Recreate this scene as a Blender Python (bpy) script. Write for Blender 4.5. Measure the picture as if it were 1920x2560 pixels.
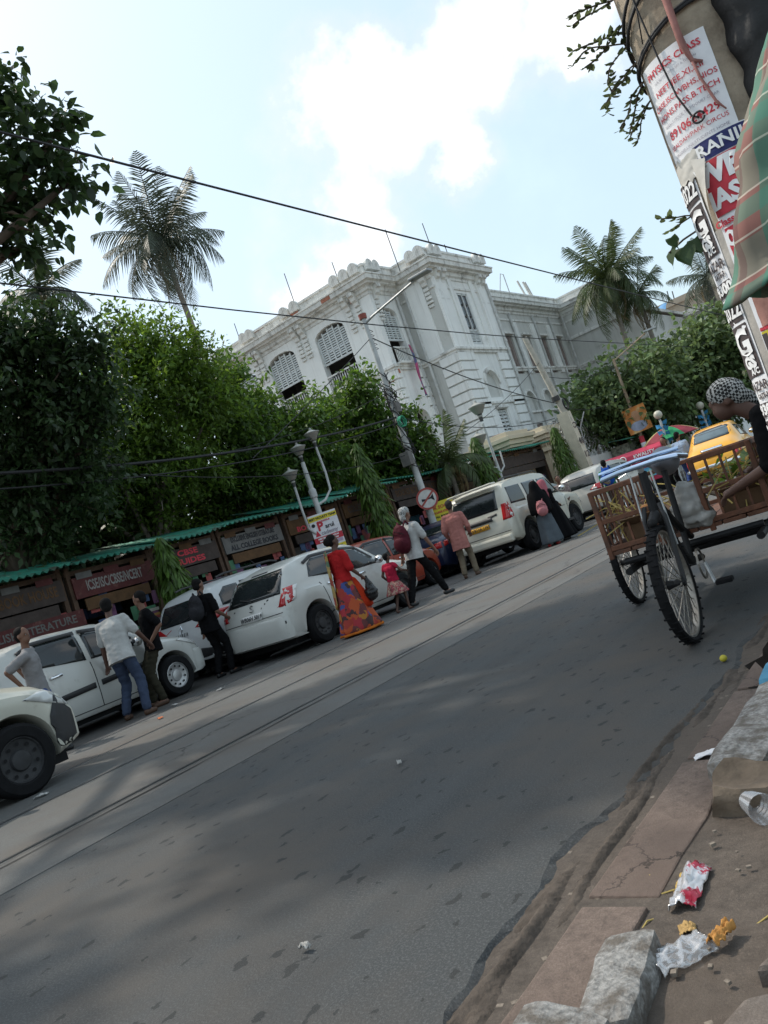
import bpy, bmesh, math, random
import numpy as np
from mathutils import Vector, Matrix, noise
from mathutils.bvhtree import BVHTree
PI = math.pi
rad = math.radians
scn = bpy.context.scene
for o in list(bpy.data.objects): bpy.data.objects.remove(o)
col = scn.collection

# ------------------------------------------------------------------ camera
YAW, PITCH, ROLL, EYE = rad(36.159), rad(2.985), rad(18.79), 1.014
F0 = Vector((-math.sin(YAW), math.cos(YAW), 0)); RT = Vector((math.cos(YAW), math.sin(YAW), 0)); ZZ = Vector((0, 0, 1))
FW = F0*math.cos(PITCH)+ZZ*math.sin(PITCH); UP = -F0*math.sin(PITCH)+ZZ*math.cos(PITCH)
cx = RT*math.cos(ROLL)-UP*math.sin(ROLL); cy = RT*math.sin(ROLL)+UP*math.cos(ROLL)
cam_d = bpy.data.cameras.new('camera'); cam = bpy.data.objects.new('camera', cam_d); col.objects.link(cam)
cam.matrix_world = Matrix(((cx.x, cy.x, -FW.x, 0), (cx.y, cy.y, -FW.y, 0), (cx.z, cy.z, -FW.z, EYE), (0, 0, 0, 1)))
cam_d.sensor_fit = 'VERTICAL'; cam_d.sensor_height = 36; cam_d.lens = 2067/2560*36
cam_d.clip_start = 0.05; cam_d.clip_end = 3000
scn.camera = cam
scn.render.resolution_x, scn.render.resolution_y = 768, 1024

# ------------------------------------------------------------------ sky, clouds and sun
SUN_EL, SUN_AZ = rad(54), rad(96)            # azimuth measured to the left of the road direction (+Y)
world = bpy.data.worlds.new('World'); scn.world = world; world.use_nodes = True
wt = world.node_tree; wn = wt.nodes; wl = wt.links
for n in list(wn): wn.remove(n)
def N(t, **k):
    n = wn.new(t)
    for a, b in k.items(): setattr(n, a, b)
    return n
wout = N('ShaderNodeOutputWorld')
sky = N('ShaderNodeTexSky', sky_type='NISHITA', sun_disc=False, sun_elevation=SUN_EL, sun_rotation=-SUN_AZ,
        air_density=1.2, dust_density=4.0, ozone_density=1.6, altitude=0)
bg1 = N('ShaderNodeBackground'); bg1.inputs[1].default_value = 0.15
wl.new(sky.outputs[0], bg1.inputs[0])
bg2 = N('ShaderNodeBackground'); bg2.inputs[0].default_value = (0.97, 0.985, 1, 1); bg2.inputs[1].default_value = 1.0
tc = N('ShaderNodeTexCoord')
def wmath(op, a, b=None, c=None, clamp=False):
    n = N('ShaderNodeMath', operation=op); n.use_clamp = clamp
    for i, v in enumerate((a, b, c)):
        if v is None: continue
        if isinstance(v, (int, float)): n.inputs[i].default_value = v
        else: wl.new(v, n.inputs[i])
    return n.outputs[0]
def wnoise(scale, detail, rough=.55):
    n = N('ShaderNodeTexNoise'); n.inputs['Scale'].default_value = scale; n.inputs['Detail'].default_value = detail
    n.inputs['Roughness'].default_value = rough
    wl.new(tc.outputs['Generated'], n.inputs['Vector']); return n.outputs['Fac']
CLOUDS = [(-0.442, 0.756, 0.482, 0.080), (-0.412, 0.771, 0.486, 0.065), (-0.376, 0.786, 0.490, 0.065), (-0.447, 0.769, 0.456, 0.087), (-0.407, 0.792, 0.455, 0.094), (-0.365, 0.813, 0.454, 0.080), (-0.305, 0.828, 0.470, 0.080), (-0.274, 0.830, 0.486, 0.073), (-0.223, 0.857, 0.465, 0.080), (-0.222, 0.871, 0.438, 0.044), (-0.484, 0.785, 0.388, 0.087), (-0.522, 0.779, 0.348, 0.087), (-0.483, 0.802, 0.351, 0.080), (-0.362, 0.845, 0.393, 0.05), (-0.555, 0.767, 0.323, 0.065),
          (.5, .7, .5, .2), (.62, .6, .5, .16), (.8, .1, .55, .2), (.3, -.8, .5, .25), (-.3, -.85, .42, .2), (-.9, -.3, .33, .2), (.75, .62, .22, .15), (.1, .3, .95, .15)]
wz = N('ShaderNodeTexNoise'); wz.inputs['Scale'].default_value = 7; wz.inputs['Detail'].default_value = 8; wz.inputs['Roughness'].default_value = .62; wl.new(tc.outputs['Generated'], wz.inputs['Vector'])
ww = N('ShaderNodeVectorMath', operation='MULTIPLY_ADD'); wl.new(wz.outputs['Color'], ww.inputs[0]); ww.inputs[1].default_value = (.13, .13, .13); wl.new(tc.outputs['Generated'], ww.inputs[2])
w2_ = N('ShaderNodeVectorMath', operation='SUBTRACT'); wl.new(ww.outputs[0], w2_.inputs[0]); w2_.inputs[1].default_value = (.065, .065, .065)
acc = None
for (dx_, dy_, dz_, r_) in CLOUDS:
    n = N('ShaderNodeVectorMath', operation='DISTANCE'); wl.new(w2_.outputs[0], n.inputs[0]); n.inputs[1].default_value = (dx_, dy_, dz_)
    v = wmath('SUBTRACT', 1.0, wmath('DIVIDE', n.outputs['Value'], r_))
    acc = v if acc is None else wmath('SMOOTH_MAX', acc, v, .18)
nz = wmath('ADD', wmath('MULTIPLY', wmath('SUBTRACT', wnoise(9, 7), .5), 1.5), wmath('MULTIPLY', wmath('SUBTRACT', wnoise(30, 5), .5), .55))
lump = wmath('ADD', acc, nz)
broad = wmath('SUBTRACT', wmath('MULTIPLY', wnoise(2.3, 6, .6), 2.6), 1.62)   # thin drifting veil and far cumulus over the whole sky
m1 = N('ShaderNodeMapRange', interpolation_type='SMOOTHSTEP'); wl.new(lump, m1.inputs[0]); m1.inputs[1].default_value = -.18; m1.inputs[2].default_value = .85
m2 = N('ShaderNodeMapRange', interpolation_type='SMOOTHSTEP'); wl.new(broad, m2.inputs[0]); m2.inputs[1].default_value = -.25; m2.inputs[2].default_value = .5
mask = wmath('MAXIMUM', wmath('MULTIPLY', m1.outputs[0], .95), wmath('ADD', wmath('MULTIPLY', m2.outputs[0], .22), .47), clamp=True)   # even summer haze under the clouds
cmx = N('ShaderNodeMix', data_type='RGBA'); wl.new(m1.outputs[0], cmx.inputs[0]); cmx.inputs[6].default_value = (.74, .93, 1, 1); cmx.inputs[7].default_value = (.98, .99, 1, 1); wl.new(cmx.outputs[2], bg2.inputs[0])
mx = N('ShaderNodeMixShader'); wl.new(mask, mx.inputs[0]); wl.new(bg1.outputs[0], mx.inputs[1]); wl.new(bg2.outputs[0], mx.inputs[2])
wl.new(mx.outputs[0], wout.inputs[0])
sd = bpy.data.lights.new('sun', 'SUN'); sd.energy = 2.2; sd.angle = rad(1.2); sd.color = (1, .93, .82)
sun = bpy.data.objects.new('sun', sd); col.objects.link(sun)
sdir = Vector((-math.sin(SUN_AZ)*math.cos(SUN_EL), math.cos(SUN_AZ)*math.cos(SUN_EL), math.sin(SUN_EL)))
sun.rotation_euler = (-sdir).to_track_quat('-Z', 'Y').to_euler(); sun.location = sdir*60
vs = scn.view_settings; vs.view_transform = 'Standard'; vs.look = 'None'; vs.exposure = 0.42; vs.gamma = 1; vs.use_curve_mapping = False
scn.cycles.max_bounces = 6; scn.cycles.transparent_max_bounces = 12
# ------------------------------------------------------------------ materials
MATS = {}
def mat(name, c, rough=.75, metal=0., var=.18, vs=3., bump=0., bs=60., spec=.4, c2=None, c2t=(.55, .7), c2s=2., transl=0., island=0., coat=0., alpha=1., emit=0., gen=False):
    """base colour with noise variation, optional second (dirt/wear) colour, bump, leaf translucency"""
    if name in MATS: return MATS[name]
    m = bpy.data.materials.new(name); m.use_nodes = True; MATS[name] = m
    nt = m.node_tree; nd = nt.nodes; lk = nt.links
    b = nd['Principled BSDF']; out = nd['Material Output']
    tcn = nd.new('ShaderNodeTexCoord'); co = tcn.outputs['Object']
    def nz(s, d=5, r=.6):
        n = nd.new('ShaderNodeTexNoise'); n.inputs['Scale'].default_value = s; n.inputs['Detail'].default_value = d; n.inputs['Roughness'].default_value = r
        lk.new(co, n.inputs['Vector']); return n.outputs['Fac']
    c = tuple(c)
    def mixc(f, a, bb):
        n = nd.new('ShaderNodeMix'); n.data_type = 'RGBA'
        if isinstance(f, float): n.inputs[0].default_value = f
        else: lk.new(f, n.inputs[0])
        for i, v in ((6, a), (7, bb)):
            if isinstance(v, tuple): n.inputs[i].default_value = v+(1,)
            else: lk.new(v, n.inputs[i])
        return n.outputs[2]
    lo = tuple(x*(1-var) for x in c); hi = tuple(min(1, x*(1+var)) for x in c)
    r = nd.new('ShaderNodeMapRange'); lk.new(nz(vs), r.inputs[0]); r.inputs[1].default_value = .3; r.inputs[2].default_value = .7
    colr = mixc(r.outputs[0], lo, hi)
    if island:
        g = nd.new('ShaderNodeNewGeometry'); hs = nd.new('ShaderNodeHueSaturation')
        rr = nd.new('ShaderNodeMapRange'); lk.new(g.outputs['Random Per Island'], rr.inputs[0]); rr.inputs[3].default_value = 1-island; rr.inputs[4].default_value = 1+island
        lk.new(rr.outputs[0], hs.inputs['Value']); lk.new(colr, hs.inputs['Color']); colr = hs.outputs[0]
    if c2:
        q = nd.new('ShaderNodeMapRange'); lk.new(nz(c2s, 8, .65), q.inputs[0]); q.inputs[1].default_value = c2t[0]; q.inputs[2].default_value = c2t[1]
        colr = mixc(q.outputs[0], colr, tuple(c2))
    lk.new(colr, b.inputs['Base Color'])
    b.inputs['Roughness'].default_value = rough; b.inputs['Metallic'].default_value = metal; b.inputs['Specular IOR Level'].default_value = spec
    if coat: b.inputs['Coat Weight'].default_value = coat; b.inputs['Coat Roughness'].default_value = .08
    if emit: lk.new(colr, b.inputs['Emission Color']); b.inputs['Emission Strength'].default_value = emit
    if alpha < 1: b.inputs['Alpha'].default_value = alpha
    if bump:
        bp = nd.new('ShaderNodeBump'); bp.inputs['Strength'].default_value = min(1, bump); bp.inputs['Distance'].default_value = .01*max(1, bump); lk.new(nz(bs, 6), bp.inputs['Height']); lk.new(bp.outputs[0], b.inputs['Normal'])
    if transl:
        t = nd.new('ShaderNodeBsdfTranslucent'); ms = nd.new('ShaderNodeMixShader'); ms.inputs[0].default_value = transl
        hs = nd.new('ShaderNodeHueSaturation'); hs.inputs['Value'].default_value = 1.5; hs.inputs['Saturation'].default_value = 1.1; hs.inputs['Hue'].default_value = .485; lk.new(colr, hs.inputs['Color'])
        lk.new(hs.outputs[0], t.inputs[0]); lk.new(b.outputs[0], ms.inputs[1]); lk.new(t.outputs[0], ms.inputs[2]); lk.new(ms.outputs[0], out.inputs[0])
    return m

# ------------------------------------------------------------------ mesh builder
TMP = bpy.data.scenes.new('workbench')                 # evaluates single helper objects without touching the scene
def evaluated_mesh(o):
    TMP.collection.objects.link(o); TMP.view_layers[0].update(); dg = TMP.view_layers[0].depsgraph
    me = bpy.data.meshes.new_from_object(o.evaluated_get(dg)); TMP.collection.objects.unlink(o); return me
class MB:
    def __init__(s): s.v = []; s.f = []
    def add(s, vs, fs, M=None):
        o = len(s.v); s.v += [tuple(M @ Vector(p)) if M else tuple(p) for p in vs]; s.f += [tuple(i+o for i in f) for f in fs]; return s
    def box(s, c, d, rz=0, M=None, taper=1.):
        x, y, z = d[0]/2, d[1]/2, d[2]/2; t = taper
        R = Matrix.Translation(c) @ Matrix.Rotation(rz, 4, 'Z')
        if M: R = M @ R
        return s.add([(-x, -y, -z), (x, -y, -z), (x, y, -z), (-x, y, -z), (-x*t, -y*t, z), (x*t, -y*t, z), (x*t, y*t, z), (-x*t, y*t, z)],
                     [(0, 3, 2, 1), (4, 5, 6, 7), (0, 1, 5, 4), (1, 2, 6, 5), (2, 3, 7, 6), (3, 0, 4, 7)], R)
    def tube(s, pts, r, n=8, cap=True):
        pts = [Vector(p) for p in pts]; rs = r if isinstance(r, (list, tuple)) else [r]*len(pts)
        vs = []; fs = []; prev = None
        for i, p in enumerate(pts):
            t = (pts[min(i+1, len(pts)-1)]-pts[max(i-1, 0)]).normalized()
            if prev is None: a = t.orthogonal().normalized()
            else:
                a = prev-t*prev.dot(t); a = a.normalized() if a.length > 1e-6 else t.orthogonal().normalized()
            prev = a; b = t.cross(a)
            for k in range(n): vs.append(p+(a*math.cos(2*PI*k/n)+b*math.sin(2*PI*k/n))*rs[i])
        for i in range(len(pts)-1):
            for k in range(n): fs.append((i*n+k, i*n+(k+1) % n, (i+1)*n+(k+1) % n, (i+1)*n+k))
        if cap: fs.append(tuple(range(n))[::-1]); fs.append(tuple((len(pts)-1)*n+k for k in range(n)))
        return s.add(vs, fs)
    def lathe(s, prof, n=16, M=None, arc=2*PI, off=0):
        vs = []; fs = []; full = abs(arc-2*PI) < 1e-6; m = n if full else n+1
        for r, z in prof:
            for k in range(m): vs.append((r*math.cos(off+arc*k/n), r*math.sin(off+arc*k/n), z))
        for i in range(len(prof)-1):
            for k in range(n):
                k2 = (k+1) % m; fs.append((i*m+k, i*m+k2, (i+1)*m+k2, (i+1)*m+k))
        return s.add(vs, fs, M)
    def prism(s, poly, h, M=None, z0=0.):
        n = len(poly); vs = [(x, y, z0) for x, y in poly]+[(x, y, z0+h) for x, y in poly]
        fs = [tuple(range(n))[::-1], tuple(range(n, 2*n))]+[(i, (i+1) % n, n+(i+1) % n, n+i) for i in range(n)]
        return s.add(vs, fs, M)
    def ell(s, c, r, n=12, m=8, M=None):
        prof = [(math.sin(PI*i/m), -math.cos(PI*i/m)) for i in range(m+1)]
        R = Matrix.Translation(c) @ Matrix.Diagonal((*((r,)*3 if isinstance(r, (int, float)) else r), 1))
        return s.lathe(prof, n, (M @ R) if M else R)
    def grid(s, fn, nu, nv):
        vs = [fn(i/nu, j/nv) for j in range(nv+1) for i in range(nu+1)]
        return s.add(vs, [(j*(nu+1)+i, j*(nu+1)+i+1, (j+1)*(nu+1)+i+1, (j+1)*(nu+1)+i) for j in range(nv) for i in range(nu)])
    def build(s, name, m, parent=None, smooth=False, bevel=0, loc=None):
        me = bpy.data.meshes.new(name); me.from_pydata(s.v, [], s.f); me.update()
        return obj(name, me, m, parent, smooth, bevel, loc)
SLEN = {}
def obj(name, me, m, parent=None, smooth=False, bevel=0, loc=None):
    o = bpy.data.objects.new(name, me); col.objects.link(o)
    if m is not None and not me.materials: me.materials.append(m)
    if parent: o.parent = parent
    if loc: o.location = loc
    if smooth:
        me.polygons.foreach_set('use_smooth', [True]*len(me.polygons))
        if smooth != 2:
            try: me.set_sharp_from_angle(angle=rad(38))
            except Exception: pass
    if bevel:
        b = o.modifiers.new('bevel', 'BEVEL'); b.width = bevel; b.segments = 2; b.limit_method = 'ANGLE'; b.angle_limit = rad(40)
    return o
def tag(o, label, cat, group=None):
    o['label'] = label; o['category'] = cat
    if group: o['group'] = group
    return o
def struct(o): o['kind'] = 'structure'; return o
def stuff(o): o['kind'] = 'stuff'; return o
def thing(name, label, cat, loc=(0, 0, 0), rz=0, group=None):
    o = bpy.data.objects.new(name, None); col.objects.link(o); o.empty_display_size = .1
    o.location = loc; o.rotation_euler = (0, 0, rz); return tag(o, label, cat, group)
def inst(name, src, parent, loc, rot=None, sc=None):
    """a further piece sharing the mesh of src"""
    o = src.copy(); o.name = name; col.objects.link(o); o.parent = parent; o.location = loc
    if rot is not None: o.rotation_euler = rot
    if sc is not None: o.scale = sc
    return o
def copy_tree(root, loc, rz, label, group=None):
    r = root.copy(); col.objects.link(r); r.location = loc; r.rotation_euler = (0, 0, rz); r['label'] = label
    if group: r['group'] = group
    for ch in [c for c in root.children]:
        c = ch.copy(); col.objects.link(c); c.parent = r
        for g in ch.children:
            d = g.copy(); col.objects.link(d); d.parent = c
    return r
def text(name, s, size, m, parent, M, ext=.001, off=0., fn=None, sx=1., ax='CENTER'):
    cu = bpy.data.curves.new('txt', 'FONT'); cu.body = s; cu.size = size; cu.align_x = ax; cu.align_y = 'CENTER'; cu.extrude = ext; cu.offset = off; cu.resolution_u = 2
    to = bpy.data.objects.new('txt', cu); me = evaluated_mesh(to); me.name = name
    bpy.data.objects.remove(to); bpy.data.curves.remove(cu)
    for v in me.vertices:
        p = Vector((v.co.x*sx, v.co.y, v.co.z)); v.co = Vector(fn(p)) if fn else M @ p
    return obj(name, me, m, parent)
def frameM(o, xdir, up=(0, 0, 1)):
    """matrix whose local x runs along xdir, local y up; local z faces out"""
    x = Vector(xdir).normalized(); y = Vector(up).normalized(); z = x.cross(y)
    return Matrix(((x.x, y.x, z.x, o[0]), (x.y, y.y, z.y, o[1]), (x.z, y.z, z.z, o[2]), (0, 0, 0, 1)))
def sag(a, b, d, n=24):
    a = Vector(a); b = Vector(b)
    return [a.lerp(b, i/n)-Vector((0, 0, d*4*(i/n)*(1-i/n))) for i in range(n+1)]
def wall_holes(polys_outer, holes, depth, M):
    """wall face with real openings: outer polygon and hole polygons in (u, z); reveals go inward (-local z)"""
    bm = bmesh.new()
    def loop(pts):
        vv = [bm.verts.new((p[0], p[1], 0)) for p in pts]; return vv, [bm.edges.new((vv[i], vv[(i+1) % len(vv)])) for i in range(len(vv))]
    loops = [loop(polys_outer)]+[loop(h) for h in holes]
    bmesh.ops.triangle_fill(bm, use_beauty=True, use_dissolve=False, edges=[e for l in loops for e in l[1]])
    bm.normal_update()
    for f in bm.faces:
        if f.normal.z < 0: f.normal_flip()
    for vv, ee in loops[1:]:
        back = [bm.verts.new(v.co-Vector((0, 0, depth))) for v in vv]
        for i in range(len(vv)): bm.faces.new((vv[i], vv[(i+1) % len(vv)], back[(i+1) % len(vv)], back[i]))
    bm.transform(M); me = bpy.data.meshes.new('wall'); bm.to_mesh(me); bm.free(); return me
def arch(u0, u1, z0, z1, rise, n=8):
    """opening outline with a segmental or round head: z1 is the crown"""
    c = (u0+u1)/2; h = (u1-u0)/2; pts = [(u0, z0), (u1, z0)]
    return pts+[(c+h*math.cos(PI*i/n), z1-rise+rise*math.sin(PI*i/n)) for i in range(n+1)]
# ------------------------------------------------------------------ material library
white_wall = mat('white_limewash', (.83, .825, .795), .9, var=.07, vs=.7, bump=.25, bs=18, c2=(.42, .41, .37), c2t=(.6, .82), c2s=.9)
white_trim = mat('weathered_white_trim', (.76, .75, .71), .9, var=.1, vs=1.5, bump=.3, bs=14, c2=(.27, .25, .22), c2t=(.52, .75), c2s=2.2)
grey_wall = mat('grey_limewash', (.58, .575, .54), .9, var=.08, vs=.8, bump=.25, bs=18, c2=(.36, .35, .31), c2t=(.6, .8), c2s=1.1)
def streaks(m, dark, amt):
    nt = m.node_tree; nd = nt.nodes; lk = nt.links; b = nd['Principled BSDF']; src = b.inputs['Base Color'].links[0].from_socket
    tcn = nd.new('ShaderNodeTexCoord'); mp = nd.new('ShaderNodeMapping'); mp.inputs['Scale'].default_value = (1.6, 1.6, .09); lk.new(tcn.outputs['Object'], mp.inputs[0])
    n = nd.new('ShaderNodeTexNoise'); n.inputs['Scale'].default_value = 2.2; n.inputs['Detail'].default_value = 7; n.inputs['Roughness'].default_value = .7; lk.new(mp.outputs[0], n.inputs['Vector'])
    r = nd.new('ShaderNodeMapRange'); lk.new(n.outputs['Fac'], r.inputs[0]); r.inputs[1].default_value = .52; r.inputs[2].default_value = .74; r.inputs[4].default_value = amt
    x = nd.new('ShaderNodeMix'); x.data_type = 'RGBA'; lk.new(r.outputs[0], x.inputs[0]); lk.new(src, x.inputs[6]); x.inputs[7].default_value = dark+(1,); lk.new(x.outputs[2], b.inputs['Base Color'])
streaks(white_wall, (.45, .43, .39), .55); streaks(grey_wall, (.38, .36, .32), .6); streaks(white_trim, (.22, .20, .175), .8)   # damp streaks run down the old limewash
brickred = mat('bare_red_brick', (.42, .17, .11), .9, var=.3, vs=6)
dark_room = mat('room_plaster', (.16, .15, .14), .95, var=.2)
shutter_w = mat('shutter_paint', (.60, .62, .61), .7, var=.1, vs=4)
shutter_b = mat('brown_shutter', (.24, .19, .17), .8, var=.25, vs=3)
pipe_g = mat('drain_pipe_paint', (.55, .55, .53), .7, var=.2)
iron = mat('dark_iron', (.06, .06, .06), .6, .3, var=.3)
galv = mat('galvanised_steel', (.42, .43, .43), .5, .6, var=.2, vs=9)
pole_paint = mat('pole_grey_paint', (.46, .47, .46), .6, .1, var=.15, vs=5, c2=(.25, .2, .16), c2t=(.6, .75), c2s=6)
black_rub = mat('black_rubber', (.011, .011, .012), .85, var=.3, vs=9, spec=.15)
black_pl = mat('black_plastic', (.010, .010, .011), .6, var=.2, spec=.2)
cable_m = mat('cable_black', (.025, .025, .027), .7)
glass_d = mat('dark_glass', (.018, .022, .024), .06, spec=.6, var=.3, vs=2)
chrome = mat('chrome', (.75, .76, .78), .15, 1., var=.05)
wood_old = mat('old_wood', (.085, .05, .032), .85, var=.35, vs=5, bump=.4, bs=30)
wood_red = mat('reddish_cart_wood', (.155, .066, .038), .8, var=.4, vs=7, bump=.5, bs=26, c2=(.05, .036, .028), c2t=(.5, .7), c2s=5)
tin_green = mat('green_roof_sheet', (.03, .21, .145), .6, .1, var=.35, vs=1.5, c2=(.06, .065, .045), c2t=(.48, .66), c2s=2.5)
beige = mat('beige_paint', (.58, .50, .37), .85, var=.08, vs=2, c2=(.36, .3, .22), c2t=(.62, .8), c2s=2)
paper_w = mat('white_paper', (.78, .78, .80), .85, var=.06, vs=20, bump=.2, bs=12)
ink_red = mat('red_ink', (.55, .05, .07), .8, var=.15, vs=40)
ink_grey = mat('grey_ink', (.35, .33, .38), .8, var=.1, vs=40)
ink_black = mat('black_ink', (.03, .03, .035), .8, var=.1)
ink_white = mat('white_ink', (.80, .80, .80), .8, var=.06)
ink_faded = mat('faded_ink', (.27, .255, .24), .8, var=.25, vs=12)  # white lettering darkened: the dimness of the stalls is put into the colour
ink_navy = mat('navy_ink', (.03, .035, .13), .8, var=.15)
ink_brown = mat('umber_print', (.075, .06, .06), .8, var=.15, vs=20)
ink_yel = mat('yellow_ink', (.75, .62, .06), .8, var=.1)
skin_m = mat('brown_skin', (.17, .085, .055), .55, var=.1, vs=8)
skin_d = mat('deep_brown_skin', (.10, .05, .035), .55, var=.12, vs=8)
hair_m = mat('black_hair', (.010, .009, .009), .85, var=.3, vs=30, spec=.12)
grey_hair = mat('greying_hair', (.04, .035, .032), .85, var=.4, vs=40, spec=.12)
eye_m = mat('eye_white', (.22, .20, .19), .4); iris_m = mat('iris', (.02, .013, .01), .2)
# ------------------------------------------------------------------ ground, road, tram tracks, kerb
RND = random.Random(7)
def asphalt(name, c, pits=0., warm=None, cracks=0., mott=False):
    m = bpy.data.materials.new(name); m.use_nodes = True; nt = m.node_tree; nd = nt.nodes; lk = nt.links; b = nd['Principled BSDF']
    tcn = nd.new('ShaderNodeTexCoord'); co = tcn.outputs['Object']
    def nz(s, d=6, r=.65, vec=None):
        n = nd.new('ShaderNodeTexNoise'); n.inputs['Scale'].default_value = s; n.inputs['Detail'].default_value = d; n.inputs['Roughness'].default_value = r; lk.new(vec or co, n.inputs['Vector']); return n
    def mr(v, a, bb, o0=0., o1=1.):
        n = nd.new('ShaderNodeMapRange'); lk.new(v, n.inputs[0]); n.inputs[1].default_value = a; n.inputs[2].default_value = bb; n.inputs[3].default_value = o0; n.inputs[4].default_value = o1; return n.outputs[0]
    def mx(f, a, bb, bt='MIX'):
        n = nd.new('ShaderNodeMix'); n.data_type = 'RGBA'; n.blend_type = bt; lk.new(f, n.inputs[0])
        for i, v in ((6, a), (7, bb)):
            if isinstance(v, tuple): n.inputs[i].default_value = v+(1,)
            else: lk.new(v, n.inputs[i])
        return n.outputs[2]
    cc = mx(mr(nz(1.1).outputs['Fac'], .3, .7), tuple(x*.82 for x in c), tuple(x*1.2 for x in c))
    cc = mx(mr(nz(170, 3, .8).outputs['Fac'], .42, .72), cc, tuple(x*2.3 for x in c)); cc = mx(mr(nz(120, 2).outputs['Fac'], .60, .50), cc, tuple(x*.6 for x in c)) if pits else cc      # aggregate
    mps = nd.new('ShaderNodeMapping'); mps.inputs['Scale'].default_value = (1.6, .05, 1); lk.new(co, mps.inputs[0])
    cc = mx(mr(nz(1.3, 4, vec=mps.outputs[0]).outputs['Fac'], .30, .75, 0., .75), cc, tuple(x*1.32 for x in c))   # wheel-polished lanes
    cc = mx(mr(nz(.55, 8, .7).outputs['Fac'], .56, .70, 0., .6), cc, tuple(x*.62 for x in c))           # oily stains
    if mott: cc = mx(mr(nz(17, 9, .78).outputs['Fac'], .38, .66, 0., 1.), mx(mr(nz(48, 6, .7).outputs['Fac'], .4, .62), tuple(x*.62 for x in c), tuple(x*.95 for x in c)), cc)
    h = nz(160, 3).outputs['Fac']
    if mott: hm = nd.new('ShaderNodeMath'); hm.operation = 'MULTIPLY_ADD'; lk.new(nz(30, 9, .8).outputs['Fac'], hm.inputs[0]); hm.inputs[1].default_value = 2.2; lk.new(h, hm.inputs[2]); h = hm.outputs[0]
    if warm: cc = mx(mr(nz(.8, 7).outputs['Fac'], .42, .66), cc, warm)                 # trodden-in dust
    if pits:
        mp = nd.new('ShaderNodeMapping'); mp.inputs['Scale'].default_value = (1.0, .6, 1); lk.new(co, mp.inputs[0])
        wob = nd.new('ShaderNodeVectorMath'); wob.operation = 'MULTIPLY_ADD'; lk.new(nz(14, 3).outputs['Color'], wob.inputs[0]); wob.inputs[1].default_value = (.09, .09, 0); lk.new(mp.outputs[0], wob.inputs[2])
        vo = nd.new('ShaderNodeTexVoronoi'); vo.voronoi_dimensions = '2D'; vo.inputs['Scale'].default_value = 8.5; vo.inputs['Randomness'].default_value = .9; lk.new(wob.outputs[0], vo.inputs['Vector'])
        sep = nd.new('ShaderNodeSeparateColor'); lk.new(vo.outputs['Color'], sep.inputs[0])
        thr = mr(sep.outputs[0], .22, 1., .0, .165)
        d = nd.new('ShaderNodeMath'); d.operation = 'LESS_THAN'; lk.new(vo.outputs['Distance'], d.inputs[0]); lk.new(thr, d.inputs[1])
        pk = nd.new('ShaderNodeMath'); pk.operation = 'MULTIPLY'; lk.new(d.outputs[0], pk.inputs[0]); pk.inputs[1].default_value = pits
        cc = mx(pk.outputs[0], cc, tuple(x*.42 for x in c))
        hh = nd.new('ShaderNodeMath'); hh.operation = 'MULTIPLY_ADD'; lk.new(d.outputs[0], hh.inputs[0]); hh.inputs[1].default_value = -1.6; lk.new(h, hh.inputs[2]); h = hh.outputs[0]
    if cracks:
        vo = nd.new('ShaderNodeTexVoronoi'); vo.feature = 'DISTANCE_TO_EDGE'; vo.voronoi_dimensions = '2D'; vo.inputs['Scale'].default_value = cracks
        wob = nd.new('ShaderNodeVectorMath'); wob.operation = 'MULTIPLY_ADD'; lk.new(nz(5, 5).outputs['Color'], wob.inputs[0]); wob.inputs[1].default_value = (.5, .5, 0); lk.new(co, wob.inputs[2]); lk.new(wob.outputs[0], vo.inputs['Vector'])
        k = mr(vo.outputs['Distance'], .004, .012, 1., 0.); k2 = nd.new('ShaderNodeMath'); k2.operation = 'MULTIPLY'; lk.new(k, k2.inputs[0]); lk.new(mr(nz(.7).outputs['Fac'], .5, .62), k2.inputs[1])
        cc = mx(k2.outputs[0], cc, tuple(x*.25 for x in c))
    lk.new(cc, b.inputs['Base Color']); b.inputs['Roughness'].default_value = .82; b.inputs['Specular IOR Level'].default_value = .35
    bp = nd.new('ShaderNodeBump'); bp.inputs['Strength'].default_value = .55; bp.inputs['Distance'].default_value = .009; lk.new(h, bp.inputs['Height']); lk.new(bp.outputs[0], b.inputs['Normal'])
    return m
tar_m = asphalt('worn_tar', (.060, .064, .066), pits=.85, warm=(.084, .074, .065))
bed_m = asphalt('track_bed_concrete', (.084, .084, .081), pits=0, warm=(.108, .096, .084), cracks=.7)
far_m = asphalt('far_asphalt', (.065, .065, .065), warm=(.07, .063, .055))
dust_m = asphalt('dusty_ground', (.098, .080, .066), warm=(.115, .09, .072), mott=True)
apron_m = asphalt('dirty_gutter_concrete', (.165, .125, .104), warm=(.135, .098, .08), cracks=1.1, mott=True)
pave_m = asphalt('worn_pavement', (.17, .145, .127), warm=(.13, .10, .08), cracks=1.6, mott=True)
rail_m = mat('worn_rail_steel', (.30, .30, .30), .32, .9, var=.25, vs=14)
groove_m = mat('rail_groove_dirt', (.02, .019, .018), .9)
def sheet(name, x0, x1, y0, y1, z, m, ny=1, side=True):
    b = MB(); b.box(((x0+x1)/2, (y0+y1)/2, z-.2), (x1-x0, y1-y0, .4)); return struct(b.build(name, m))
struct(MB().add([(-900, -900, -.3), (900, -900, -.3), (900, 900, -.3), (-900, 900, -.3)], [(0, 1, 2, 3)]).build('ground', dust_m))
YN, YF = -30, 160
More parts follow.
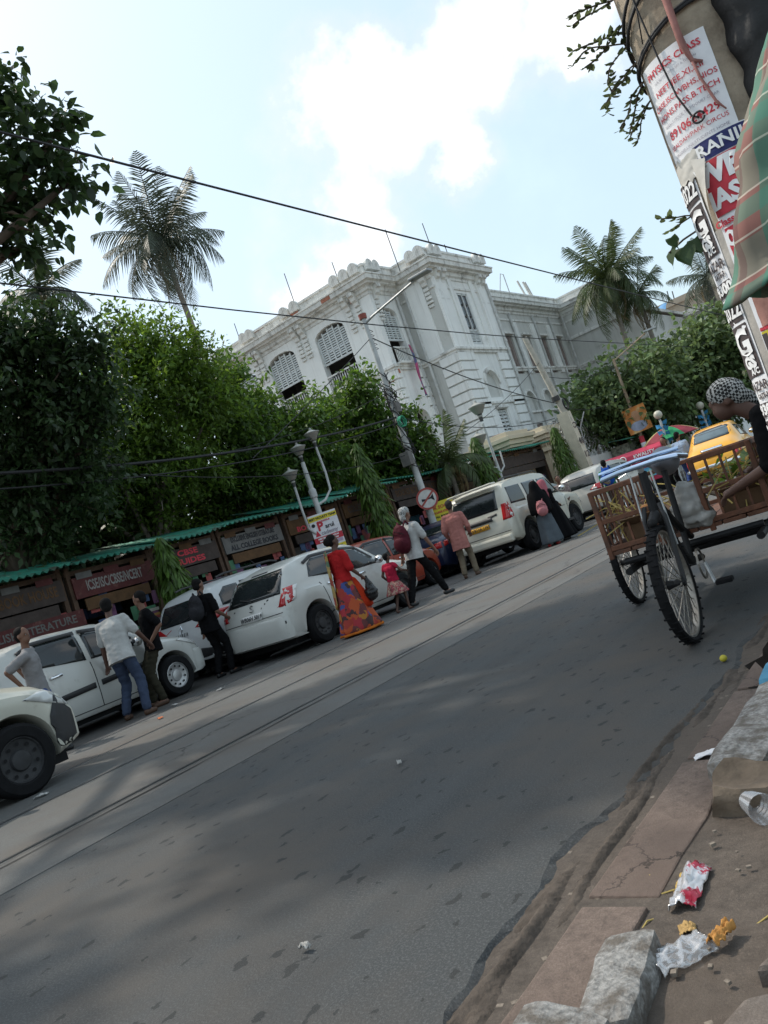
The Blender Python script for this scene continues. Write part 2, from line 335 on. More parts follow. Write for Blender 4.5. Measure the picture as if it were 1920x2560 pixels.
# tar carriageway: its right edge is broken and stands proud of the gutter
tb = MB(); ys = [YN]+[0.2+i*.045 for i in range(190)]+[9.5, 20, 60, YF]; top = []
for y in ys:
    e = -1.29+.10*noise.noise((y*.9, 3.1, 0))+.05*noise.noise((y*3.1, 1.7, 0))+.03*noise.noise((y*11, .4, 0))
    if 1.9 < y < 2.6: e -= .07*math.sin((y-1.9)/.7*PI)
    top.append((e, y))
n = len(top)
vsx = [(-4.58, y, .0) for e, y in top]+[(e, y, .0) for e, y in top]+[(e+.012+.03*RND.random(), y, -.0165) for e, y in top]
tb.add(vsx, [(i, n+i, n+i+1, i+1) for i in range(n-1)]+[(n+i, 2*n+i, 2*n+i+1, n+i+1) for i in range(n-1)])
struct(tb.build('road', tar_m))
# tram track beds between the rail grooves
rails = (-5.38, -6.83, -8.16, -9.61)
xs = [-4.58]
for r in rails: xs += [r+.075, r-.03]
edges = [(-4.58, rails[0]+.075)]+[(rails[i]-.03, rails[i+1]+.075) for i in range(3)]+[(rails[3]-.03, -13.05)]
for i, (a, b_) in enumerate(edges):
    sheet('track_bed' if i < 4 else 'road', b_, a, YN, YF, .004 if i < 4 else 0., bed_m if i < 4 else far_m)
for i, r in enumerate(rails):
    b = MB()
    b.box((r+.060, 65, -.095), (.028, 190, .20)); b.box((r-.023, 65, -.098), (.012, 190, .20))
    struct(b.build('tram_rail', rail_m)); struct(MB().box((r+.0145, 65, -.13), (.062, 190, .16)).build('rail_groove', groove_m))
# ragged seam of patched tar alongside the nearest rail
sb = MB()
pts = [(-5.20+.018*noise.noise((y*2.3, 9, 0))+.01*noise.noise((y*9, 2, 0)), y) for y in [i*.11 for i in range(0, 330)]]
for (a, b_) in zip(pts, pts[1:]):
    w0 = .006+.016*max(0, noise.noise((a[1]*1.3, 5, 1))+.2); w1 = .006+.016*max(0, noise.noise((b_[1]*1.3, 5, 1))+.2)
    sb.add([(a[0]-w0, a[1], .008), (a[0]+w0, a[1], .008), (b_[0]+w1, b_[1], .008), (b_[0]-w1, b_[1], .008)], [(0, 1, 2, 3)])
struct(sb.build('road_crack', groove_m))
# gutter apron: slabs with open joints, slightly uneven
def slab(name, poly, z, h, m, tilt=(0, 0), bevel=.006):
    cxp = sum(p[0] for p in poly)/len(poly); cyp = sum(p[1] for p in poly)/len(poly); b = MB()
    o = b.prism([(p[0]-cxp, p[1]-cyp) for p in poly], h, z0=-h).build(name, m, bevel=bevel, loc=(cxp, cyp, z)); o.rotation_euler = (tilt[0], tilt[1], 0); return o
apron = struct(MB().box((-1.05, 65, -.213), (.9, 190, .4)).build('gutter', dust_m))
def wob(x, y, k=.02): return (x+k*noise.noise((x*7, y*7, 3)), y+k*noise.noise((x*7, y*7, 8)))
ya = -1.
for i in range(22):
    L = .55+.5*RND.random()
    poly = [wob(-1.17, ya+t*L) for t in (0.03, .3, .6, .97)][::-1]
    poly = [wob(-.985, ya+t*L, .03) for t in (0.03, .25, .5, .75, .97)]+poly
    if i % 4 == 2: poly = poly[:-1]
    s_ = slab('gutter_slab', poly, -.006+.005*RND.random(), .06, apron_m, (RND.uniform(-.01, .01), RND.uniform(-.02, .02))); s_.parent = apron; ya += L
# granite kerb stones, each one its own rough block
def rock(name, d, m, seed, parent=None, loc=(0, 0, 0), rot=(0, 0, 0), amp=.02, cuts=5, rnd=.12):
    bm = bmesh.new(); bmesh.ops.create_cube(bm, size=1); bmesh.ops.subdivide_edges(bm, edges=bm.edges, cuts=cuts, use_grid_fill=True)
    for v in bm.verts:
        q = v.co*2; s_ = (abs(q.x)**8+abs(q.y)**8+abs(q.z)**8)**(1/8); k = 1-rnd*(1-1/max(s_, 1e-6))*0
        l = q.length; v.co = q/(max(1e-6, (abs(q.x)**14+abs(q.y)**14+abs(q.z)**14)**(1/14)))*.5*max(abs(q.x), abs(q.y), abs(q.z))
        v.co = Vector((v.co.x*d[0], v.co.y*d[1], v.co.z*d[2])); nn = noise.noise_vector(v.co*7+Vector((seed*3.3, seed, 0))); v.co += nn*amp+noise.noise_vector(v.co*22+Vector((seed, 0, 0)))*amp*.35
    me = bpy.data.meshes.new(name); bm.to_mesh(me); bm.free(); o = obj(name, me, m, parent, smooth=1, loc=loc); o.rotation_euler = rot; return o
granite = mat('granite_kerb', (.25, .245, .235), .85, var=.5, vs=70, bump=1.6, bs=38, c2=(.12, .105, .09), c2t=(.46, .60), c2s=14)
granite_blue = mat('blue_painted_kerb', (.05, .20, .32), .8, var=.25, vs=8, c2=(.25, .24, .22), c2t=(.55, .62), c2s=9)
kerb = thing('kerb', 'row of broken granite kerb stones along the near gutter', 'kerb', (0, 0, 0))
ks = [(-.92, .35, .62, 0), (-.93, 1.05, .60, .05), (-.935, 1.53, .33, .13), (-.90, 2.92, .78, -.03), (-.92, 3.72, .74, .02), (-.92, 4.50, .74, 0)]
for i, (x, y, L, a) in enumerate(ks+[(-.92, 5.28+.78*k, .74, 0) for k in range(26)]):
    o = rock('kerb_stone', (.19 if i != 2 else .12, L, .26 if i != 2 else .17), granite_blue if i in (4, 7, 10, 13) else granite, i, kerb, (x, y, -.04 if i != 2 else -.05), (RND.uniform(-.02, .02), RND.uniform(-.03, .03), a), .018, 6 if i < 6 else 3)
tag(rock('broken_masonry_lump', (.24, .20, .20), mat('brown_masonry', (.17, .13, .095), .95, var=.35, vs=9, bump=1, bs=25), 31, None, (-.82, 2.46, -.03), (0, .1, .1), .045), 'rough brown lump of broken kerb bedding beside the clear cup', 'rubble')
# pavement: broken slabs around earth
pv = struct(MB().box((9.2, 65, -.19), (20, 190, .26)).build('pavement', pave_m))
eb = MB()
eb.grid(lambda u, v: (-.84+u*1.1, .2+v*4.2, -.035+.03*noise.noise((u*5, v*16, 0))+.015*noise.noise((u*16, v*50, 4))-.0*u), 40, 120)
e_ = eb.build('pavement_earth', mat('trodden_earth', (.118, .092, .075), .95, var=.3, vs=6, bump=.9, bs=30, c2=(.145, .12, .10), c2t=(.46, .62), c2s=9), pv, smooth=2)
SL = [[(-.72, 1.30), (-.56, 1.18), (-.40, 1.22), (-.38, 1.52), (-.52, 1.60), (-.68, 1.50)], [(-.36, 1.2), (-.1, 1.1), (.02, 1.35), (-.10, 1.66), (-.33, 1.58)],
      [(-.66, 1.56), (-.52, 1.64), (-.30, 1.64), (-.22, 1.86), (-.50, 1.80), (-.62, 1.70)], [(-.75, .75), (-.5, .7), (-.42, 1.16), (-.6, 1.13), (-.74, 1.22)],
      [(-.38, .7), (0, .62), (.05, 1.0), (-.14, 1.06), (-.37, 1.14)], [(-.19, 1.72), (.1, 1.5), (.2, 2.), (-.08, 2.1), (-.2, 1.95)]]
for i, p in enumerate(SL): slab('paving_slab', [wob(x, y, .03) for x, y in p], .012+.012*RND.random(), .07, pave_m, (RND.uniform(-.03, .03), RND.uniform(-.04, .04)), .012).parent = pv
# far pavement under the stalls, its kerb
struct(MB().box((-14.7, 65, -.13), (3.3, 190, .50)).build('pavement', dust_m))
struct(MB().box((-40, 65, -.15), (50, 190, .50)).build('courtyard_ground', dust_m))
fk = thing('kerb', 'low far kerb below the bookstalls', 'kerb')
ko = None
for k in range(44):
    if ko is None: ko = rock('kerb_stone', (.16, .9, .3), granite, 50, fk, (-13.1, -2+k*.94, -.03), (0, 0, 0), .012, 2)
    else: inst('kerb_stone', ko, fk, (-13.1, -2+k*.94, -.03+.008*(k % 3)))
# ------------------------------------------------------------------ white colonial building
BLD = thing('colonial_building', 'white two-storey colonial college building with louvred arched windows and corner tower', 'building', (-20, 31.5, 0))
OFF = Matrix.Translation((20, -31.5, 0))           # build in world coordinates, store relative to the building
def bp(mb, name, m, parent=None, **k):
    mb.v = [tuple(OFF @ Vector(p)) for p in mb.v] if parent is None else mb.v
    return mb.build(name, m, parent or BLD, **k)
Z0, ZS, ZC, ZR = 0, 9.12, 12.75, 13.4              # ground, string course, cornice underside, roof
XF0, XF1, YF_ = -30.2, -19.87, 31.5                # front wing facing the camera
YT0, YT1, XT = 33.84, 39.03, -17.87                # tower
XW, YW1 = -20.5, 54.6                              # long wing
def facade(o, ux, W, z0, z1, holes, depth, m):
    M = OFF @ frameM(o, ux)
    me = wall_holes([(0, z0), (W, z0), (W, z1), (0, z1)], holes, depth, M); return obj('wall', me, m, BLD)
# front wall: three wide openings above, three below (mostly behind trees)

WC = [-28.87, -26.02, -22.69]                      # window centres (x)
hf = []
for c in WC: hf += [arch(c-XF0-.95, c-XF0+.95, 9.22, 12.32, .42), arch(c-XF0-.9, c-XF0+.9, 1.2, 6.6, .5)]
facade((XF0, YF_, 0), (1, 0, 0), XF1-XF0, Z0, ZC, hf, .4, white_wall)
# short side wall, tower left face, tower front, long wing, far wing
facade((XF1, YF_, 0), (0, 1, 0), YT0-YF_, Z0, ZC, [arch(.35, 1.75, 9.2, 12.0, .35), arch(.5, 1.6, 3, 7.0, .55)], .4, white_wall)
facade((XF1, YT0, 0), (1, 0, 0), XT-XF1, Z0, ZC, [], .3, grey_wall)
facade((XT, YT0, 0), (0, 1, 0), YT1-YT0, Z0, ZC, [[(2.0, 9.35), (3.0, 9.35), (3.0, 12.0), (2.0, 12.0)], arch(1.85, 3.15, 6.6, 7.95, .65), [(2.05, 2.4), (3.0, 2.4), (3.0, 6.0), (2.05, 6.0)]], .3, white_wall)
facade((XT, YT1, 0), (-1, 0, 0), XT-XW, Z0, ZC, [], .3, grey_wall)
WY = [43.2, 45.7, 48.2, 50.7, 53.1]
hw = []
for y in WY: hw += [[(y-YT1-.5, 8.75), (y-YT1+.5, 8.75), (y-YT1+.5, 11.2), (y-YT1-.5, 11.2)], arch(y-YT1-.62, y-YT1+.62, 6.35, 7.6, .62), [(y-YT1-.55, 2.2), (y-YT1+.55, 2.2), (y-YT1+.55, 5.6), (y-YT1-.55, 5.6)]]
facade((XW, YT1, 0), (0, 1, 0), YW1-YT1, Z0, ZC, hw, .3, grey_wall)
facade((XW, YW1, 0), (1, 0, 0), 5.2, Z0, ZC, [], .3, grey_wall)
facade((XW+5.2, YW1, 0), (0, 1, 0), 18, Z0, ZC-2, [], .3, grey_wall)
# closed shell: back walls, roof, upper floor, so rooms stay dark inside
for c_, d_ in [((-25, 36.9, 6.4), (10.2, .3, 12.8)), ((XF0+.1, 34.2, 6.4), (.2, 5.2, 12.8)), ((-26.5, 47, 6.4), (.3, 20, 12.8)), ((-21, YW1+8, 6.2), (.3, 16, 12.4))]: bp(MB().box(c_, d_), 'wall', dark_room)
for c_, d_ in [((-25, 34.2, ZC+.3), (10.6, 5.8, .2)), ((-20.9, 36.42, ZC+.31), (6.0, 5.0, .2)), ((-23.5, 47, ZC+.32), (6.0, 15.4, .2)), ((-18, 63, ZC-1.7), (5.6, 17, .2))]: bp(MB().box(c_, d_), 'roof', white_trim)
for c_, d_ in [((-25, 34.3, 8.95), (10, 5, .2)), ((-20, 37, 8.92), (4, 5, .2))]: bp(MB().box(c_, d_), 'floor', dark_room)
# ---- cornice, parapet and string course follow the plan outline
OUT = [((XF0, YF_), (XF1, YF_)), ((XF1, YF_), (XF1, YT0)), ((XF1, YT0), (XT, YT0)), ((XT, YT0), (XT, YT1)), ((XT, YT1), (XW, YT1)), ((XW, YT1), (XW, YW1)), ((XW, YW1), (XW+5.2, YW1))]
def band(name, prof, m, segs=OUT, bev=0):
    """prof: list of (projection, z); one moulded band mitred along the plan outline"""
    P = [Vector(s[0]) for s in segs]+[Vector(segs[-1][1])]; b = MB(); rings = []
    for i, p in enumerate(P):
        d0 = (P[i]-P[i-1]).normalized() if i else (P[1]-P[0]).normalized(); d1 = (P[i+1]-P[i]).normalized() if i < len(P)-1 else d0
        n0 = Vector((d0.y, -d0.x)); n1 = Vector((d1.y, -d1.x)); k = n0+n1; k = k/max(.3, k.dot(n0))
        rings.append([(p.x+k.x*pr, p.y+k.y*pr, z) for pr, z in prof])
    m_ = len(prof); vs = [q for r in rings for q in r]
    b.add(vs, [(i*m_+j, (i+1)*m_+j, (i+1)*m_+j+1, i*m_+j+1) for i in range(len(P)-1) for j in range(m_-1)])
    return bp(b, name, m)
band('cornice', [(-.1, 12.62), (.04, 12.62), (.06, 12.74), (.14, 12.8), (.16, 12.98), (.34, 13.02), (.36, 13.10), (.5, 13.14), (.52, 13.34), (.56, 13.36), (.56, 13.42), (-.2, 13.44)], white_trim)
band('parapet', [(.3, 13.40), (.3, 13.80), (.36, 13.82), (.36, 13.92), (0, 13.93), (0, 13.4)], white_trim)
band('string_course', [(-.05, 8.88), (.10, 8.9), (.10, 9.0), (.17, 9.03), (.17, 9.14), (-.05, 9.16)], white_trim)
band('frieze', [(-.02, 12.14), (.05, 12.15), (.05, 12.26), (-.02, 12.28)], white_trim, OUT[2:7])
# rounded antefix ornaments on the parapet, paired above the piers
an = MB().lathe([(0, 0), (.32, 0), (.32, .12), (0, .12)], 14, Matrix.Rotation(PI/2, 4, 'X'), PI)
an.box((0, -.06, -.16), (.64, .12, .34))
def orn(x, y, rz, sc=1.): return (x+20, y-31.5, 13.86), (0, 0, rz), (sc*.82, sc*1.5, sc*.78)
src = None
for (x, y, rz) in [(-29.9, 31.2, 0), (-29.5, 31.2, 0), (-27.6, 31.2, 0), (-27.15, 31.2, 0), (-24.6, 31.2, 0), (-23.9, 31.2, 0), (-21.2, 31.2, 0), (-20.6, 31.2, 0), (-20.0, 31.2, 0), (-19.55, 31.6, PI/2), (-19.55, 32.1, PI/2),
                   (-18.3, 33.5, 0), (-17.8, 33.5, 0), (-17.55, 34.0, PI/2), (-17.55, 34.5, PI/2), (-17.55, 38.3, PI/2), (-17.55, 38.9, PI/2)]:
    l, r, s_ = orn(x, y, rz)
    if src is None: src = bp(an, 'finial', white_trim, BLD, smooth=1); src.location, src.rotation_euler, src.scale = l, r, s_
    else: inst('finial', src, BLD, l, r, s_)
# paired scroll brackets under the cornice with stepped drops below
bk = MB(); bk.prism([(0, 0), (.42, 0), (.42, -.16), (.30, -.20), (.26, -.38), (.14, -.46), (.12, -.62), (0, -.66)], .30, Matrix.Rotation(PI/2, 4, 'X'), -.15)
for k in range(3): bk.box((.05, 0, -.80-.20*k), (.10, .30, .15))
bk.box((.06, 0, -1.42), (.12, .34, .10)); bk.box((.04, 0, -1.6), (.08, .26, .12))
src = None
for (x, y, rz) in [(-27.65, YF_, -PI/2), (-27.25, YF_, -PI/2), (-24.6, YF_, -PI/2), (-24.15, YF_, -PI/2), (-21.2, YF_, -PI/2), (-20.65, YF_, -PI/2), (XF1, 31.9, 0), (XT, YT0+.35, 0), (XT, YT0+.85, 0), (XT, YT1-.85, 0), (XT, YT1-.35, 0), (-18.25, YT0, -PI/2)]:
    if src is None: src = bp(bk, 'bracket', white_trim, BLD, bevel=.012); src.location = (x+20, y-31.5, 12.98); src.rotation_euler = (0, 0, rz)
    else: inst('bracket', src, BLD, (x+20, y-31.5, 12.98), (0, 0, rz))
# rusticated ground-storey courses (separate proud bands of stone)
def courses(o, ux, u0, u1, z0, z1, hstep=.47, gap=.075, proud=.13):
    ux = Vector(ux); nrm = Vector((ux.y, -ux.x, 0)); s0 = None; z = z0; L = u1-u0
    c = Vector(o)+ux*((u0+u1)/2)+nrm*(proud/2-.01)
    while z < z1-.2:
        if s0 is None: s0 = bp(MB().box((0, 0, 0), (L, proud, hstep-gap)), 'stone_course', white_wall, BLD, bevel=.015); s0.rotation_euler = (0, 0, math.atan2(ux.y, ux.x)); s0.location = (c.x+20, c.y-31.5, z+hstep/2)
        else: inst('stone_course', s0, BLD, (c.x+20, c.y-31.5, z+hstep/2))
        z += hstep
courses((XT, YT0, 0), (0, 1, 0), -.05, 1.45, 1.4, 8.85); courses((XT, YT0, 0), (0, 1, 0), 3.9, 5.25, 1.4, 8.85)
courses((XF1, YT0, 0), (1, 0, 0), 1.05, 2.05, 1.4, 8.85); courses((XF1, YF_, 0), (0, 1, 0), -.05, .3, 1.4, 8.85); courses((XF0, YF_, 0), (1, 0, 0), 9.3, 10.36, 1.4, 8.85)
courses((XF1, YF_, 0), (0, 1, 0), 1.85, 2.3, 1.4, 8.85)
# pilasters on tower and long wing
for (x, y, w_, d_, z, h_) in [(XT+.05, YT0+.55, .14, 1., 10.9, 3.5), (XT+.05, YT1-.55, .14, 1., 10.9, 3.5), (XT+.03, YT0+1.55, .10, .35, 10.9, 3.5), (XT+.03, YT1-1.55, .10, .35, 10.9, 3.5), (XF1+.99, YT0-.04, .9, .12, 10.9, 3.5)]+[(XW+.05, y_, .12, .5, 10.4, 3.3) for y_ in (44.45, 46.95, 49.45, 51.9, 41.9)]:
    bp(MB().box((x, y, z), (w_, d_, h_)), 'pilaster', white_wall)
# arch mouldings
def archmould(o, ux, c, z, r, w=.14, t=.10):
    M = OFF @ frameM(o, ux); b = MB(); n = 14
    for i in range(n):
        a0, a1 = PI*i/n, PI*(i+1)/n
        q = [(c+rr*math.cos(a), z+rr*math.sin(a)) for rr, a in ((r, a0), (r+w, a0), (r+w, a1), (r, a1))]
        b.prism(q, t, M)
    b.build('arch_moulding', white_trim, BLD)
archmould((XT, YT0, 0), (0, 1, 0), 2.5, 7.3, .66, .18)
for y in WY: archmould((XW, YT1, 0), (0, 1, 0), y-YT1, 6.98, .63, .12)
band('sill_course', [(0, 6.25), (.12, 6.27), (.12, 6.38), (0, 6.4)], white_trim, OUT[3:6])
# ---- windows
def louvre(o, ux, u0, u1, z0, z1, leaves, rows, zopen=None, rise=0, mt=shutter_w, name='window', depth=-.16):
    """frame with vertical stiles; every slat is its own piece"""
    M = OFF @ frameM(o, ux); b = MB(); W = (u1-u0)/leaves
    for k in range(leaves+1):
        cu = u0+W*k; h = z1-z0-(rise*(abs(k/leaves-.5)*2)**2 if rise else 0); b.box((cu, z0+h/2, depth), (.075, h, .07), 0, M)
    b.box(((u0+u1)/2, z0+.04, depth), (u1-u0, .10, .08), 0, M)
    if not rise: b.box(((u0+u1)/2, z1-.04, depth), (u1-u0, .08, .08), 0, M)
    w = b.build(name, mt, BLD); s0 = None
    R = M.to_3x3().to_4x4()
    for k in range(leaves):
        for r in range(rows):
            zc = z0+.14+(z1-z0-.2)*(r+.5)/rows; cu = u0+W*(k+.5)
            if rise and zc > z1-.08-rise*(abs((k+.5)/leaves-.5)*2)**2: continue
            if s0 is None: s0 = MB().box((0, 0, 0), (W-.06, .020, (z1-z0)/rows*.72), 0, R @ Matrix.Rotation(rad(62), 4, 'X')).build('slat', mt, w, loc=M @ Vector((cu, zc, depth)))
            else: inst('slat', s0, w, M @ Vector((cu, zc, depth)))
    return w
for i, c in enumerate(WC):
    louvre((XF0, YF_, 0), (1, 0, 0), c-XF0-.9, c-XF0+.9, 10.62, 12.28, 5, 13, rise=.36)
    # balustrade in the open lower half
    r = MB(); r.box((c, YF_-.02, 10.02), (1.9, .10, .07)); r.box((c, YF_-.02, 9.28), (1.9, .12, .07))
    for k in range(13): r.lathe([(.012, 0), (.03, .12), (.014, .3), (.035, .5), (.014, .66)], 6, Matrix.Translation((c-.86+k*.143, YF_-.02, 9.31)))
    bp(r, 'railing', white_trim)
louvre((XF1, YF_, 0), (0, 1, 0), .38, 1.72, 10.4, 11.95, 4, 12, rise=.3)
r = MB(); r.box((XF1+.12, 32.55, 9.95), (.08, 1.5, .06)); [r.box((XF1+.12, 31.9+k*.13, 9.55), (.03, .05, .8)) for k in range(11)]; r.box((XF1+.12, 32.55, 9.18), (.4, 1.6, .1)); bp(r, 'railing', white_trim)
# tower casement with panes, lower louvres
w = louvre((XT, YT0, 0), (0, 1, 0), 2.05, 2.95, 9.4, 10.15, 2, 7, depth=-.1)
w2 = bp(MB().box((XT-.06, YT0+2.05, 11.05), (.08, .08, 1.85)).box((XT-.06, YT0+2.95, 11.05), (.08, .08, 1.85)).box((XT-.06, YT0+2.5, 11.05), (.08, .07, 1.85)).box((XT-.06, YT0+2.5, 11.95), (.08, .9, .08)), 'window', shutter_w)
for k in range(3):
    for s_ in (-.23, .23):
        MB().box((XT+20-.08, YT0-31.5+2.5+s_, 10.5+k*.6), (.02, .36, .48)).build('pane', glass_d, w2)
louvre((XT, YT0, 0), (0, 1, 0), 2.08, 2.97, 2.45, 5.95, 2, 18, depth=-.1)
bp(MB().box((XT+.05, YT0+2.5, 6.1), (.25, 1.2, .14)), 'window_head', white_trim)
bp(MB().box((XT-.2, YT0+2.5, 7.25), (.1, 1.5, 1.6)), 'niche', grey_wall)
bp(MB().box((XW-.22, 47, 6.95), (.1, 15, 1.5)), 'niche', grey_wall)
for y in WY:
    for (z0, z1, hw_) in ((8.8, 11.15, .48), (2.2, 5.55, .53)):
        b = MB()
        for s_ in (-1, 1): b.box((XW-.12, y+s_*hw_/2, (z0+z1)/2), (.05, hw_-.04, z1-z0))
        w = bp(b, 'window', shutter_b); 
        for k in range(3):
            for s_ in (-1, 1): MB().box((XW+20-.085, y-31.5+s_*hw_/2, z0+(z1-z0)*(k+.5)/3), (.03, hw_-.16, (z1-z0)/3-.12)).build('panel', shutter_b, w)
    bp(MB().box((XW+.06, y, 11.3), (.22, 1.3, .12)), 'window_head', white_trim)
# drain pipes and lightning rods
for (x, y) in [(XW+.12, 44.0), (XW+.12, 46.6), (XW+.12, 49.9), (XW+.12, 52.4), (XT+.2, YT1-.1), (XF1+.12, 33.55), (XF1+.5, YT0-.12), (XW+.3, 54.3)]:
    b = MB().tube([(x, y, .5), (x, y, 12.6)], .07, 8)
    for z in np.arange(1.5, 12.6, 1.6): b.lathe([(.07, -.06), (.095, -.06), (.095, .06), (.07, .06)], 8, Matrix.Translation((x, y, float(z))))
    bp(b, 'drain_pipe', pipe_g, smooth=1)
for (x, y, h) in [(-28.9, 32.3, 1.3), (-24.9, 32.6, 2.2), (-22.2, 33, 1.5), (-18.9, 33.2, 1.5), (-16.9+-1.2, 35.4, 1.7), (-18.4, 37.5, 1.0), (-20.8, 42.3, 2.0)]:
    bp(MB().tube([(x, y, 13.4), (x-.03, y, 14.0+h)], .022, 5), 'lightning_rod', iron)
b = MB().tube([(-20.8, 46.8, 13.4), (-20.9, 48.6, 15.6), (-20.9, 49.0, 15.6), (-20.9, 49.0, 13.3)], .035, 5); bp(b, 'roof_pipe', galv)
for y in (50.6, 51.4, 51.7): bp(MB().tube([(XW+.1, y, 12.9), (XW+.05, y-.9, 15.0)], .07, 6), 'roof_pipe', pipe_g)
# patches of fallen plaster showing brick
for (x, y, z, w_, h_, ax) in [(-24.05, 31.2, 13.62, .5, .3, 0), (-21.9, 30.98, 13.25, .55, .16, 0), (-26.6, 31.19, 13.85, .9, .1, 0), (-20.75, 31.38, 12.72, .3, .26, 0), (-19.72, 31.6, 8.8, .1, .2, 1), (-20.3, 31.47, 8.55, .45, .2, 0)]:
    b = MB(); b.box((x, y, z), (w_, .03, h_) if not ax else (.03, w_, h_)); bp(b, 'bare_brick', brickred)
# things hung on the building
ac = thing('air_conditioner', 'brown window air conditioner jutting from the lower tower shutters', 'air conditioner', (XT+.05, YT0+2.85, 4.05))
MB().box((.2, 0, 0), (.5, .62, .44)).build('casing', mat('ac_brown', (.16, .13, .11), .7), ac, bevel=.02)
MB().box((.46, 0, 0), (.03, .5, .34)).build('grille', iron, ac)
cl = MB(); cl.grid(lambda u, v: (-19.45+.03*math.sin(v*9+u*5), 32.62+.22*u*(1-.35*v)+.03*math.sin(v*6), 9.95-2.5*v+.02*math.sin(u*12)), 6, 24)
pinkm = mat('pink_cloth', (.36, .07, .15), .9, var=.5, vs=1.2, c2=(.10, .13, .24), c2t=(.5, .56), c2s=1.6)
o = tag(cl.build('hanging_cloth', pinkm, smooth=2), 'long pink and blue cloth hanging from the white balcony rail', 'cloth'); o.modifiers.new('s', 'SOLIDIFY').thickness = .01
# ---- low entrance porch, boundary wall and gate pillars
pw = thing('boundary_wall', 'low stained grey boundary wall in front of the tower', 'wall', (0, 0, 0))
MB().box((-15.6, 25.4, 1.3), (.4, 7.0, 2.6)).box((-15.6, 25.4, 2.66), (.6, 7.1, .14)).build('wall', white_trim, pw)
pc = thing('entrance_porch', 'flat roofed pale porch at the foot of the tower', 'porch', (0, 0, 0))
MB().box((-16.7, 33.5, 3.35), (2.2, 6.5, .22)).box((-16.7, 33.5, 3.56), (1.9, 6.2, .20)).build('roof', white_trim, pc)
MB().box((-16.8, 33.5, 1.6), (1.7, 6.0, 3.2)).build('wall', beige, pc)
tk = MB().lathe([(.0, 0), (.38, 0), (.40, .1), (.40, .7), (.3, .82), (0, .84)], 14, Matrix.Translation((-16.6, 32.6, 3.67))); tag(tk.build('water_tank', mat('terracotta_tank', (.45, .26, .19), .9), smooth=1), 'pale terracotta drum on the porch roof', 'tank')
def pillar(x, y, lab):
    p = thing('gate_pillar', lab, 'pillar', (x, y, .1), 0, 'beige gate pillars'); p.scale = (1.25, 1.25, 1.16)
    MB().box((0, 0, 1.25), (1.15, 1.3, 2.5)).build('shaft', beige, p, bevel=.02)
    c = MB()
    for (w_, z, h_) in [(1.35, 2.5, .12), (1.25, 2.62, .22), (1.42, 2.84, .10), (1.55, 2.94, .16), (1.7, 3.10, .14), (1.4, 3.24, .16)]: c.box((0, 0, z+h_/2), (w_, w_*1.1, h_))
    c.build('capital', beige, p, bevel=.012)
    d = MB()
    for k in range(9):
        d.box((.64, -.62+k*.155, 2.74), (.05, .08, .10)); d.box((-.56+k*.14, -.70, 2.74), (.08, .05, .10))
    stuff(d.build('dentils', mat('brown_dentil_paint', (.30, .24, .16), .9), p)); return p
pillar(-15.0, 29.3, 'beige moulded gate pillar nearer the palm leaves'); pillar(-15.0, 32.6, 'beige moulded gate pillar beside the numbered concrete pole')
# ---- far concrete block behind the palms
fb = thing('concrete_building', 'unfinished grey brown concrete building far behind the right-hand trees', 'building', (-16, 75, 0))
conc = mat('bare_concrete', (.30, .26, .21), .95, var=.2, vs=.5, c2=(.18, .15, .12), c2t=(.5, .7), c2s=.5)
b = MB(); b.box((0, 6, 6.8), (20, 12, 13.6)); b.build('wall', conc, fb)
MB().box((0, 5.95, 13.85), (20.6, 12.6, .5)).build('roof', conc, fb); MB().box((0, -.12, 12.3), (20.2, .3, .25)).build('ledge', conc, fb)
for k in range(6): MB().box((-8+k*3.2, -.05, 10.2), (1.3, .2, 1.7)).build('window', glass_d, fb)
for x in (-2.6, 1.4): MB().tube([(x, 1, 13.6), (x+.1, 1, 15.2)], .05, 5).tube([(x+.4, 1, 13.6), (x+.5, 1, 15.0)], .05, 5).build('rebar', iron, fb)
wb = thing('white_annexe', 'white low annexe with moulded cornice and blue tarpaulin on its roof', 'building', (-18.2, 66, 0))
MB().box((0, 4, 5.4), (8.5, 8, 10.8)).box((3.0, -.4, 5.4), (2.4, 1.2, 10.8)).build('wall', white_wall, wb); MB().box((0, 3.9, 10.95), (9.3, 8.6, .4)).box((3.0, -.5, 10.97), (3.0, 1.8, .42)).box((0, 3.95, 9.6), (8.8, 8.3, .25)).build('cornice', white_trim, wb)
for (x, z, w_) in ((-1.3, 11.6, 1.7), (.6, 12.0, 2.0)):
    b = MB(); b.grid(lambda u, v: (x-w_/2+u*w_, -.3+1.2*v*v, z-.55+1.2*v+.1*math.sin(u*9)), 8, 4); b.build('tarpaulin', mat('blue_tarpaulin', (.10, .25, .45), .6, var=.2), wb, smooth=2)
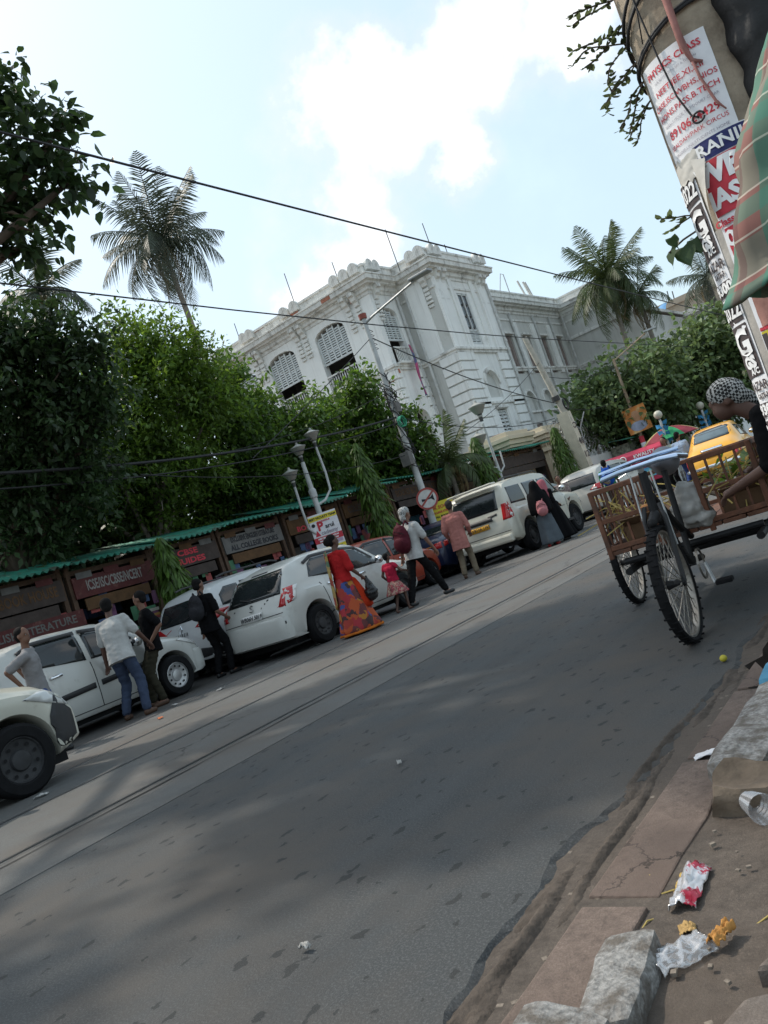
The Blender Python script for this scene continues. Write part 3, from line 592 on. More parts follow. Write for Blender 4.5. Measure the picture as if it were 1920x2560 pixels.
# ------------------------------------------------------------------ trees, palms, vine
bark = mat('bark', (.10, .075, .055), .95, var=.3, vs=6, bump=.8, bs=20)
bark_pale = mat('pale_bark', (.22, .19, .16), .95, var=.3, vs=6, bump=.6, bs=20)
leaf_dark = mat('dark_leaf', (.036, .068, .024), .45, var=.3, vs=2, transl=.30, island=.45)
leaf_mid = mat('green_leaf', (.075, .14, .028), .5, var=.3, vs=1.2, transl=.42, island=.5)
leaf_lite = mat('light_leaf', (.105, .178, .034), .5, var=.3, vs=1.2, transl=.45, island=.45)
leaf_right = mat('dull_leaf', (.105, .155, .062), .5, var=.35, vs=.8, transl=.35, island=.5)
def leaves(rng, centers, size, asp, droop, count_fn, spray=9):
    """returns vertices/faces of many folded leaves gathered in sprays inside ellipsoid clusters"""
    V = []; F = []
    for (x, y, z, r) in centers:
        nsp = int(count_fn(r)/spray)
        d = rng.normal(size=(nsp, 3)); d /= np.linalg.norm(d, axis=1)[:, None]
        rr = r*np.power(rng.random(nsp), .42)*(.86+.36*np.sin(d[:, 0]*4+d[:, 1]*5+x*3)*np.cos(d[:, 2]*5+y*3)+.16*np.sin(d[:, 0]*11+d[:, 2]*9+z*2))
        P = d*rr[:, None]*np.array([1, 1, .86])+np.array([x, y, z])
        tw = d+rng.normal(size=(nsp, 3))*.7+np.array([0, 0, .25]); tw /= np.linalg.norm(tw, axis=1)[:, None]
        for k in range(spray):
            t = (k/spray-.3)*size*4.2
            base = P+tw*t+rng.normal(size=(nsp, 3))*size*.35
            dirv = tw*.55+rng.normal(size=(nsp, 3))*.75+np.array([0, 0, -droop]); dirv /= np.linalg.norm(dirv, axis=1)[:, None]
            side = np.cross(dirv, rng.normal(size=(nsp, 3))*.55+np.array([0, 0, 1.])); side /= np.linalg.norm(side, axis=1)[:, None]+1e-6
            nrm = np.cross(side, dirv); s = size*(.65+.7*rng.random((nsp, 1)))
            a = base; tip = base+dirv*s-np.array([0, 0, .15])*s*droop; m = base+dirv*s*.45
            l = m+side*s*asp+nrm*s*.09; q = m-side*s*asp+nrm*s*.09
            o = sum(len(v) for v in V)
            if size >= .16:                                        # larger leaves get a rounder outline
                up_ = nrm*s*.08; V.append(np.stack([a, base+dirv*s*.22+side*s*asp*.8+up_, base+dirv*s*.60+side*s*asp*.85+up_, tip, base+dirv*s*.60-side*s*asp*.85+up_, base+dirv*s*.22-side*s*asp*.8+up_], 1).reshape(-1, 3)); nvx = 6
            else: V.append(np.stack([a, l, tip, q], 1).reshape(-1, 3)); nvx = 4
            i = o+np.arange(nsp)*nvx; F.append(np.stack([i+k_ for k_ in range(nvx)], 1))
    return np.concatenate(V), np.concatenate(F)
def fast_mesh(name, V, F):
    me = bpy.data.meshes.new(name); nf = len(F); k = F.shape[1]
    me.vertices.add(len(V)); me.vertices.foreach_set('co', V.astype(np.float32).ravel()); me.loops.add(nf*k); me.loops.foreach_set('vertex_index', F.astype(np.int32).ravel())
    me.polygons.add(nf); me.polygons.foreach_set('loop_start', np.arange(0, nf*k, k, dtype=np.int32)); me.update(calc_edges=True); return me
def tree(name, label, base, clusters, size, dens, m, seed, asp=.26, droop=.4, trunk_r=.16, bm=bark, group=None, fork=None):
    rng = np.random.default_rng(seed); rr = random.Random(seed)
    t = thing(name, label, 'tree', base, 0, group); B = Vector(base)
    C = [(x-B.x, y-B.y, z-B.z, r) for x, y, z, r in clusters]
    zmin = min(c[2]-c[3]*.5 for c in C); fz = fork or max(1.0, zmin*.75)
    cxm = sum(c[0] for c in C)/len(C); cym = sum(c[1] for c in C)/len(C)
    top = Vector((cxm*.45, cym*.45, fz)); mb = MB(); mb.tube([(0, 0, -.1), (top.x*.3+.05, top.y*.3, fz*.35), (top.x*.7-.04, top.y*.7, fz*.7), top], [trunk_r*1.25, trunk_r, trunk_r*.9, trunk_r*.8], 9)
    mb.build('trunk', bm, t, smooth=2); lb = MB()
    for (x, y, z, r) in C:
        e = Vector((x, y, z)); mid = top.lerp(e, .5)+Vector((rr.uniform(-.3, .3), rr.uniform(-.3, .3), .1*r)); lb.tube([top*.97, top.lerp(mid, .5), mid, e], [trunk_r*.55, trunk_r*.42, trunk_r*.3, trunk_r*.14], 6)
        for k in range(5):
            d = Vector((rr.uniform(-1, 1), rr.uniform(-1, 1), rr.uniform(-.5, 1))).normalized(); s0 = mid.lerp(e, rr.random()); lb.tube([s0, s0+d*r*.5+Vector((0, 0, .05)), s0+d*r*.95], [trunk_r*.16, trunk_r*.1, .006], 5)
    lb.build('branches', bm, t, smooth=2)
    V, F = leaves(rng, C, size, asp, droop, lambda r: dens*1.35*PI*r*r/(asp*size*size))
    o = obj('crown', fast_mesh('crown', V, F), m, t); return t
tree('broadleaf_tree', 'tall dark broad-leaved tree hanging over the left edge of the street', (-12.6, 4.2, 0),
     [(-8.75, 6.8, 8.5, .48), (-8.6, 6.95, 7.5, .50), (-9.05, 6.65, 7.05, .52), (-8.25, 7.2, 7.85, .20), (-9.1, 6.65, 6.5, .30), (-8.4, 7.15, 7.1, .30), (-9.9, 6.0, 8.6, .8), (-10.2, 5.8, 7.4, .8), (-10.4, 5.4, 9.5, 1.1), (-11.5, 4.5, 8.0, 1.2), (-8.9, 4.4, 9.4, 1.2), (-8.0, 2.6, 8.6, 1.1), (-10.5, 3., 8.8, 1.2), (-7.0, 3.7, 7.6, .8), (-7.3, 4.4, 8.9, .8), (-7.9, 2.0, 7.6, .7), (-9.0, .2, 7.6, .9)],  # crown clusters out of view on the left are added to shade cart and road
     .17, 3.3, leaf_dark, 3, asp=.30, droop=.55, trunk_r=.26, fork=5.2)
tree('broadleaf_tree', 'dense dark shade tree behind the leftmost bookstalls', (-15.40, 8.14, 0.10),
     [(-13.20, 9.02, 7.10, 0.86), (-12.54, 9.57, 6.50, 0.79), (-13.31, 9.02, 5.84, 1.21), (-14.19, 8.58, 4.85, 1.21), (-12.65, 9.68, 5.40, 0.72), (-13.42, 9.35, 4.41, 0.88), (-14.52, 8.69, 3.75, 0.88), (-14.19, 8.36, 7.05, 1.43), (-14.96, 9.90, 5.84, 1.21), (-14.96, 10.12, 4.41, 0.99), (-15.84, 6.93, 6.06, 1.54)],
     .15, 3.6, leaf_dark, 5, trunk_r=.22, fork=2.9)
tree('feathery_tree', 'feathery light green tree rising behind the middle bookstalls', (-16.69, 12.63, 0.10),
     [(-15.41, 13.48, 7.79, 1.11), (-14.71, 14.12, 7.26, 1.01), (-15.52, 13.48, 6.46, 1.53), (-16.59, 12.84, 5.49, 1.41), (-15.62, 13.59, 4.96, 1.41), (-17.23, 12.41, 4.21, 1.18), (-16.26, 13.27, 3.89, 0.94), (-14.55, 14.55, 6.03, 0.82), (-16.69, 12.20, 6.99, 1.18)],
     .15, 3.1, leaf_lite, 8, asp=.22, droop=.25, trunk_r=.15, bm=bark_pale, fork=2.6)
tree('feathery_tree', 'green tree with drooping sprays left of the white building', (-16.80, 15.94, 0.10),
     [(-15.62, 16.05, 7.04, 0.93), (-15.73, 16.05, 6.03, 1.26), (-15.52, 16.26, 5.17, 1.20), (-16.05, 15.94, 4.32, 1.32), (-16.59, 15.62, 3.78, 1.08), (-16.16, 15.73, 6.56, 0.96), (-15.52, 16.48, 4.00, 0.96), (-17.55, 15.19, 5.28, 1.32)],
     .15, 3.1, leaf_mid, 13, asp=.23, droop=.5, trunk_r=.14, bm=bark_pale, fork=2.6)
tree('leafy_tree', 'leafy tree with one spray crossing the shuttered window', (-16.69, 18.08, 0.10),
     [(-16.05, 17.76, 6.51, 0.64), (-15.89, 17.98, 5.17, 1.05), (-15.14, 18.51, 5.39, 1.13), (-15.41, 18.51, 4.21, 1.28), (-16.16, 17.87, 4.21, 1.22), (-16.05, 18.08, 3.57, 0.90), (-16.26, 17.66, 5.81, 0.64)],
     .16, 3.0, leaf_mid, 21, asp=.25, droop=.6, trunk_r=.11, bm=bark_pale, fork=2.5)
tree('leafy_tree', 'round leafy tree directly in front of the building corner', (-16.42, 20.74, 0.10),
     [(-15.23, 20.74, 5.75, 1.06), (-14.63, 21.06, 6.34, 0.65), (-14.58, 21.28, 4.99, 1.17), (-15.44, 20.63, 4.45, 1.43), (-14.80, 21.28, 4.02, 1.30), (-15.66, 20.52, 3.70, 1.04), (-14.15, 21.82, 4.13, 0.97), (-14.47, 22.03, 3.48, 0.71), (-15.01, 21.49, 3.48, 0.78)],
     .17, 3.0, leaf_mid, 34, asp=.27, droop=.5, trunk_r=.12, bm=bark_pale, fork=2.5)
tree('shade_tree', 'broad dull green tree right of the wire coils', (-13.2, 36.4, .1),
     [(-13, 34.9, 4.4, 1.38), (-11.8, 35.8, 4.7, 1.92), (-12.5, 35.4, 3.4, 1.56), (-11.4, 36.4, 3, 1.92), (-10.5, 36.9, 4.3, 1.92), (-13.6, 34.6, 3.6, 1.02), (-13.2, 36.5, 4.5, 1.68)],
     .26, 2.6, leaf_right, 41, asp=.3, droop=.4, trunk_r=.2, fork=2.4)
tree('shade_tree', 'tall dull green tree behind the yellow taxi', (-11.0, 41.2, .1),
     [(-9.6, 39.9, 5, 2.28), (-8.4, 40.7, 5.8, 1.68), (-10.3, 39.8, 3.4, 2.28), (-8.5, 40.7, 3.9, 1.92), (-9.1, 40.6, 2.8, 1.68), (-10.7, 39.2, 5.6, 1.26), (-7.2, 41.5, 4.5, 1.80), (-9, 43.5, 5.6, 2.16), (-6, 44, 5.2, 2.16)],
     .28, 2.6, leaf_right, 44, asp=.3, droop=.4, trunk_r=.24, fork=2.4)
for i, (x, y, z, r, lab) in enumerate([(-17.5, 9.5, 5.0, 1.9, 'dark background tree at the far left behind the stalls'), (-18.5, 13.5, 4.6, 2.0, 'dark background tree behind the feathery tree'), (-18.6, 17.8, 4.0, 1.7, 'dark low tree between the stalls and the white facade')]):
    tree('background_tree', lab, (x, y, .1), [(x, y, z, r), (x+.8, y-1.2, z-1.2, r*.8), (x-.6, y+1.3, z-1.0, r*.8), (x+.5, y+.8, z-2.0, r*.7)], .26, 2.6, leaf_dark, 60+i, trunk_r=.15, fork=1.6)
# columnar drooping ashoka trees
ash_m = mat('ashoka_leaf', (.085, .15, .030), .45, var=.3, vs=1.5, transl=.4, island=.4)
def ashoka(base, h, r, lab, seed, z0=.5):
    rng = np.random.default_rng(seed); t = thing('columnar_tree', lab, 'tree', base, 0, 'drooping columnar trees by the stalls')
    MB().tube([(0, 0, -.1), (.02, .01, h*.5), (0, 0, h*.93)], [.05, .04, .015], 6).build('trunk', bark_pale, t)
    n = int(1500*h/3); V = []; z = z0+(h-z0)*np.power(rng.random(n), .85); k = (z-z0)/(h-z0)
    rad_ = r*np.clip(np.minimum((1-k)*1.7+.12, .75+.5*k*0), 0, 1)*(.35+.65*rng.random(n)); a = rng.random(n)*2*PI
    P = np.stack([rad_*np.cos(a), rad_*np.sin(a), z], 1)
    d = np.stack([np.cos(a)*.35, np.sin(a)*.35, -np.ones(n)], 1)+rng.normal(size=(n, 3))*.22; d /= np.linalg.norm(d, axis=1)[:, None]
    s_ = np.stack([-np.sin(a), np.cos(a), np.zeros(n)], 1)+rng.normal(size=(n, 3))*.3; L = (.20+.14*rng.random((n, 1)))
    m_ = P+d*L*.5; V = np.stack([P, m_+s_*.024, P+d*L, m_-s_*.024], 1).reshape(-1, 3); i = np.arange(n)*4
    obj('crown', fast_mesh('crown', V, np.stack([i, i+1, i+2, i+3], 1)), ash_m, t)
ashoka((-13.2, 10.6, .1), 2.75, .46, 'short drooping ashoka tree behind the white people carrier', 1, .35); ashoka((-13.2, 17.8, .1), 4.1, .52, 'tall drooping ashoka tree between the lamp standard and the round sign', 2, .7)
ashoka((-13.2, 24.1, .1), 3.75, .55, 'yellowish green ashoka tree above the parked white SUV', 3, .9); ashoka((-13.2, 30.5, .1), 3.65, .6, 'narrow ashoka tree against the gate pillar', 4, .6)
# coconut palms: every frond is its own part
palm_m = mat('palm_frond', (.060, .085, .030), .5, var=.3, vs=2, transl=.25, island=.3); palm_dry = mat('dry_frond', (.20, .15, .07), .7, var=.3, transl=.2); palm_sil = mat('grey_palm_frond', (.055, .07, .045), .5, var=.3, transl=.2)
def frond_mesh(L, droop, seed, wd=.88):
    rr = random.Random(seed); b = MB(); n = 40
    def rp(t): return Vector((L*t*(1-.22*droop*t*t), 0, L*(.42*t-droop*1.05*t*t)))
    b.tube([rp(i/12) for i in range(13)], [.035*(1-.85*i/12) for i in range(13)], 5)
    for i in range(2, n+1):
        t = i/n; p = rp(t); d = (rp(min(1, t+.03))-rp(t-.03)).normalized(); ln = wd*L*.34*(math.sin(PI*min(1, t*.86+.12))**.7)*rr.uniform(.8, 1.1)
        for s_ in (-1, 1):
            if rr.random() < .06: continue
            o = (Vector((0, s_, 0))*.8+d*.62+Vector((0, 0, -.42-.35*droop))+Vector((rr.uniform(-.1, .1), 0, rr.uniform(-.12, .12)))).normalized(); w = .034*L/3.2+.012
            e = p+o*ln+Vector((0, 0, -.32*ln)); mdp = p+o*ln*.55-Vector((0, 0, .05*ln))
            b.add([p-d*w*.5, p+d*w*.5, mdp+d*w*.6, e, mdp-d*w*.6], [(0, 1, 2, 4), (4, 2, 3)])
    me = bpy.data.meshes.new('frond'); me.from_pydata(b.v, [], b.f); me.update(); return me
def palm(lab, base, crown, L, nfr, m, seed, r=.16, dry=3, name='coconut_palm'):
    rr = random.Random(seed); t = thing(name, lab, 'palm tree', base, 0); B = Vector(base); c = Vector(crown)-B
    pts = [Vector((c.x*(k/10)**1.6, c.y*(k/10)**1.6, c.z*k/10)) for k in range(11)]
    tr = MB(); tr.tube(pts, [r*1.3]+[r*(1-.045*k) for k in range(10)], 9); tr.build('trunk', bark_pale, t, smooth=2)
    v = [frond_mesh(L, d, seed*10+i) for i, d in enumerate((.12, .38, .68, .95))]
    for me in v: me.materials.append(m)
    for k in range(nfr):
        el = k/nfr; i = min(3, int(el*4)); az = k*2.399+rr.uniform(-.25, .25)
        o = bpy.data.objects.new('frond', v[i]); col.objects.link(o); o.parent = t; o.location = c
        o.rotation_euler = (rr.uniform(-.2, .2), -rad(50-98*el+rr.uniform(-9, 9)), az); s_ = rr.uniform(.85, 1.1); o.scale = (s_, s_, s_)
    dm = frond_mesh(L*.8, 1.1, seed*10+9, .35); dm.materials.append(palm_dry)
    for k in range(dry):
        o = bpy.data.objects.new('dead_frond', dm); col.objects.link(o); o.parent = t; o.location = c-Vector((0, 0, .15)); o.rotation_euler = (rr.uniform(-.3, .3), rad(48+rr.uniform(-8, 14)), rr.uniform(0, 6.28))
    nb = MB()
    for k in range(7): a = k*.9; nb.ell((c.x+.2*math.cos(a), c.y+.2*math.sin(a), c.z-.28-.08*(k % 2)), (.11, .11, .14), 8, 6)
    stuff(nb.build('coconuts', mat('coconut_husk', (.12, .10, .04), .8), t, smooth=2))
palm('tall coconut palm against the sky left of the white building', (-26.2, 27, 0), (-26.95, 27, 18.3), 3.6, 34, palm_sil, 4, .19, 4)
palm('coconut palm with drooping fronds right of the white building', (-15.6, 50, 0), (-15.15, 50, 12.6), 3.5, 34, palm_m, 6, .2, 7)
palm('second coconut palm trunk half hidden behind the right-hand palm', (-14.3, 51.6, 0), (-14.25, 51.6, 11.2), 2.6, 14, palm_m, 7, .2, 8)
palm('small palm peeping over the trees at far left', (-19.6, 14.2, 0), (-19.3, 14.2, 11.2), 1.9, 12, palm_sil, 9, .13, 0)
palm('low palm with spiky fronds beside the lamp in front of the tower', (-13.6, 22.6, .1), (-13.5, 22.6, 3.2), 1.7, 16, palm_m, 11, .11, 2, 'garden_palm')
palm('palm top behind the poster pole', (-12.4, 62, 0), (-12.3, 62, 12.3), 3.0, 16, palm_sil, 12, .2, 2)
# ------------------------------------------------------------------ bookstalls
stall_wood = mat('stall_board', (.05, .036, .028), .9, var=.35, vs=5, bump=.3, bs=25)
stall_dark = mat('stall_interior', (.05, .042, .036), .95, var=.3)
sign_red = mat('sign_red', (.085, .016, .015), .7, var=.2, vs=8, c2=(.15, .06, .05), c2t=(.55, .7), c2s=6)
sign_tan = mat('sign_ochre', (.10, .05, .02), .8, var=.3, vs=6)
sign_dark = mat('sign_dark_board', (.055, .04, .034), .8, var=.3, vs=6)
sign_grey = mat('sign_faded_white', (.14, .134, .127), .8, var=.2, vs=7)  # faded white, darkened further to carry the shade under roofs and trees
tube_lit = mat('lit_tube', (.9, .97, 1), .5, var=0, emit=1.6)
BOOKC = [mat('book_cover_%d' % i, tuple(q*.5+.02 for q in c), .7, var=.25) for i, c in enumerate([(.5, .07, .06), (.55, .5, .42), (.07, .15, .35), (.6, .32, .05), (.08, .3, .14), (.62, .6, .58), (.25, .07, .2), (.1, .3, .42)])]
rb = random.Random(5)
def corr(x0, x1, y0, y1, z0, z1, m, parent, wave=.15, amp=.028, sagf=0):
    b = MB(); ny = int((y1-y0)/wave*6)
    b.grid(lambda u, v: (x0+(x1-x0)*v, y0+(y1-y0)*u, z0+(z1-z0)*v+amp*math.sin((y1-y0)*u/wave*2*PI)+sagf*math.sin(u*PI)*(1-v)+.03*noise.noise((x0+v*2, (y0+(y1-y0)*u)*1.3, 1))), ny, 3)
    o = b.build('roof_sheet', m, parent, smooth=2); o.modifiers.new('thick', 'SOLIDIFY').thickness = .006; return o
STALLS = [ # y0, y1, eave z, sign material, lines, ink, label
    (3.84, 6.62, 2.73, sign_dark, ['BOOKS'], sign_tan, 'dim bookstall at the far left with a red board'),
    (6.67, 8.75, 2.77, sign_dark, ['HOLY BOOK HOUSE'], sign_tan, 'dark bookstall named holy book house at far left'),
    (8.80, 10.78, 2.73, sign_red, ['ICSE/ISC/CBSE/NCERT'], ink_faded, 'bookstall with a red and white examination board sign'),
    (10.83, 12.70, 2.81, sign_dark, ['CBSE', 'GUIDES'], ink_red, 'narrow bookstall hidden behind the short ashoka tree'),
    (12.75, 14.83, 2.83, sign_grey, ['EXCLUSIVE ENGLISH LITERATURE', 'ALL COLLEGE BOOKS'], ink_black, 'bookstall with a faded exclusive English literature sign'),
    (14.88, 17.07, 2.88, sign_tan, ['100/-', 'BOOK STALL'], ink_red, 'bookstall with a lit tube lamp and dotted panels'),
    (17.13, 19.53, 2.96, sign_tan, ['COLLEGE TEXT BOOKS'], ink_brown, 'bookstall with an ochre board behind the tall ashoka tree'),
    (19.63, 22.62, 3.07, sign_dark, ['BOOKS BOUGHT & SOLD'], sign_tan, 'bookstall behind the round no-horn sign'),
    (22.73, 26.03, 3.13, sign_dark, ['BOOK CENTRE'], sign_tan, 'brick fronted bookstall behind the white SUV'),
    (26.14, 30.52, 3.26, sign_dark, [], ink_white, 'long shuttered stall beside the gate pillar')]
for si, (y0, y1, ez, sm, lines, ink, lab) in enumerate(STALLS):
    st = thing('book_stall', lab, 'stall', (-14.05, (y0+y1)/2, .12), 0, 'row of bookstalls under green roofs'); h = (y1-y0)/2; e = ez-.12
    corr(.55, -1.5, -h-.05, h+.05, e, e+.38, tin_green, st, sagf=-.05 if si % 2 else .02)
    st.rotation_euler = (rb.uniform(-.012, .012), rb.uniform(-.02, .02), rb.uniform(-.015, .015))
    for yy in (-h+.06, h-.06): MB().box((.1, yy, e/2), (.09, .09, e)).build('post', wood_old, st)
    MB().box((.1, 0, e-.12), (.07, 2*h, .09)).build('beam', wood_old, st)
    MB().box((-1.35, 0, e/2), (.06, 2*h, e)).build('back_wall', stall_dark, st)
    for yy in (-h+.02, h-.02): MB().box((-.65, yy, e/2), (1.4, .03, e)).build('side_wall', stall_dark, st)
    MB().box((-.1, 0, .42), (.7, 2*h-.25, .78)).build('counter', stall_wood, st)
    for z in (1.2, 1.6): MB().box((-1.15, 0, z), (.35, 2*h-.1, .03)).build('shelf', stall_wood, st)
    sg = MB().box((.17, 0, e-.42), (.04, 2*h-.16, .40)).build('sign_board', sm, st)
    MB().box((.155, 0, e-.76), (.03, 2*h-.5, .22)).build('lower_board', sign_dark if si % 2 else sign_tan, st)
    for li, s_ in enumerate(lines):
        sz = .27 if len(lines) == 1 else .17
        tw = len(s_)*sz*.62; sx = min(1.5, (2*h-.4)/tw)
        text('lettering', s_, sz, ink, sg, frameM((.195, 0, e-.42+(.09-.19*li if len(lines) > 1 else 0)), (0, 1, 0)), off=.006, sx=sx)
    for q in range(3):                                         # worn hand-painted panels on the fascia
        MB().box((.198, -h+.35+q*(2*h-.5)/2.4, e-.2), (.012, .34, .12)).build('panel', [sign_red, sign_tan, sign_grey][(q+si) % 3], st)
    if si in (0, 4, 5, 7): MB().tube([(-.35, -.5, e-.35), (-.35, .25, e-.33)], .02, 6).build('tube_lamp', tube_lit, st)
    # rows of books on the shelves: one joined mass per shelf
    for z in (1.22, 1.62):
        b = MB(); yy = -h+.15
        while yy < h-.2: w = rb.uniform(.02, .05); hh = rb.uniform(.18, .27); b.box((-1.1, yy, z+hh/2), (.17, w*.9, hh)); yy += w
        stuff(b.build('shelved_books', BOOKC[(si+int(z*5)) % 8], st))
sb_ = thing('hanging_sign', 'hanging English literature board below the dark stall roof', 'sign', (-13.85, 7.8, 1.77)); MB().box((-.02, 0, 0), (.03, 2.3, .3)).build('board', sign_red, sb_)
text('lettering', 'ENGLISH LITERATURE', .2, sign_grey, sb_, frameM((0, 0, 0), (0, 1, 0)), off=.004)
# loose books crammed over every counter (one joined mass per cover colour and stall)
for st_o in [o for o in bpy.data.objects if o.name.startswith('book_stall')]:
    hh_ = max(abs(c.bound_box[0][1]) for c in st_o.children if c.name.startswith('counter'))
    for cm in range(4):
        b = MB()
        for k in range(int(hh_*16)):
            yy = rb.uniform(-hh_, hh_); zz = .82; n_ = rb.randint(1, 7); xx = rb.uniform(-.35, .15)
            for q in range(n_):
                th = rb.uniform(.02, .045); b.box((xx, yy, zz+th/2), (.16, .22, th*.92), rb.uniform(-.3, .3)); zz += th
        for k in range(int(hh_*5)): b.box((.12, rb.uniform(-hh_, hh_), rb.uniform(1.35, 1.9)), (.012, rb.uniform(.12, .2), rb.uniform(.2, .3)), 0)
        stuff(b.build('displayed_books', BOOKC[(cm*2+len(st_o.name)) % 8], st_o))
# stacks of books piled along the stall fronts; every stack a thing, every book a part
BK = []
for m_ in BOOKC:
    me = bpy.data.meshes.new('book'); q_ = MB().box((0, 0, 0), (.21, .28, .05)); me.from_pydata(q_.v, [], q_.f); me.materials.append(m_); BK.append(me)
for k, (y, x, n, lab) in enumerate([(7.36, -13.5, 13, 'tall book pile left of the grey-shirted man'), (7.84, -13.5, 10, 'lower book pile beside the leftmost tall pile'), (9.07, -13.5, 15, 'book pile directly behind the man in white'), (9.60, -13.5, 12, 'book pile behind the man in the black t-shirt'), (10.08, -13.5, 17, 'tallest book pile under the post of the examination sign'), (11.42, -13.5, 12, 'pale book pile right of the short ashoka tree'), (11.95, -13.5, 9, 'low book pile next to the pale pile'), (14.19, -13.5, 12, 'book pile under the literature sign'), (16.43, -13.5, 11, 'book pile under the dotted panels'), (18.35, -13.5, 10, 'book pile near the ochre board')]):
    t = thing('book_pile', lab, 'books', (x, y, .12), 0, 'book piles along the stall fronts'); z = .55
    MB().box((0, 0, .27), (.42, .42, .54)).build('crate', wood_old, t)
    for i in range(n):
        o = bpy.data.objects.new('book', BK[(i*3+k) % 8])
        col.objects.link(o); o.parent = t; o.location = (rb.uniform(-.03, .03), rb.uniform(-.04, .04), z+.025); o.rotation_euler = (0, 0, rb.uniform(-.2, .2)); s_ = rb.uniform(.7, 1.4); o.scale = (1, 1, s_); z += .05*s_
# white stepped blocks (stacked paper parcels)
t = thing('paper_parcels', 'stepped stack of white paper parcels right of the examination sign', 'parcels', (-13.42, 11.0, .12))
for i, (dy, z) in enumerate([(0, .9), (.12, 1.05), (.25, 1.2), (-.1, .75), (-.2, 1.3)]): MB().box((0, dy-.1, z+.07), (.25, .2, .15)).build('parcel', paper_w, t, bevel=.01)
# ------------------------------------------------------------------ poles, lamps, signs
lp = thing('street_lamp', 'tall grey street light pole wrapped in cables before the building corner', 'street lamp', (-13.1, 20.05, .1)); lp.scale = (1.13,)*3
MB().tube([(0, 0, 0), (0, 0, 3), (0, 0, 6.85)], [.105, .085, .06], 12).build('pole', pole_paint, lp, smooth=1)
MB().tube([(0, 0, 6.7), (.3, .0, 6.78), (1.75, .05, 7.05)], [.035, .033, .03], 8).build('arm', galv, lp, smooth=1)
MB().box((1.95, .05, 7.10), (.62, .26, .07)).build('lamp_head', mat('led_grey', (.3, .31, .31), .5, .3), lp, bevel=.02)
MB().lathe([(.0, 0), (.10, 0), (.11, .13), (0, .16)], 10, Matrix.Translation((0, 0, 6.83))).build('cap', mat('rust_cap', (.28, .08, .06), .8), lp)
b = MB(); rr = random.Random(2)
for k in range(26):
    z = rr.uniform(3.2, 5.4); a = rr.uniform(0, 6.28); r0 = rr.uniform(.08, .2); b.tube([(r0*math.cos(a+q*.9), r0*math.sin(a+q*.9), z-q*.09*rr.uniform(.5, 1.5)) for q in range(8)], .012, 4)
for k in range(5): b.tube([(.06*math.cos(q*.7), .06*math.sin(q*.7)+.12*(q % 3 == 1), 6.5-k*.12-q*.03) for q in range(9)], .009, 4)
stuff(b.build('cable_bundle', cable_m, lp)); MB().box((-.02, -.16, 3.0), (.28, .2, .36)).build('junction_box', sign_grey, lp, bevel=.01)
MB().box((.14, -.02, 4.35), (.05, .2, .26)).build('junction_box', sign_grey, lp); 
g = MB(); g.tube([(.16+.05*math.sin(k), -.1+.14*math.cos(k*.8), 3.95+.14*math.sin(k*.8)) for k in range(40)], .012, 5); g.build('green_cord_coil', mat('green_cord', (.05, .35, .2), .7), lp)
ns = thing('no_horn_sign', 'round red-rimmed no-horn sign on the light pole', 'road sign', (-12.92, 19.88, 2.21), rad(32)); ns.scale = (1.05,)*3
MB().lathe([(0, .0), (.30, 0), (.30, .015), (0, .015)], 28, Matrix.Rotation(PI/2, 4, 'X')).build('plate', mat('sign_dirty_white', (.62, .60, .57), .6, var=.15, vs=8), ns)
MB().lathe([(.25, .0), (.305, 0), (.305, .006), (.25, .006), (.25, 0)], 28, Matrix.Translation((0, -.017, 0)) @ Matrix.Rotation(PI/2, 4, 'X')).build('rim', mat('sign_rim_red', (.36, .07, .06), .6, var=.25, vs=8), ns)
MB().box((0, -.020, 0), (.5, .004, .05), 0, Matrix.Rotation(rad(-38), 4, 'Y')).build('bar', mat('sign_rim_red', (0, 0, 0)), ns)
MB().add([(-.16, -.019, -.05), (-.16, -.019, .03), (-.03, -.019, .0), (.10, -.019, .02), (.18, -.019, .09), (.18, -.019, -.11), (.10, -.019, -.03), (-.03, -.019, -.03)], [(0, 1, 2, 7), (7, 2, 3, 6), (6, 3, 4, 5)]).build('horn_symbol', ink_black, ns)
def bell_lamp(parent, p, s_=1.):
    MB().lathe([(.05, -.22), (.07, -.2), (.07, -.12), (.12, -.1), (.24, .10), (.27, .12), (.27, .14), (.18, .17), (.05, .23), (.03, .30), (0, .31)], 14, Matrix.Translation(p) @ Matrix.Diagonal((s_, s_, s_, 1))).build('lamp_shade', mat('lamp_opal', (.33, .33, .30), .4, var=.1), parent, smooth=1)
    MB().lathe([(.0, -.34), (.05, -.34), (.06, -.2), (.08, -.12), (0, -.1)], 10, Matrix.Translation(p) @ Matrix.Diagonal((s_, s_, s_, 1))).build('lamp_neck', iron, parent)
l3 = thing('ornamental_lamp', 'ornamental grey lamp post with three bell lamps on curved arms', 'street lamp', (-13.2, 15.5, .1)); l3.scale = (1.13,)*3
MB().tube([(0, 0, 0), (0, 0, 2.6), (0, 0, 3.35)], [.075, .06, .045], 10).lathe([(.06, 2.52), (.085, 2.54), (.085, 2.7), (.06, 2.74)], 10).build('pole', pole_paint, l3, smooth=1)
MB().tube([(0, 0, 2.35), (.10, .22, 2.42), (.16, .42, 2.62), (.15, .46, 3.0), (.12, .46, 3.62)], .028, 8).build('arm', pole_paint, l3, smooth=1)
MB().tube([(0, 0, 1.65), (-.05, -.22, 1.72), (-.08, -.40, 1.9), (-.08, -.42, 2.3), (-.07, -.42, 2.86)], .028, 8).build('arm', pole_paint, l3, smooth=1)
bell_lamp(l3, (0, 0, 3.60), .68); bell_lamp(l3, (.12, .46, 3.86), .68); bell_lamp(l3, (-.07, -.42, 3.09), .68)
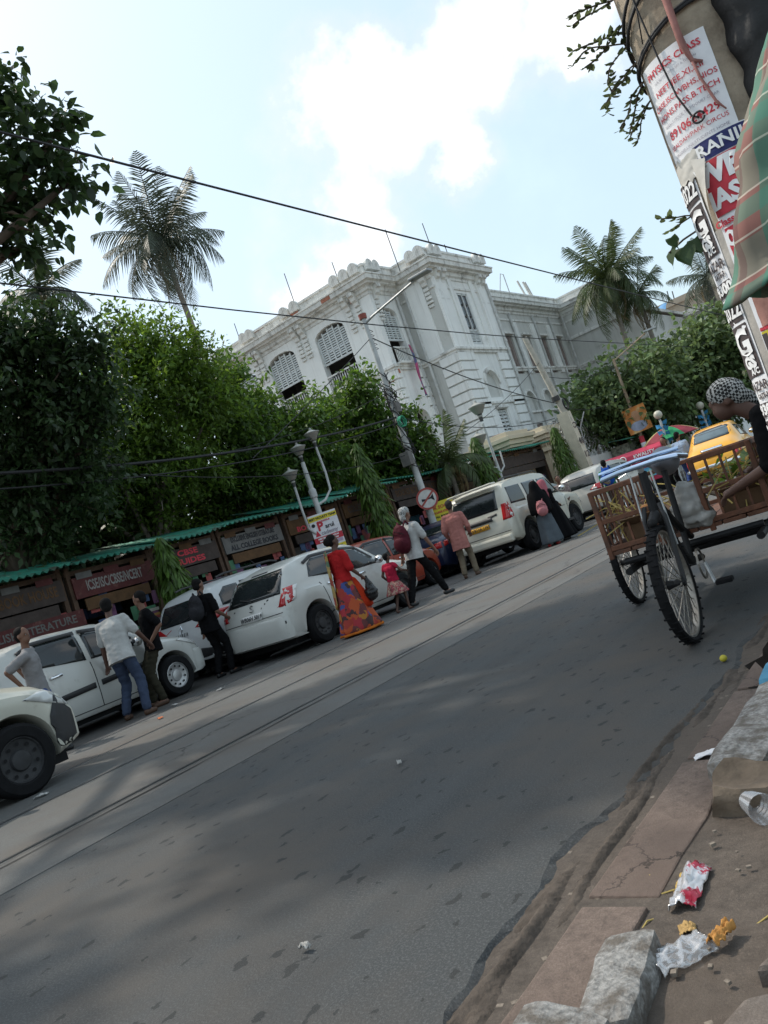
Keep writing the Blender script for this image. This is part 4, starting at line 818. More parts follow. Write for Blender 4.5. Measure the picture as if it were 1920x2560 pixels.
l4 = thing('ornamental_lamp', 'ornamental bell lamp beside the low palm before the tower', 'street lamp', (-13.3, 25.3, .1)); l4.scale = (1.07,)*3
MB().tube([(0, 0, 0), (0, 0, 3.9)], [.07, .04], 10).tube([(0, 0, 2.2), (.1, .25, 2.4), (.1, .3, 2.9)], .028, 8).build('pole', pole_paint, l4, smooth=1); bell_lamp(l4, (0, 0, 4.35), 1.1); bell_lamp(l4, (.1, -.75, 3.35)); MB().tube([(0, 0, 2.4), (.05, -.5, 2.45), (.1, -.75, 2.7), (.1, -.75, 3.1)], .028, 8).build('arm', pole_paint, l4, smooth=1)
pa = thing('academy_board', 'white academy advertising board with red band tied to the lamp post', 'sign', (-13.04, 15.36, 1.97), rad(36)); pa.scale = (1.14,)*3
W_, H_ = .62, 1.0
MB().box((0, 0, 0), (W_, .02, H_)).build('panel', paper_w, pa)
def pl(name, x, z, w, h, m, d=-.013): MB().box((x, d, z), (w, .004, h)).build(name, m, pa)
pl('yellow_band', 0, .41, W_, .10, ink_yel); pl('red_band', 0, -.06, W_, .13, ink_red); pl('yellow_band', 0, -.36, W_, .24, ink_yel); pl('lilac_band', .08, -.165, .4, .07, mat('lilac', (.5, .42, .55), .8))
PF = lambda x, z: frameM((x, -.018, z), (1, 0, 0))
for s_, sz, x, z, m in [('BEST FACULTY TEAM', .062, 0, .41, ink_black), ('IN KOLKATA IS', .04, 0, .325, ink_red), ('arul', .13, .10, .195, ink_black), ('cademy', .12, .06, .075, ink_grey), ('NEET JEE FOUNDATION', .042, 0, -.035, ink_white), ('SINCE THE PAST YEARS', .04, 0, -.09, ink_white), ('NEET', .06, 0, -.22, ink_red), ('COLLEGE STREET', .062, 0, -.30, ink_black), ('NEW TOWN', .07, 0, -.40, ink_black)]:
    text('lettering', s_, sz, m, pa, PF(x, z), off=.003)
text('lettering', 'P', .26, ink_red, pa, PF(-.10, .22), off=.01); MB().add([(-.26, -.017, .03), (-.14, -.017, .03), (-.20, -.017, .16)], [(0, 1, 2)]).build('triangle_mark', ink_red, pa); MB().lathe([(0, 0), (.04, 0), (.04, .004), (0, .004)], 12, Matrix.Translation((-.24, -.014, .28)) @ Matrix.Rotation(PI/2, 4, 'X')).build('round_mark', ink_black, pa)
ys_ = thing('yellow_board', 'small yellow book society board on two legs beside the dark blue car', 'sign', (-13.0, 20.5, .1), rad(32)); ys_.scale = (1.12,)*3
MB().box((0, 0, 1.5), (.75, .02, .5)).build('panel', ink_yel, ys_); [MB().tube([(x_, .02, 0), (x_, .02, 1.75)], .02, 6).build('leg', galv, ys_) for x_ in (-.36, .36)]
for s_, sz, z, m in [('BOOK SOCIETY', .12, 1.6, ink_red), ('COLLEGE STREET', .07, 1.47, ink_red), ('ALL BOOKS', .07, 1.36, ink_black)]: text('lettering', s_, sz, m, ys_, frameM((0, -.014, z), (1, 0, 0)), off=.003)
# concrete pole with painted base
wp = thing('utility_pole', 'pale concrete utility pole with wide painted lower half beside the gate pillar', 'pole', (-12.5, 30.4, .1))
cpole = mat('pale_concrete', (.46, .43, .37), .85, var=.15, vs=5, c2=(.28, .24, .18), c2t=(.55, .7), c2s=4)
MB().tube([(0, .2, 3.6), (-.25, -.6, 7.2)], [.14, .10], 10).build('pole', cpole, wp, smooth=1)
b = MB(); b.add([(-.2+dx, .95+dy, 0) if z == 0 else (-.1+dx*.85, .15+dy*.85, 4.0) for z in (0, 1) for dx, dy in ((-.26, -.22), (.26, -.22), (.26, .22), (-.26, .22))], [(0, 3, 2, 1), (4, 5, 6, 7), (0, 1, 5, 4), (1, 2, 6, 5), (2, 3, 7, 6), (3, 0, 4, 7)]); b.build('painted_base', mat('cream_paint', (.58, .53, .42), .8, var=.12, vs=4, c2=(.33, .27, .2), c2t=(.58, .7), c2s=5), wp)
for z, s_ in ((3.4, 'O'), (2.75, '48'), (2.2, '12'), (1.6, 'O')): text('painted_mark', s_, .34, ink_brown, wp, frameM((-.1+.235-.0*z, .15+(4-z)*.2-.03, z), (.25, .97, 0)), off=.006)
MB().lathe([(.10, -.1), (.16, -.1), (.16, .1), (.10, .1)], 10, Matrix.Translation((-.09, -.1, 4.6)) @ Matrix.Rotation(.2, 4, 'X')).build('clamp', iron, wp)
cb = MB(); [cb.tube([(.12+.02*j, .1+.20*math.cos(k*.35), 4.3+.22*math.sin(k*.35)) for k in range(19)], .012, 4) for j in range(3)]; cb.build('cable_coil', cable_m, wp)
op = thing('street_lamp', 'slim street light pole carrying an orange poster board', 'street lamp', (-11.4, 34.65, .08)); op.scale = (.912, .912, .912)
MB().tube([(0, 0, 0), (0, 0, 6.3)], [.10, .06], 9).tube([(0, 0, 6.2), (1.6, .6, 6.9)], .03, 7).build('pole', mat('rusty_pole', (.36, .27, .19), .8, var=.3, vs=3), op, smooth=1); MB().box((1.8, .68, 6.98), (.6, .22, .07), .35).build('lamp_head', galv, op)
for i, (z, m) in enumerate([(2.35, ink_red), (2.05, paper_w), (1.75, ink_yel), (1.45, sign_red), (1.1, paper_w)]): MB().lathe([(.115, -.16), (.118, -.15), (.118, .15), (.115, .16)], 12, Matrix.Translation((0, 0, z))).build('pasted_bill', m, op)
ob = thing('poster_board', 'tilted orange poster board with a blurred portrait on the slim pole', 'poster', (-11.25, 34.45, 3.08), rad(16)); ob.scale = (.95, .95, .95)
MB().box((0, 0, 0), (1.0, .03, 1.15), 0, Matrix.Rotation(rad(-3), 4, 'Y')).build('panel', mat('orange_poster', (.52, .20, .05), .7, var=.4, vs=2.5, c2=(.55, .42, .2), c2t=(.5, .6), c2s=3), ob)
MB().ell((0, -.015, .14), (.2, .012, .25), 12, 8).build('portrait', mat('poster_face', (.45, .25, .14), .7, var=.2), ob, smooth=2); MB().ell((0, -.014, -.3), (.38, .010, .22), 12, 8).build('portrait_shoulders', mat('poster_blue', (.28, .32, .42), .7, var=.3), ob, smooth=2)
# globe lamps with blue ribbons
rib_m = mat('blue_ribbon', (.04, .22, .42), .8, var=.4, vs=8)
for i, (x, y, z, lab) in enumerate([(-9.85, 32.7, 2.84, 'white globe lamp wound with blue ribbon above the parasol'), (-9.27, 36.7, 2.8, 'white globe lamp with blue ribbon beside the head-scarfed man')]):
    t = thing('globe_lamp', lab, 'street lamp', (x, y, .1), 0, 'globe lamps with blue ribbons'); MB().tube([(0, 0, 0), (0, 0, z-.3)], .05, 8).build('pole', pole_paint, t); MB().ell((0, 0, z-.1), .17, 14, 10).build('globe', mat('opal_globe', (.52, .49, .40), .35, var=.05), t, smooth=2)
    r = MB()
    for k in range(16): a = k*1.3; zz = z-.4-k*.05; r.add([(.06*math.cos(a), .06*math.sin(a), zz), (.25*math.cos(a+.4), .25*math.sin(a+.4), zz+.05), (.22*math.cos(a+.8), .22*math.sin(a+.8), zz-.14), (.05*math.cos(a+1), .05*math.sin(a+1), zz-.1)], [(0, 1, 2, 3)])
    r.build('ribbon', rib_m, t)
# ------------------------------------------------------------------ wires
def wire(lab, pts, r=.016): return tag(MB().tube(pts, r, 5).build('overhead_wire', cable_m), lab, 'wire')
wire('long tram wire crossing the upper sky from the left tree to the right palm', [(-6.1, y, 5.96-.031*y+.00022*y*y) for y in range(-6, 90, 4)], .014)
wire('lower tram wire passing in front of the white facade', [(-8.9, y, 6.12-.058*y+.0011*y*y if y < 26 else 5.36-.004*(y-26)) for y in range(-6, 90, 4)], .012)
wire('cable from the light pole down to the coil on the concrete pole', sag((-13.10, 20.05, 7.26), (-12.6, 30.3, 4.5), .25), .017)
wire('thick cable bundle sagging from the left trees to the light pole', sag((-12.87, 2.28, 4.98), (-13.10, 20.05, 4.76), .55), .030)
wire('second cable of the sagging bundle at the left', sag((-12.93, 2.28, 4.76), (-13.10, 20.05, 4.59), .62), .016)
wire('cable slanting down left from the top of the light pole', sag((-13.10, 20.05, 7.21), (-13.33, 14.01, 4.19), .05), .012)
wire('straight cable from the light pole towards the gate', sag((-13.10, 20.05, 4.76), (-12.9, 30.3, 4.0), .35), .013)
wire('thin cable looping below the bundle', sag((-12.98, 10.48, 4.10), (-13.10, 20.05, 3.62), .3), .010)
wire('thin cable fanning into the light pole from the left trees', sag((-14.35, 13.67, 4.64), (-13.10, 20.05, 5.55), .2), .010)
wire('slack cable between the concrete pole and the slim orange pole', sag((-12.6, 30.3, 4.4), (-11.4, 34.65, 4.3), .4), .014)
wire('upper slack cable right of the concrete pole', sag((-12.6, 30.3, 5.6), (-11.4, 34.65, 5.5), .25), .012)
wire('guy cable beside the tower pipes', sag((-12.6, 30.0, 6.2), (-14., 22, 3.6), .3), .010)

# ------------------------------------------------------------------ right background: wall, wire coils, ice-cream cart, parasol
gw = thing('graffiti_wall', 'grey wall with painted dark lettering under the wire coils', 'wall', (-13.0, 34.3, .1), 0)
MB().box((0, 0, 1.05), (.3, 5.2, 2.1)).build('wall', grey_wall, gw); 
text('painted_lettering', 'JOTTINGS', .62, ink_black, gw, frameM((.157, -.2, 1.5), (0, 1, 0)), off=.01); text('painted_lettering', 'ROUTES', .34, mat('teal_paint', (.05, .22, .22), .8), gw, frameM((.157, .3, 1.05), (0, 1, 0)), off=.006)
rw = thing('razor_wire', 'coils of grey razor wire on top of the boundary wall', 'razor wire', (-13.3, 33.6, 2.2))
wire_m = mat('wire_grey', (.38, .38, .36), .5, .6)
for j in range(3):
    b = MB(); rr = random.Random(j); b.tube([(-.1*j+.1*rr.uniform(-1, 1)+(.42)*math.cos(k*.42)*.6, -2.6+k*.021+.05*rr.uniform(-1, 1), .5+j*.45+.40*math.sin(k*.42)) for k in range(250)], .012, 3); b.build('coil', wire_m, rw)
[MB().tube([(0, y, -.2), (.1, y, 1.3), (.45, y+.1, 1.9)], .03, 5).build('stanchion', galv, rw) for y in (-2.2, -.4, 1.4, 2.6)]
gk = thing('kiosk', 'kiosk under a thin green roof edge hung with small goods', 'kiosk', (-12.4, 36.8, .1), rad(0))
MB().box((0, 0, 1.1), (.8, 4.4, 2.2)).build('wall', mat('kiosk_goods', (.20, .21, .16), .8, var=.8, vs=9), gk); corr(.75, -.6, -2.6, 2.6, 2.32, 2.5, tin_green, gk); MB().box((.45, -1.7, 1.35), (.06, .9, .9)).build('green_sheet', mat('teal_sheet', (.02, .30, .24), .8, var=.2), gk)
ic = thing('ice_cream_cart', 'red ice cream cart with white heart swirl and lettering on its lid', 'cart', (-11.15, 32.3, 0), rad(14)); ic.scale = (1.12, 1.12, 1.12)
ic_red = mat('ice_cream_red', (.50, .035, .08), .45, var=.12)
MB().box((0, 0, .78), (1.9, .8, .72)).build('body', ic_red, ic, bevel=.04); b = MB().prism([(-.48, 0), (.48, 0), (.36, .34), (-.2, .48), (-.42, .34)], 2.0, Matrix.Translation((-1.0, 0, 1.16)) @ Matrix.Rotation(PI/2, 4, 'Z') @ Matrix.Rotation(PI/2, 4, 'X')); b.build('lid', ic_red, ic, bevel=.03)
MB().box((0, -.415, 1.04), (1.7, .02, .16)).build('picture_strip', mat('ice_cream_pictures', (.5, .45, .1), .6, var=.9, vs=9, c2=(.05, .3, .5), c2t=(.5, .55), c2s=7), ic); MB().box((0, -.415, .76), (1.7, .02, .34)).build('picture_panel', mat('ice_cream_lolly', (.10, .35, .55), .6, var=.5, vs=5, c2=(.25, .55, .15), c2t=(.5, .55), c2s=4), ic)
LM = Matrix.Translation((0, -.47, 1.36)) @ Matrix.Rotation(rad(80), 4, 'X')
for k, s_ in enumerate(('KWALITY', "WALL'S")): text('lettering', s_, .17, ink_white, ic, LM @ Matrix.Translation((.38, .05-.17*k, .02)), off=.004)
hb = MB(); hb.tube([LM @ Vector((-.45+.20*(16*math.sin(a)**3)/16, .015+.20*(13*math.cos(a)-5*math.cos(2*a)-2*math.cos(3*a)-math.cos(4*a))/16, .02)) for a in [k*2*PI/30 for k in range(31)]], .022, 5); hb.tube([LM @ Vector((-.45+.10*(16*math.sin(a)**3)/16, .015+.10*(13*math.cos(a)-5*math.cos(2*a)-2*math.cos(3*a)-math.cos(4*a))/16, .02)) for a in [k*2*PI/30 for k in range(31)]], .018, 5); hb.build('heart_emblem', ink_white, ic)
for x in (-.7, .7): MB().lathe([(.0, -.03), (.26, -.03), (.30, -.02), (.30, .02), (.26, .03), (0, .03)], 18, Matrix.Translation((x, -.36, .30)) @ Matrix.Rotation(PI/2, 4, 'X')).build('wheel', black_rub, ic)
pu = thing('parasol', 'parasol with green, maroon and cream segments over the pavement vendor', 'parasol', (-9.95, 33.55, 0))
MB().tube([(0, 0, 0), (.02, 0, 2.3)], .022, 6).build('pole', galv, pu)
for k in range(8):
    a0 = k*PI/4; a1 = a0+PI/4; b = MB()
    b.grid(lambda u, v: (1.15*v*math.cos(a0+(a1-a0)*u)*(1-.03*math.sin(u*PI)), 1.15*v*math.sin(a0+(a1-a0)*u)*(1-.03*math.sin(u*PI)), 2.32-.50*v**1.8+.03*math.sin(u*PI)*v), 4, 6)
    b.build('panel', [mat('parasol_green', (.03, .30, .12), .7, transl=.2), mat('parasol_maroon', (.28, .04, .06), .7, transl=.2), mat('parasol_cream', (.55, .48, .22), .7, transl=.2), mat('parasol_maroon', (0, 0, 0))][(k+2) % 4], pu, smooth=2)
# ------------------------------------------------------------------ vehicles
def paint(name, c, rough=.35, dirt=(.25, .22, .18)):
    return mat(name, c, rough, var=.05, vs=2, coat=.5, c2=dirt, c2t=(.62, .85), c2s=2.2)
P_white = paint('car_white', (.52, .52, .49)); P_white2 = paint('car_cool_white', (.56, .57, .57)); P_cream = paint('car_cream_white', (.55, .53, .45))
P_orange = paint('car_orange_red', (.30, .045, .022)); P_blue = paint('car_dark_blue', (.012, .02, .055)); P_silver = paint('car_silver', (.40, .40, .37)); P_grey = paint('car_grey_blue', (.33, .37, .38)); P_taxi = paint('taxi_yellow', (.80, .38, .02), .3, (.45, .25, .05))
L_red = mat('tail_lens_red', (.40, .012, .015), .15, var=.1, coat=.6); L_clear = mat('lamp_clear', (.62, .62, .60), .12, var=.1, coat=.6); L_amber = mat('lamp_amber', (.6, .22, .02), .15); plate_w = mat('plate_white', (.62, .62, .60), .5, var=.1); plate_y = mat('plate_yellow', (.72, .36, .02), .5, var=.1)
seam_m = mat('panel_gap', (.03, .03, .03), .8); trim_m = mat('black_trim', (.03, .03, .032), .55); steel_w = mat('steel_wheel', (.035, .035, .037), .6, .1, var=.3, vs=9); alloy_w = mat('alloy_wheel', (.42, .42, .43), .35, .8, var=.2, vs=9); hub_w = mat('silver_hub', (.5, .5, .5), .4, .7)
KW = 60
def wheel(parent, x, y, R, w, kind):
    s_ = 1 if x > 0 else -1; M = Matrix.Rotation(PI/2*s_, 4, 'Y')
    t = MB().lathe([(R*.62, -w/2), (R*.9, -w/2), (R*.985, -w*.36), (R, -w*.2), (R, w*.2), (R*.985, w*.36), (R*.9, w/2), (R*.66, w/2), (R*.62, w*.42)], 28, M).build('wheel', black_rub, parent, smooth=1, loc=(x, y, R))
    m = {'steel': steel_w, 'alloy': alloy_w, 'hub': hub_w, 'dark': steel_w}[kind]
    b = MB().lathe([(R*.64, w*.40), (R*.60, w*.43), (R*.57, w*.30), (R*.30, w*.22), (R*.26, w*.34), (R*.12, w*.38), (0, w*.38)], 24, M)
    b.build('rim', m, t, smooth=1)
    if kind in ('steel', 'hub', 'dark'):
        d = MB()
        for k in range(10): a = k*PI/5; d.lathe([(0, w*.30), (R*.055, w*.30)], 8, M @ Matrix.Translation((R*.45*math.cos(a), R*.45*math.sin(a), .01)))
        stuff(d.build('rim_holes', black_pl, t))
    else:
        d = MB()
        for k in range(5): a = k*2*PI/5; d.prism([(R*.25*math.cos(a+q), R*.25*math.sin(a+q)) for q in (.35, .93)]+[(R*.54*math.cos(a+q), R*.54*math.sin(a+q)) for q in (.98, .64, .30)], .004, M @ Matrix.Translation((0, 0, w*.31)))
        stuff(d.build('rim_openings', black_pl, t))
    MB().lathe([(0, -w*.3), (R*.62, -w*.3)], 20, M).build('wheel_back', black_pl, t); return t
def car(name, lab, loc, rz, K, pm, wh, R, patches, zbot=.22, rim='steel', plates=(), cat='car', group=None, mirror=None, flare=.015, ground=0.):
    t = thing(name, lab, cat, (loc[0], loc[1], ground), rz, group); K = np.array(K, float)
    y = np.linspace(K[0, 0], K[-1, 0], 104); dy = y[1]-y[0]
    def sm(a, k=5):
        p = np.pad(a, k//2, mode='edge'); return np.convolve(p, np.ones(k)/k, 'valid')
    zt, zb_, wb, wtp = [sm(np.interp(y, K[:, 0], K[:, i])) for i in (1, 2, 3, 4)]
    zb_ = np.minimum(zb_, zt-.03); side = [(.78, 0), (.94, .02), (.985, .10), (1., .38), (1.0, .66), (.99, .88), (.962, 1.)]
    V = []; F = []; n = None
    for i, yy in enumerate(y):
        zbs = zbot+.10*max(0, (abs(yy)-(K[-1, 0]-.35))/.35); fl = 0
        for yw in wh:
            d = abs(yy-yw); Ra = R*1.17
            if d < Ra: zbs = max(zbs, R+math.sqrt(Ra*Ra-d*d)-.005)
            if d < Ra*1.25: fl = flare
        zbs = min(zbs, zb_[i]-.04); w = wb[i]
        sec = [(0, zbs)]+[(w*f+(fl if f > .98 else 0), zbs+tt*(zb_[i]-zbs)) for f, tt in side]
        x0, z0 = sec[-1]; x1, z1 = wtp[i], zt[i]-.04
        sec += [(x0+(x1-x0)*q+.02*math.sin(q*PI), z0+(z1-z0)*q) for q in (.25, .5, .75, 1.)]+[(x1*.9, zt[i]-.010), (x1*.5, zt[i]+.012), (0, zt[i]+.018)]
        ring = sec+[(-a, b) for a, b in sec[-2:0:-1]]; n = len(ring); V += [(a, yy, b) for a, b in ring]
    for i in range(len(y)-1):
        for k in range(n): F.append((i*n+k, (i*n+(k+1) % n), (i+1)*n+(k+1) % n, (i+1)*n+k))
    F.append(tuple(range(n))[::-1]); F.append(tuple((len(y)-1)*n+k for k in range(n)))
    F = [f[::-1] for f in F]
    me = bpy.data.meshes.new('body'); me.from_pydata(V, [], F); me.update(); bm = bmesh.new(); bm.from_mesh(me); bmesh.ops.recalc_face_normals(bm, faces=bm.faces); bm.to_mesh(me); bm.free()
    body = obj('body', me, pm, t, smooth=1); bvh = BVHTree.FromPolygons(V, F)
    DIR = {'R': (Vector((4, 0, 0)), Vector((-1, 0, 0))), 'L': (Vector((-4, 0, 0)), Vector((1, 0, 0))), 'B': (Vector((0, -6, 0)), Vector((0, 1, 0))), 'F': (Vector((0, 6, 0)), Vector((0, -1, 0)))}
    def hit(sd, a, b, off):
        o, d = DIR[sd]; p = Vector((o.x, a, b)) if sd in 'RL' else Vector((a, o.y, b)); h = bvh.ray_cast(p, d)
        if h[0] is None: h = bvh.find_nearest(Vector((p.x*.25, p.y if sd in 'RL' else p.y*.33, b)))
        return h[0]-d*off
    def patch(nm, sd, poly, m, off=.006, par=None):
        b = bmesh.new(); f = b.faces.new([b.verts.new((p[0], p[1], 0)) for p in poly])
        xs_ = [p[0] for p in poly]; zs_ = [p[1] for p in poly]
        for ax, lo, hi, st in ((0, min(xs_), max(xs_), .07), (1, min(zs_), max(zs_), .06)):
            q = lo+st
            while q < hi-.01:
                nn = (1, 0, 0) if ax == 0 else (0, 1, 0); bmesh.ops.bisect_plane(b, geom=b.verts[:]+b.edges[:]+b.faces[:], plane_co=(q, q, 0), plane_no=nn); q += st
        bmesh.ops.triangulate(b, faces=b.faces)
        for v in b.verts: v.co = hit(sd, v.co.x, v.co.y, off)
        m2 = bpy.data.meshes.new(nm); b.to_mesh(m2); b.free(); o = obj(nm, m2, m, par or t, smooth=2); o.modifiers.new('thick', 'SOLIDIFY').thickness = .004; return o
    for p in patches:
        nm, sd, poly, m = p[:4]; off = p[4] if len(p) > 4 else .006
        for s_ in (('R', 'L') if sd == 'S' else (sd,)): patch(nm, s_, poly, m, off)
        if sd == 'BB': pass
    for (s_, x, z, w_, h_, m, sz, ink, sd) in plates:
        pp = patch('licence_plate', sd, [(x-w_/2, z-h_/2), (x+w_/2, z-h_/2), (x+w_/2, z+h_/2), (x-w_/2, z+h_/2)], m, .018) if m else None
        text('lettering', s_, sz, ink, pp or t, None, ext=.0, off=.002, fn=lambda p: hit(sd, x+p.x, z+p.y, .026 if m else .010))
    wmax = float(wb.max())
    for yw in wh:
        for s_ in (-1, 1): wheel(t, s_*(wmax-.085), yw, R, .19, rim)
    MB().box((0, 0, zbot+.10), ((wmax-.22)*2, K[-1, 0]-K[0, 0]-.35, .34)).build('underbody', black_pl, t)
    if mirror:
        for s_ in (-1, 1):
            MB().ell((s_*(mirror[0]+.10), mirror[1], mirror[2]), (.10, .055, .075), 10, 8).build('wing_mirror', pm, t, smooth=2); MB().ell((s_*(mirror[0]+.10), mirror[1]-.03, mirror[2]), (.085, .035, .06), 10, 8).build('mirror_glass', chrome, t, smooth=2)
    t['bv'] = 0; del t['bv']; t_hit = hit
    return t, hit, patch
def bumper(t, y0, sgn, w, z0, z1, pm, bulge=.10):
    """moulded bumper wrapped round one end; y0 is the end plane, sgn +1 front, -1 rear"""
    b = MB(); P = lambda u, k: (w*math.sin((u-.5)*PI*.98), y0+sgn*(bulge*math.cos((u-.5)*PI)**.55-.28*abs(2*u-1)**5)+sgn*k, 0)
    prof = [(-.05, z0), (.012, z0+.03), (.03, z0+(z1-z0)*.4), (.028, z1-.05), (.012, z1-.012), (-.06, z1)]
    b.grid(lambda u, v: (lambda i: (P(u, prof[i][0])[0], P(u, prof[i][0])[1], prof[i][1]))(round(v*5)), 26, 5)
    o = b.build('bumper', pm, t, smooth=1); return o
HATCH = [(-1.93, 0.6, 0.55, 0.66, 0.55), (-1.9, 0.8, 0.72, 0.75, 0.62), (-1.84, 0.99, 0.92, 0.8, 0.62), (-1.66, 1.23, 0.96, 0.83, 0.6), (-1.42, 1.43, 0.975, 0.84, 0.635), (-1.05, 1.51, 0.965, 0.85, 0.64), (-0.5, 1.53, 0.95, 0.85, 0.655), (0.2, 1.49, 0.93, 0.85, 0.655), (0.55, 1.36, 0.915, 0.85, 0.655), (1.05, 1.04, 0.9, 0.845, 0.66), (1.2, 0.985, 0.885, 0.84, 0.7), (1.6, 0.9, 0.83, 0.81, 0.66), (1.82, 0.78, 0.72, 0.74, 0.58), (1.9, 0.6, 0.55, 0.66, 0.5)]
def hatch_patches(dirty=True, visor=True):
    p = [('rear_window', 'B', [(-.66, 1.00), (.66, 1.00), (.60, 1.30), (.55, 1.39), (-.55, 1.39), (-.60, 1.30)], glass_d), ('side_window', 'S', [(-1.16, 1.12), (-.20, 1.00), (-.20, 1.41), (-.85, 1.42), (-1.02, 1.34)], glass_d), ('side_window', 'S', [(-.12, .99), (.78, .97), (.60, 1.10), (.30, 1.34), (-.12, 1.40)], glass_d), ('windscreen', 'F', [(-.62, 1.04), (.62, 1.04), (.55, 1.40), (-.55, 1.40)], glass_d),
         ('tail_light', 'B', [(.62, .80), (.76, .79), (.75, 1.02), (.68, 1.0)], L_red), ('tail_light', 'B', [(-.62, .80), (-.76, .79), (-.75, 1.02), (-.68, 1.0)], L_red), ('tail_light_side', 'S', [(-1.88, .80), (-1.70, .84), (-1.52, 1.08), (-1.72, 1.07)], L_red, .007), ('tail_light_clear', 'S', [(-1.74, .84), (-1.66, .86), (-1.47, 1.075), (-1.56, 1.075)], L_clear, .011),
         ('headlight', 'S', [(1.36, .84), (1.60, .88), (1.78, .78), (1.84, .66), (1.60, .74)], L_clear, .007), ('headlight', 'F', [(.46, .64), (.72, .66), (.70, .80), (.52, .76)], L_clear), ('headlight', 'F', [(-.46, .64), (-.72, .66), (-.70, .80), (-.52, .76)], L_clear), ('grille', 'F', [(-.4, .60), (.4, .60), (.42, .70), (-.42, .70)], black_pl), ('lower_grille', 'F', [(-.5, .36), (.5, .36), (.45, .5), (-.45, .5)], black_pl),
         ('door_gap', 'S', [(-.165, .30), (-.153, .30), (-.153, .96), (-.165, .96)], seam_m, .004), ('door_gap', 'S', [(-.86, .40), (-.848, .40), (-.98, .98), (-.992, .98)], seam_m, .004), ('door_gap', 'S', [(.80, .32), (.812, .32), (.84, .90), (.828, .90)], seam_m, .004), ('door_gap', 'S', [(-.85, .300), (.80, .300), (.80, .312), (-.85, .312)], seam_m, .004), ('bumper_gap', 'B', [(-.70, .70), (.70, .70), (.70, .712), (-.70, .712)], seam_m, .004), ('reflector', 'B', [(.42, .40), (.60, .42), (.60, .47), (.42, .45)], black_pl, .006), ('reflector', 'B', [(-.42, .40), (-.60, .42), (-.60, .47), (-.42, .45)], black_pl, .006),
         ('door_handle', 'S', [(-.84, .895), (-.64, .90), (-.64, .935), (-.84, .93)], chrome, .03), ('door_handle', 'S', [(.02, .875), (.22, .87), (.22, .905), (.02, .91)], chrome, .03)]
    if visor: p += [('rain_visor', 'S', [(-1.10, 1.345), (-.85, 1.425), (-.2, 1.405), (-.2, 1.455), (-.87, 1.475), (-1.12, 1.39)], trim_m, .02), ('rain_visor', 'S', [(-.14, 1.40), (.30, 1.34), (.62, 1.08), (.66, 1.11), (.34, 1.39), (-.14, 1.455)], trim_m, .02)]
    return p
YL = lambda y0, y1: (y0+y1)/2
# white hatchback with dented tail (the big one in the middle)
c, hit, pt = car('hatchback', 'dirty white hatchback with dented tailgate behind the woman in the sari', (-10.12, 11.34), 0, HATCH, P_white, (-1.22, 1.21), .325, hatch_patches(), plates=[('WB06H 5019', .0, .76, .50, .115, plate_w, .092, ink_black, 'B')], mirror=(.83, .62, 1.02))
bumper(c, -1.90, -1, .80, .26, .66, P_white, .07); pt('third_brake_light', 'B', [(-.2, 1.405), (.2, 1.405), (.2, 1.425), (-.2, 1.425)], trim_m)
MB().tube([hit('B', .02, 1.02, .02), hit('B', -.28, 1.10, .02)], .008, 5).build('wiper', trim_m, c); MB().tube([(0, -1.35, 1.51), (0, -1.55, 1.70)], .006, 5).build('aerial', trim_m, c)
b = MB(); sp = [(.05, .06), (-.01, .075), (-.05, .045), (.05, -.02), (.01, -.055), (-.05, -.04)]
b.tube([hit('B', x*.8, .90+z*.8, .012) for x, z in sp], .010, 5); b.build('emblem', chrome, c)
for x, z, w_ in [(.22, .86, .02), (.30, .91, .03), (.36, .95, .05), (.05, .72, .015), (-.46, .92, .04), (.62, .52, .02)]: pt('paint_chip', 'B', [(x, z), (x+w_, z+.012), (x+w_*.8, z+.03), (x+.005, z+.022)], seam_m, .004)
for z0, z1 in ((.30, .40), (.52, .57)): pt('scuff', 'B', [(.70, z0), (.73, z0), (.735, z1), (.71, z1)], seam_m, .004)
